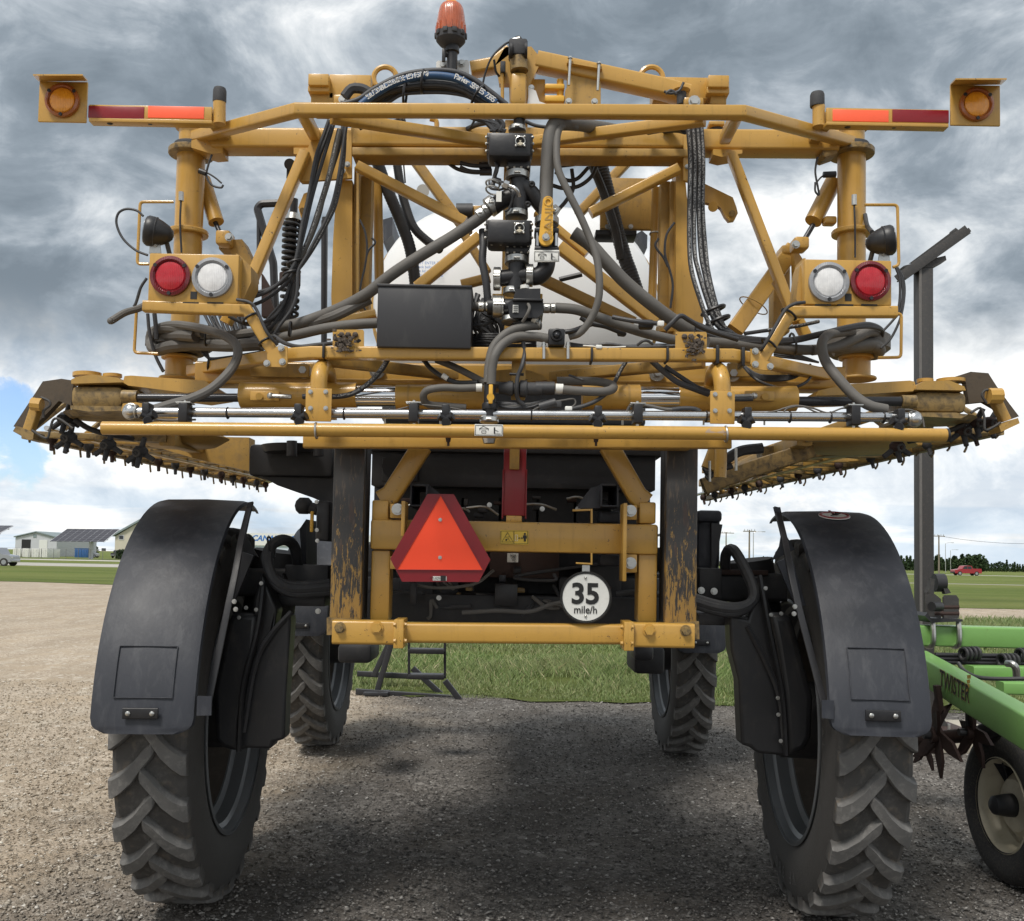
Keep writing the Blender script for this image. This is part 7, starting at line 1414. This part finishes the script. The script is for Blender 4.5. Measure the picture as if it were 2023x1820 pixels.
# yellow-levered cock feeding the spray pipe
part('cock_body', B().cyl(z('E', 1600, 1220, 3.93), z('E', 1600, 1540, 3.93), zl('E', 50, 3.93), n=24), PLAST); part('cock_collar', B().lathe(z('E', 1600, 1430, 3.93), (0, 0, 1), [(zl('E', 66, 3.93), 0), (zl('E', 68, 3.93), .006), (zl('E', 68, 3.93), .02), (zl('E', 60, 3.93), .026)], 20), PLAST)
part('cock_lever', bx('E', 1590, 1215, 1625, 1380, 3.87, .012, .004), YELH, label='small yellow valve lever'); part('lever_hub', B().cyl(z('E', 1606, 1325, 3.87), z('E', 1606, 1325, 3.9), zl('E', 32, 3.9), n=16), YELH); clamp(z('E', 1595, 1520, 3.93), (0, .1, 1), zl('E', 74, 3.93), .02); clamp(z('E', 1597, 1160, 3.92), (0, .1, 1), zl('E', 36, 3.92), .018)
part('cock_foot', B().cyl(P(966, 860, 3.93), P(966, 876, 3.93), px(16, 3.93), px(11, 3.93), 20), STEEL)
# bracket post and loom in the centre
part('centre_strap', bx('F', 95, 1020, 215, 1350, 4.0, .012), GOLD2); hose('F', [(195, 860, 3.95), (205, 960, 3.95), (185, 1060, 3.93), (150, 1150, 3.93), (140, 1250, 3.93), (150, 1340, 3.95), (200, 1390, 3.96)], 19, m=HOSEB, name='corrugated_hose', rib=.009)
for pts in ([(80, 1130), (200, 1135)],): hose('F', pts, 12, 3.94, PLAST, 'cable_tie')
part('swivel_plate', pl('F', [(-30, 1100), (100, 1090), (250, 1100), (360, 1140), (400, 1180), (200, 1200), (-60, 1190)], 4.2, .3), GOLD2)
for i in range(8):
    rn = random.Random(500+i); y = 1360+rn.uniform(0, 60); hose('F', [(-60, y, 3.97), (90+rn.uniform(-30, 30), 1400+rn.uniform(-30, 20), 3.96), (230, 1395+rn.uniform(-25, 30), 3.97), (360+rn.uniform(-30, 40), 1390+rn.uniform(-40, 40), 3.98)], rn.uniform(9, 16), m=rn.choice([HOSEB, HOSE, HOSEB]), name='cable', n=7, sub=4)
hose('F', [(270, 1440, 3.95), (350, 1400, 3.94), (430, 1370, 3.94), (540, 1350, 3.95), (620, 1340, 3.96), (635, 1380, 3.96), (590, 1420, 3.96)], 7, m=HOSE, name='cable'); part('connector', B().cyl(z('F', 330, 1410, 3.94), z('F', 470, 1370, 3.94), .018, n=12), HOSEB); part('connector', bx('F', 455, 1355, 520, 1410, 3.93, .03, .006), RUBBER); part('connector', bx('F', 548, 1400, 610, 1435, 3.94, .02), LABELW)
hose('F', [(600, 1425, 3.96), (720, 1395, 3.96), (820, 1350, 3.97), (900, 1290, 4.0), (960, 1210, 4.04), (1010, 1110, 4.08), (1060, 1030, 4.1)], 18, m=HOSEB, name='hydraulic_hose'); stripe('F', [(960, 1210), (1010, 1110), (1060, 1030)], 18, 4.06, .4)
hose('F', [(1280, 1020, 4.05), (1380, 1110, 4.04), (1500, 1200, 4.03), (1650, 1260, 4.03), (1760, 1300, 4.04)], 26, m=HOSEB, name='hydraulic_hose')
hose('E', [(1150, 1010, 4.1), (1300, 1070, 4.08), (1420, 1130, 4.06), (1560, 1200, 4.0), (1700, 1230, 4.0)], 30, m=HOSE, name='large_hose'); hose('E', [(1040, 1010, 4.1), (1110, 1090, 4.08), (1230, 1170, 4.05), (1350, 1205, 4.03), (1500, 1200, 4.0)], 20, m=HOSEB, name='hydraulic_hose'); part('hose_sleeve', B().cyl(z('E', 1200, 1140, 4.04), z('E', 1245, 1170, 4.04), zl('E', 23, 4.04), n=16), LABELW)
hose('F', [(1075, 1440, 3.98), (1100, 1400, 3.97), (1160, 1385, 3.96), (1260, 1400, 3.95), (1380, 1425, 3.95), (1460, 1430, 3.95)], 14, m=HOSE, name='cable'); hose('F', [(1450, 1430, 3.95), (1550, 1420, 3.95), (1640, 1425, 3.95), (1690, 1450, 3.95)], 20, m=HOSEB, name='cable'); hose('F', [(280+300, 1140, 4.0), (700, 1180, 3.98)], 10, m=HOSEB, name='cable'); 
for k, pts in (('E', [(820, 1430), (900, 1410), (1000, 1390), (1150, 1400), (1300, 1420), (1380, 1440)]), ('G', [(400, 830), (470, 820), (530, 800), (600, 785), (700, 800), (800, 830), (900, 800), (1000, 830), (1100, 835)]), ('G', [(520, 830), (550, 800), (640, 790), (740, 830), (840, 830)]), ('G', [(1180, 830), (1300, 810), (1380, 850), (1400, 920)]), ('D', [(880, 1010), (960, 1015), (1100, 1010)])): hose(k, pts, 6, 3.92, HOSE, 'cable', n=6)
# ---------------------------------------------------------------- tank and body behind
tk = part('product_tank', B(), TANK) if False else None
def tank():
    c = P(1019, 600, 6.6); w_, h_ = px(575, 6.6), px(400, 6.6); rings = []
    for sc_, dy in ((.25, -.34), (.5, -.31), (.75, -.23), (.9, -.12), (.975, -.03), (1, .06), (1, 2.8)):
        rings.append([Vector((c.x+x, 6.6+dy, c.z+zz)) for x, zz in rr(w_*sc_, h_*sc_, min(w_, h_)*.49*sc_, 12)])
    t_ = part('product_tank', B().rings(rings), TANK, label='white rounded product tank')
    part('tank_hoop', B().rings([[Vector((c.x+x, 6.6+dy, c.z+zz)) for x, zz in rr(w_*s_, h_*s_, h_*.49*s_, 12)] for s_, dy in ((1.0, .15), (1.03, .15), (1.03, .24), (1.0, .24))]), GOLD2, t_)
    part('tank_cradle', B().box((c.x, 7.6, c.z-h_*.5-.05), (w_*.9, 2.2, .2), None, .02), DARK, t_)
    tb = B()
    for i, q in enumerate(('DO NOT ENTER TANK', 'rinse tank before service', 'close lid after filling', 'see operator manual')): text(tb, q, P(845, 520+i*8, 6.27), .026, sx=.9)
    part('tank_print', tb, INKB, t_, fixn=False)
tank()
for s_, poly in ((-1, [(930, 790), (1000, 770), (1000, 900), (935, 960)]), ): part('tank_fairing', pl('S', poly, 6.9, .6), FEND)
part('tank_fairing', pl('T', [(215, 780), (265, 750), (300, 780), (298, 860)], 6.9, .6), FEND)
part('fill_dial', B().cyl(z('S', 1225, 580, 5.6), z('S', 1225, 580, 5.66), zl('S', 48, 5.6), n=28), LABELW); part('pipe_stub', B().cyl(z('S', 1470, 735, 5.2), z('S', 1590, 735, 5.2), .045, n=20), HOSEB); part('stub_plate', bx('S', 1590, 685, 1680, 790, 5.2, .03), GOLD)
part('strap_rod', B().cyl(z('F', 500, 335, 5.2), z('F', 690, 290, 5.2), .014, n=8), BLACKM)
part('side_pod', bx('D', 1395, 1150, 1870, 1330, 4.9, 1.2, .02), DARK); part('side_pod', bx('F', 1010, 560, 1180, 900, 5.6, .3), FEND) if False else None
part('pod_belly', pl('D', [(1400, 1290), (1870, 1330), (1870, 1500), (1760, 1450), (1560, 1380)], 4.95, .9), DARK); part('filler_cup', B().cyl(z('D', 1620, 1155, 4.85), z('D', 1620, 1195, 4.85), zl('D', 150, 4.85), zl('D', 130, 4.85), 28), BLACKM)

for x in (1410, 1560): part('pod_tube', B().cyl(z('D', x+230, 1130, 4.7), z('D', x+230, 1215, 4.7), .025, n=12), BLACKM)
part('valve_pod', bx('I', 1590, 140, 1680, 410, 4.7, .3, .01), BLACKM); part('battery_door', pl('I', [(1480, 330), (1525, 265), (1525, 580), (1495, 580), (1490, 480)], 5.4, .3), FEND); part('latch_lever', bx('I', 1550, 210, 1572, 352, 4.65, .02, .008), YELH)
part('pod_knob', B().ball(z('I', 1510, 175, 4.8), .045, 12), DARK); part('pod_arm', B().cyl(z('I', 1510, 180, 4.8), z('I', 1600, 200, 4.8), .03, n=10), DARK)
bolts('I', [(1595, 148), (1597, 338), (1600, 410)], 4.68, .01)
part('side_tank', bx('M', 105, 180, 240, 530, 5.3, .8, .03), FEND); part('tank_corner', pl('M', [(185, 255), (250, 262), (205, 530), (185, 530)], 5.26, .3), BLACKM); part('tank_lip', bx('M', 105, 178, 250, 248, 5.27, .3, .02), FEND)
for x in (140, 205): part('tank_nut', B().cyl(z('M', x, 520, 5.0), z('M', x, 535, 5.0), .03, n=12), GALV)
# front wheel brackets below the beam
part('wheel_cover', bx('H', 190, 1135, 358, 1230, 7.6, .5, .03), DARK); part('wheel_cover', bx('H', 1690, 1150, 1845, 1285, 7.6, .5, .03), DARK)
part('wheel_cover', bx('H', 1690, 1140, 1790, 1220, 7.3, .3, .03), BLACKM); part('front_axle', B().box((-.08, 9.3, 1.75), (3.0, .3, .22), None, .02), DARK); part('front_leg', B().box((-1.35, 9.3, 1.45), (.22, .5, .8), None, .05), DARK); part('front_leg', B().box((1.2, 9.3, 1.45), (.22, .5, .8), None, .05), DARK)
# access ladder hanging under the front
Yl = 8.6
for u in (808, 879): part('ladder_rail', B().sweep([P(u, 1262, Yl), P(u, 1340, Yl)], .02, .035, .003), BLACKM)
for v in (1286, 1336): part('ladder_step', B().box(P(843, v, Yl), (px(70, Yl), .16, px(9, Yl)), None, .006), BLACKM)
# ---------------------------------------------------------------- folded spray booms
def boom(s_):
    if s_ < 0:
        o0, o1 = P(52, 858, 4.6), P(515, 958, 8.8); i0, i1 = P(330, 868, 4.6), P(575, 935, 8.8); t0, t1 = P(118, 756, 4.6), P(540, 905, 8.8)
    else:
        o0, o1 = P(1975, 850, 4.6), P(1395, 985, 8.8); i0, i1 = P(1590, 868, 4.6), P(1388, 955, 8.8); t0, t1 = P(1910, 760, 4.6), P(1392, 930, 8.8)
    bo = part('boom_outer_chord', B().sweep([o0, o1], .045, .045, .006), GREASE, label='long chord of the folded spray boom'); part('boom_inner_chord', B().sweep([i0, i1], .07, .06, .008), GOLD2)
    part('boom_top_chord', B().sweep([t0.lerp(t1, .06), t1], .05, .05, .006), GOLD2)
    n = 17
    for k in range(n+1):
        a = k/n; p = o0.lerp(o1, a); q = i0.lerp(i1, a); part('boom_cross_tie', B().sweep([p, q], .03, .03, .004), GOLD2 if k % 2 else GREASE, bo)
        if k < n: part('boom_diagonal', B().sweep([o0.lerp(o1, a), t0.lerp(t1, a+1/n)], .022, .022, .003), GREASE, bo)
    # spray line with nozzle bodies and breakaway drop hooks
    part('spray_line', B().cyl(o0+Vector((-s_*.09, 0, .03)), o1+Vector((-s_*.09, 0, .03)), .012, n=10), STEEL, bo)
    for k in range(26):
        a = (k+.4+((k*13) % 7-3)*.09)/26; p = o0.lerp(o1, a)
        hl = (.035, .06, .045, .07)[k*7 % 4]; part('drop_hook', B().tube([p, p+Vector((.004, 0, -hl*.6)), p+Vector((-s_*.012, -.01, -hl))], .006, 6, 3), GREASE, bo)
        if k % 2 == 0:
            pn = p+Vector((-s_*.10, .02, -.01)); part('boom_nozzle', B().ball(pn, .028, 10, (1, 1, 1.1)).cyl(pn, pn+Vector((.01, -.02, -.06)), .012, .010, 10), RUBBER if k % 4 else RUST, bo)
    # open lattice under the folded section
    m1, m2 = o0.lerp(i0, .45), o1.lerp(i1, .45)
    part('boom_middle_chord', B().sweep([m1, m2], .045, .045, .006), GOLD)
    for k in range(22):
        a, c_ = k/22, (k+1)/22
        part('boom_lattice_bar', B().sweep([(m1 if k % 2 else o0).lerp(m2 if k % 2 else o1, a), (o0 if k % 2 else m1).lerp(o1 if k % 2 else m2, c_)], .024, .024, .003), GOLD2, bo)
        part('boom_lattice_bar', B().sweep([(i0 if k % 2 else m1).lerp(i1 if k % 2 else m2, a), (m1 if k % 2 else i0).lerp(m2 if k % 2 else i1, c_)], .024, .024, .003), GREASE, bo)
    return bo
BL = boom(-1); BR = boom(1)
SHADED = paint('shaded_ochre_paint', (.075, .055, .035), .6, 0, .7, (.025, .022, .02), .25, .08, 8)  # ochre paint with the shade inside the tip guards put into its colour
# boom tips: dark bent guards and latch pins
part('tip_guard', B().prism(zp('D', [(75, 1048), (205, 850), (240, 795), (345, 780), (412, 790), (400, 930), (330, 905), (250, 990), (160, 1075)], 4.32), (0, .04, 0)), SHADED)
part('tip_guard', B().prism(zp('G', [(1992, 852), (1900, 885), (1850, 800), (1780, 760), (1680, 770), (1660, 640), (1530, 624), (1690, 573), (1800, 582), (1850, 660), (1930, 770)], 4.32), (0, .04, 0)), SHADED)
part('tip_arm', B().sweep(zp('D', [(212, 925), (160, 1080)], 4.27), .045, .04, .006), GOLD2); part('tip_pin', B().cyl(z('D', 180, 922, 4.22), z('D', 235, 928, 4.22), .028, n=10), GOLD); part('tip_foot', pl('D', [(72, 1075), (90, 1045), (190, 1080), (185, 1120), (160, 1125)], 4.24, .1), GREASE)
part('tip_arm', B().sweep(zp('G', [(1840, 745), (1905, 880)], 4.27), .045, .04, .006), GOLD2); part('tip_pin', B().cyl(z('G', 1800, 725, 4.22), z('G', 1880, 725, 4.22), .034, n=10), GOLD); part('tip_foot', pl('G', [(1865, 905), (1985, 862), (1996, 895), (1880, 950)], 4.22, .1), GOLD2)
for k, pts in (('D', [(230, 885), (275, 905), (280, 930), (245, 960), (245, 1000)]), ('D', [(180, 1070), (260, 1115), (280, 1070), (300, 1010), (340, 1010), (410, 1060)]), ('G', [(1830, 685), (1780, 690), (1760, 720), (1790, 770)]), ('G', [(1690, 830), (1750, 800), (1775, 860), (1780, 935), (1830, 920), (1875, 890)])): part('tip_wire', B().tube(zp(k, pts, 4.22), .0055, 8, 4), POST)
for k, x, y in (('D', 370, 1000), ('D', 390, 1110), ('D', 610, 1150), ('D', 790, 1190), ('G', 1720, 890), ('G', 1640, 940), ('G', 1230, 1040), ('G', 1810, 890)):
    p = z(k, x, y, 4.45); nb = part('nozzle_cluster', B().ball(p, .036, 10, (1, 1, .8)), RUBBER if k == 'D' else RUST)
    for d in ((.05, 0, -.03), (-.05, 0, -.04), (.0, -.03, -.06), (.02, -.02, .05)): part('nozzle_turret', B().cyl(p, p+Vector(d)*1.2, .014, .011, 10), RUBBER, nb)
    part('turret_ring', B().ring(p+Vector((0, -.05, -.01)), (0, 1, .3), .014, .006, 14, 6), POST, nb)
hose('D', [(420, 1010, 4.4), (500, 1060, 4.45), (600, 1090, 4.5), (760, 1120, 4.6)], 16, m=HOSEB, name='boom_hose'); hose('G', [(1660, 900, 4.4), (1560, 940, 4.45), (1450, 980, 4.5), (1300, 1010, 4.6)], 16, m=HOSEB, name='boom_hose')
part('hinge_pan', B().cyl(z('D', 1030, 1120, 4.9), z('D', 1030, 1160, 4.9), .22, .16, 30), GOLD2); part('hinge_pan', B().cyl(z('G', 950, 1040, 4.9), z('G', 950, 1065, 4.9), .30, .24, 30), GOLD2)
part('boom_plate', pl('D', [(820, 1100), (1400, 1110), (1400, 1300), (1100, 1230), (900, 1170)], 5.2, .12), GOLD2); part('boom_plate', pl('G', [(380, 1040), (1180, 1010), (1170, 1085), (800, 1100), (700, 1110), (320, 1250), (400, 1140)], 5.2, .12), GREASE)
part('boom_arm', B().sweep(zp('G', [(20, 1290), (320, 1180), (700, 1060)], 4.8), .06, .08, .008), GREASE)
for i in range(6): part('boom_slat', B().sweep(zp('G', [(40+i*70, 1330-i*24), (420+i*60, 1160-i*16)], 6.2-.2*i), .03, .02, .003), GREASE)
part('lower_hoop', B().tube(zp('G', [(130, 1040, 4.4), (128, 1150, 4.4), (125, 1235, 4.4)]), .028, 12, 3), GOLD); part('lower_link', B().sweep(zp('G', [(100, 1050), (50, 1180)], 4.5), .05, .06, .008), GOLD2)
for pts, r_ in (([(30, 1200), (150, 1130), (250, 1070), (390, 1050)], 34), ([(40, 1240), (110, 1190), (200, 1160)], 20)): hose('G', pts, r_, 4.6, HOSEB, 'boom_hose')
part('clear_rod', B().cyl(z('G', 225, 1050, 4.3), z('G', 225, 1190, 4.3), .006, n=8), GALV); part('clear_rod', B().cyl(z('G', 60, 1130, 4.3), z('G', 60, 1260, 4.3), .006, n=8), GALV)
# bare patch rubbed on the bumper pipe
c = P(1412, 856, 3.85); b = B(); rn = random.Random(2)
patch = []
for i in range(14): a = 2*math.pi*i/14; patch.append((c.x+px(21, 3.85)*math.cos(a)*rn.uniform(.8, 1.1), px(12.5, 3.85)*math.sin(a)*rn.uniform(.8, 1.05)))
rad = px(13.4, 3.85)*1.012; vs = [Vector((x, 3.85-rad*math.cos(h/rad), c.z+rad*math.sin(h/rad))) for x, h in patch]; b.add([Vector((c.x, 3.85-rad, c.z))]+vs, [(0, i+1, (i+1) % 14+1) for i in range(14)]); part('bare_patch', b, paint('bare_primer_patch', (.42, .30, .20), .7, 0, .8, (.16, .10, .06), .2, .1, 14), gp_, fixn=False)
# ================================================================ green tillage implement
IM = empty('tillage_implement', (2.9, 6.0, 0), 'lime green folding harrow with rust specks and a cream-rimmed wheel at the right edge', 'harrow')
def ip(name, b, m, parent=None, **k): return mk(name, b, m, parent or IM, **k)
a = z('M', 1440, 910, 6.9); e = Vector((5.2, 6.9, a.z-.02))
ip('frame_beam', B().sweep([a-Vector((.35, 0, 0)), e], .20, zl('M', 118, 6.9), .012), GREEN)
ip('frame_beam', B().sweep([z('M', 1700, 1125, 6.5), Vector((5.0, 6.6, z('M', 2020, 1130, 6.5).z))], .12, zl('M', 66, 6.5), .01), GREEN)
ip('frame_beam', B().sweep([z('M', 1880, 1220, 6.4), Vector((5.0, 6.3, z('M', 2020, 1225, 6.4).z))], .12, zl('M', 70, 6.4), .01), GREEN)
tg = ip('drawbar_tongue', B().sweep([z('M', 1400, 1082, 6.5), z('M', 2150, 1525, 4.75)], .12, zl('M', 172, 5.9), .012), GREEN)
# decal on the sloping beam
A0 = z('M', 1535, 1150, 6.0); 
pa, pb_ = z('M', 1400, 1082, 6.5), z('M', 2150, 1525, 4.75); dr = (pb_-pa).normalized(); sd_, up_ = frame(dr)
nrm = sd_ if sd_.x < 0 else -sd_
def onbeam(x, y, off):
    # point on the tongue's near face seen at zoom coordinates x, y
    p0 = Vector((0, 0, CAMZ)); d = z('M', x, y, 5.0)-p0; q = pa+nrm*(.06+off); k = (q-p0).dot(nrm)/d.dot(nrm); return p0+d*k
tb = B(); text(tb, 'TWISTER', onbeam(1610, 1215, .003), .135, dr, up_, bold=.012, sx=.82); dc = ip('decal_text', tb, INK, tg, fixn=False)
tb = B(); text(tb, 'TWISTER', onbeam(1610, 1215, .0015), .135, dr, up_, bold=.034, sx=.82); ip('decal_edge', tb, paint('gold_decal', (.5, .36, .10), .5, 0, .1, (.3, .2, .05), .05, 0, 5), tg, fixn=False)
b = B(); c = onbeam(1688, 1215, .002)
for i in range(4): b.add([c+up_*(.06-i*.026)+dr*(-.01), c+up_*(.075-i*.026)+dr*(.045-i*.008), c+up_*(.055-i*.026)+dr*(.05-i*.008), c+up_*(.042-i*.026)], [(0, 1, 2, 3)])
ip('decal_swirl', b, paint('gold_decal_b', (.62, .42, .07), .5, 0, .1, (.3, .2, .05), .05, 0, 5), tg, fixn=False)
# U-bolted bracket on top of the rear beam
br = ip('bolt_on_bracket', B().prism(zp('M', [(1455, 780), (1475, 815), (1660, 820), (1665, 832), (1480, 840), (1440, 800)], 6.75), (0, .22, 0)), BLACKM)
ip('bracket_plate', B().prism(zp('M', [(1440, 660), (1500, 672), (1535, 700), (1535, 815), (1440, 800)], 6.8), (0, .02, 0)), POST, br); ip('bracket_plate', B().prism(zp('M', [(1550, 690), (1560, 678), (1625, 678), (1640, 700), (1640, 815), (1550, 815)], 6.8), (0, .02, 0)), POST, br)
ip('bracket_arm', B().prism(zp('M', [(1475, 577), (1498, 582), (1490, 668), (1450, 668), (1470, 620)], 6.8), (0, .05, 0)), POST, br); ip('bracket_arm', B().prism(zp('M', [(1545, 578), (1562, 580), (1565, 620), (1595, 665), (1560, 672), (1545, 620)], 6.8), (0, .05, 0)), POST, br)
ip('rubber_roller', B().cyl(z('M', 1495, 605, 6.85), z('M', 1553, 605, 6.85), .062, n=20), BLACKM, br)
for y in (748, 785): ip('bracket_rod', B().cyl(z('M', 1490, y, 6.82), z('M', 1635, y, 6.82), .024, n=10), RUST, br)
ip('bracket_knob', B().cyl(z('M', 1480, 745, 6.7), z('M', 1530, 745, 6.75), .032, n=14), BLACKM, br)
for x in (1490, 1642): ip('u_bolt', B().tube(zp('M', [(x-5, 835, 6.78), (x, 900, 6.76), (x-2, 960, 6.76), (x-18, 980, 6.8), (x-40, 975, 6.9)]), .018, 8, 3), GALV, br)
# black hydraulic lines with couplers
for y, r_ in ((1028, 17), (1050, 14), (1072, 14), (1078, 9)): ip('hydraulic_line', B().cyl(z('M', 1500, y, 6.7), Vector((5, 6.7, z('M', 2020, y+4, 6.7).z)), zl('M', r_*.8, 6.7), n=10), BLACKM)
for x, y in ((1680, 1025), (1730, 1022), (1905, 1062), (1955, 1062), (2010, 1030)):
    for k in (-1, 1): ip('line_clamp', B().ring(z('M', x+k*12, y, 6.62), (1, .3, 0), .038, .012, 16, 8), BLACKM)
ip('thin_hose', B().tube(zp('M', [(1635, 1075, 6.2), (1670, 1120, 6.15), (1750, 1160, 6.0), (1880, 1170, 5.9), (2060, 1168, 5.8)]), .012, 8, 6), HOSEB)
ip('hose_peg', B().tube(zp('M', [(1925, 1080, 6.1), (1955, 1085, 6.05), (1975, 1110, 6.05), (1980, 1165, 6.1)]), .022, 10, 4), GALV)
# wheel
wc = Vector((2.85, 5.62, .425)); ax = Vector((-1, -.06, 0)).normalized(); Rw = .425
tw = ip('gauge_wheel', B().lathe(wc, ax, [(.255, .125), (.262, .118), (.25, .10), (.238, .06), (.232, .02), (.215, .0)], 56, cap=False), CREAM, org=wc)
ip('wheel_dish', B().lathe(wc, ax, [(.225, .0), (.215, -.02), (.19, -.015), (.165, .02), (.14, .045), (.10, .05), (.01, .05)], 48, cap=False), CREAM, tw)
b = B().lathe(wc, ax, [(.25, .115), (.30, .135), (.36, .135), (.40, .12), (.418, .095), (.425, .05), (.425, -.05), (.418, -.095), (.40, -.12), (.36, -.135), (.30, -.135), (.25, -.115)], 72, cap=False); ip('tyre', b, CTYRE, tw)
b = B(); rn = random.Random(8); sdx, nrx = frame(ax)
for row in (-.085, -.045, -.005, .035, .075):
    for i in range(60):
        a_ = (i+(.5 if row in (-.045, .035) else 0))*2*math.pi/60; d = sdx*math.cos(a_)+nrx*math.sin(a_); t_ = sdx*-math.sin(a_)+nrx*math.cos(a_); rad = .422 if abs(row) < .06 else .417
        c = wc+ax*row+d*rad; pts = [c+ax*(-.016)+t_*(-.014), c+ax*.016+t_*(-.010), c+ax*.016+t_*.014, c+ax*(-.016)+t_*.010]; b.prism(pts, d*.010)
ip('tread_blocks', b, CTYRE, tw, kind='stuff')
ip('wheel_hub', B().lathe(wc, ax, [(.065, .02), (.062, .09), (.05, .16), (.03, .175), (.001, .18)], 24), DARK, tw)
for i in range(6): a_ = i*math.pi/3+.4; ip('wheel_nut', B().hexbolt(wc+ax*.03+(sdx*math.cos(a_)+nrx*math.sin(a_))*.10, ax, .014), RUST, tw)
# trailing tines / star discs
def stars(x, y, Y, sc_, rot):
    c = z('N', x, y, Y); o = ip('star_disc', B().cyl(c+Vector((-.03, 0, 0)), c+Vector((.03, 0, 0)), .075*sc_, n=18), RUST)
    for i in range(6):
        a_ = rot+i*math.pi/3; d = Vector((.25*math.sin(a_*2), math.cos(a_)*.8, math.sin(a_))).normalized(); t_ = d.cross(Vector((1, 0, 0))).normalized()
        ip('tine', B().prism([c+t_*.07*sc_, c+d*.24*sc_+t_*.085*sc_, c+d*.40*sc_+t_*.0, c+d*.22*sc_-t_*.05*sc_, c-t_*.05*sc_], (.018, 0, 0)), RUST, o)
    ip('star_bolt', B().cyl(c+Vector((-.07, 0, 0)), c+Vector((-.03, 0, 0)), .04*sc_, n=14), BLACKM, o)
stars(1712, 425, 5.7, .5, 1.2); stars(1500, 440, 5.9, .62, .4); stars(1435, 500, 6.4, .4, 1.2)
ip('tine_shank', B().sweep(zp('N', [(1510, 150), (1530, 300), (1560, 290), (1500, 430)], 5.9), .03, .05, .004), RUST); ip('tine_shank', B().sweep(zp('N', [(1690, 250), (1690, 400)], 5.7), .02, .02, .004), BLACKM); ip('tine_shank', B().sweep(zp('N', [(1717, 265), (1717, 380)], 5.7), .02, .02, .004), BLACKM)
ip('wheel_arm', B().sweep([z('M', 1900, 1440, 5.6), z('M', 1780, 1500, 5.8), Vector((2.9, 5.7, .45))], .08, .10, .01), BLACKM)
ip('gang_shaft', B().cyl(z('N', 1380, 470, 6.2), z('N', 1720, 440, 5.75), .04, n=12), RUST)
EDGE = paint('pale_post_edge', (.17, .16, .15), .6, .3, .5, (.1, .08, .06), .2, .1, 20)
# ================================================================ tall dark post on its base
Yp = 9.9
PO = empty('steel_post', (P(1830, 1470, Yp).x, Yp, 0), 'tall dark steel post with a sloping channel head standing behind the right rear fender', 'post')
x0 = P(1831, 1000, Yp).x; w_ = px(29, Yp)
zt = P(1831, 528, Yp).z
mk('post_shaft', B().box((x0, Yp+w_/2, zt/2), (w_, w_, zt), None, .008), POST, PO)
mk('shaft_edge', B().box((x0-w_*.42, Yp-.004, zt/2), (w_*.16, .012, zt), None, 0), EDGE, PO)  # paler strip down the left edge of the shaft
mk('head_plate', B().prism([P(1786, 525, Yp), P(1868, 505, Yp), P(1870, 514, Yp), P(1845, 528, Yp), P(1812, 528, Yp), P(1790, 533, Yp)], (0, w_, 0)), POST, PO)
ch = B(); d0, d1 = P(1778, 553, Yp+.05), P(1905, 462, Yp+.05)
for off, r_ in ((-.075, .9), (.075, -.9)):
    ch.sweep([d0+Vector((0, off, .02)), d1+Vector((0, off, .02))], .012, .10, .002, up=(0, 0, 1))
ch.sweep([d0, d1], .16, .012, .002)
mk('channel_head', ch, POST, PO)
mk('channel_lip', B().prism([P(1884, 460, Yp), P(1888, 450, Yp), P(1898, 458, Yp), P(1914, 450, Yp), P(1919, 457, Yp), P(1900, 472, Yp)], (0, .14, 0)), POST, PO)
mk('channel_web', B().prism([P(1797, 520, Yp), P(1884, 455, Yp), P(1903, 470, Yp), P(1830, 520, Yp)], (0, .02, 0)), POST, PO)
mk('base_plate', B().box((x0, Yp+w_/2, .155), (.72, .6, .02), None, .002), RUST, PO)
for s_ in (-1, 1): mk('gusset', B().prism([(x0+s_*w_*.5, Yp+w_/2, .165), (x0+s_*(w_*.5+.17), Yp+w_/2, .165), (x0+s_*w_*.5, Yp+w_/2, .42)], (0, .015, 0)), POST, PO)
for dx in (-.30, -.15, .15, .30): mk('anchor_bolt', B().cyl((x0+dx, Yp-.14, .165), (x0+dx, Yp-.14, .22), .014, n=8), GALV, PO)
CONC = paint('concrete', (.42, .38, .31), .9, 0, .4, (.2, .16, .12), .08, .1, 8)
mk('concrete_footing', B().box((x0+.05, Yp+.1, .07), (1.25, 1.1, .15), None, .01), CONC, kind='structure')
# ================================================================ black steel stand lying beyond, on the grass edge
STD = empty('steel_stand', (P(800, 1372, 12.6).x, 12.6, 0), 'low black steel stand on the grass edge seen under the sprayer', 'stand')
for pts, Y in (([(703, 1366), (905, 1380)], 12.6), ([(706, 1331), (850, 1338)], 13.4), ([(745, 1366), (775, 1265)], 12.7), ([(738, 1336), (770, 1268)], 13.2), ([(815, 1320), (880, 1380)], 12.9), ([(879, 1345), (908, 1382)], 12.4)):
    q = [P(u, v, Y) for u, v in pts]; mk('stand_bar', B().sweep(q, .06, .07, .006), BLACKM, STD)
c = P(745, 1357, 12.6); mk('stand_foot', B().box((c.x, 12.6, .03), (.3, .3, .04), None, .004), BLACKM, STD)
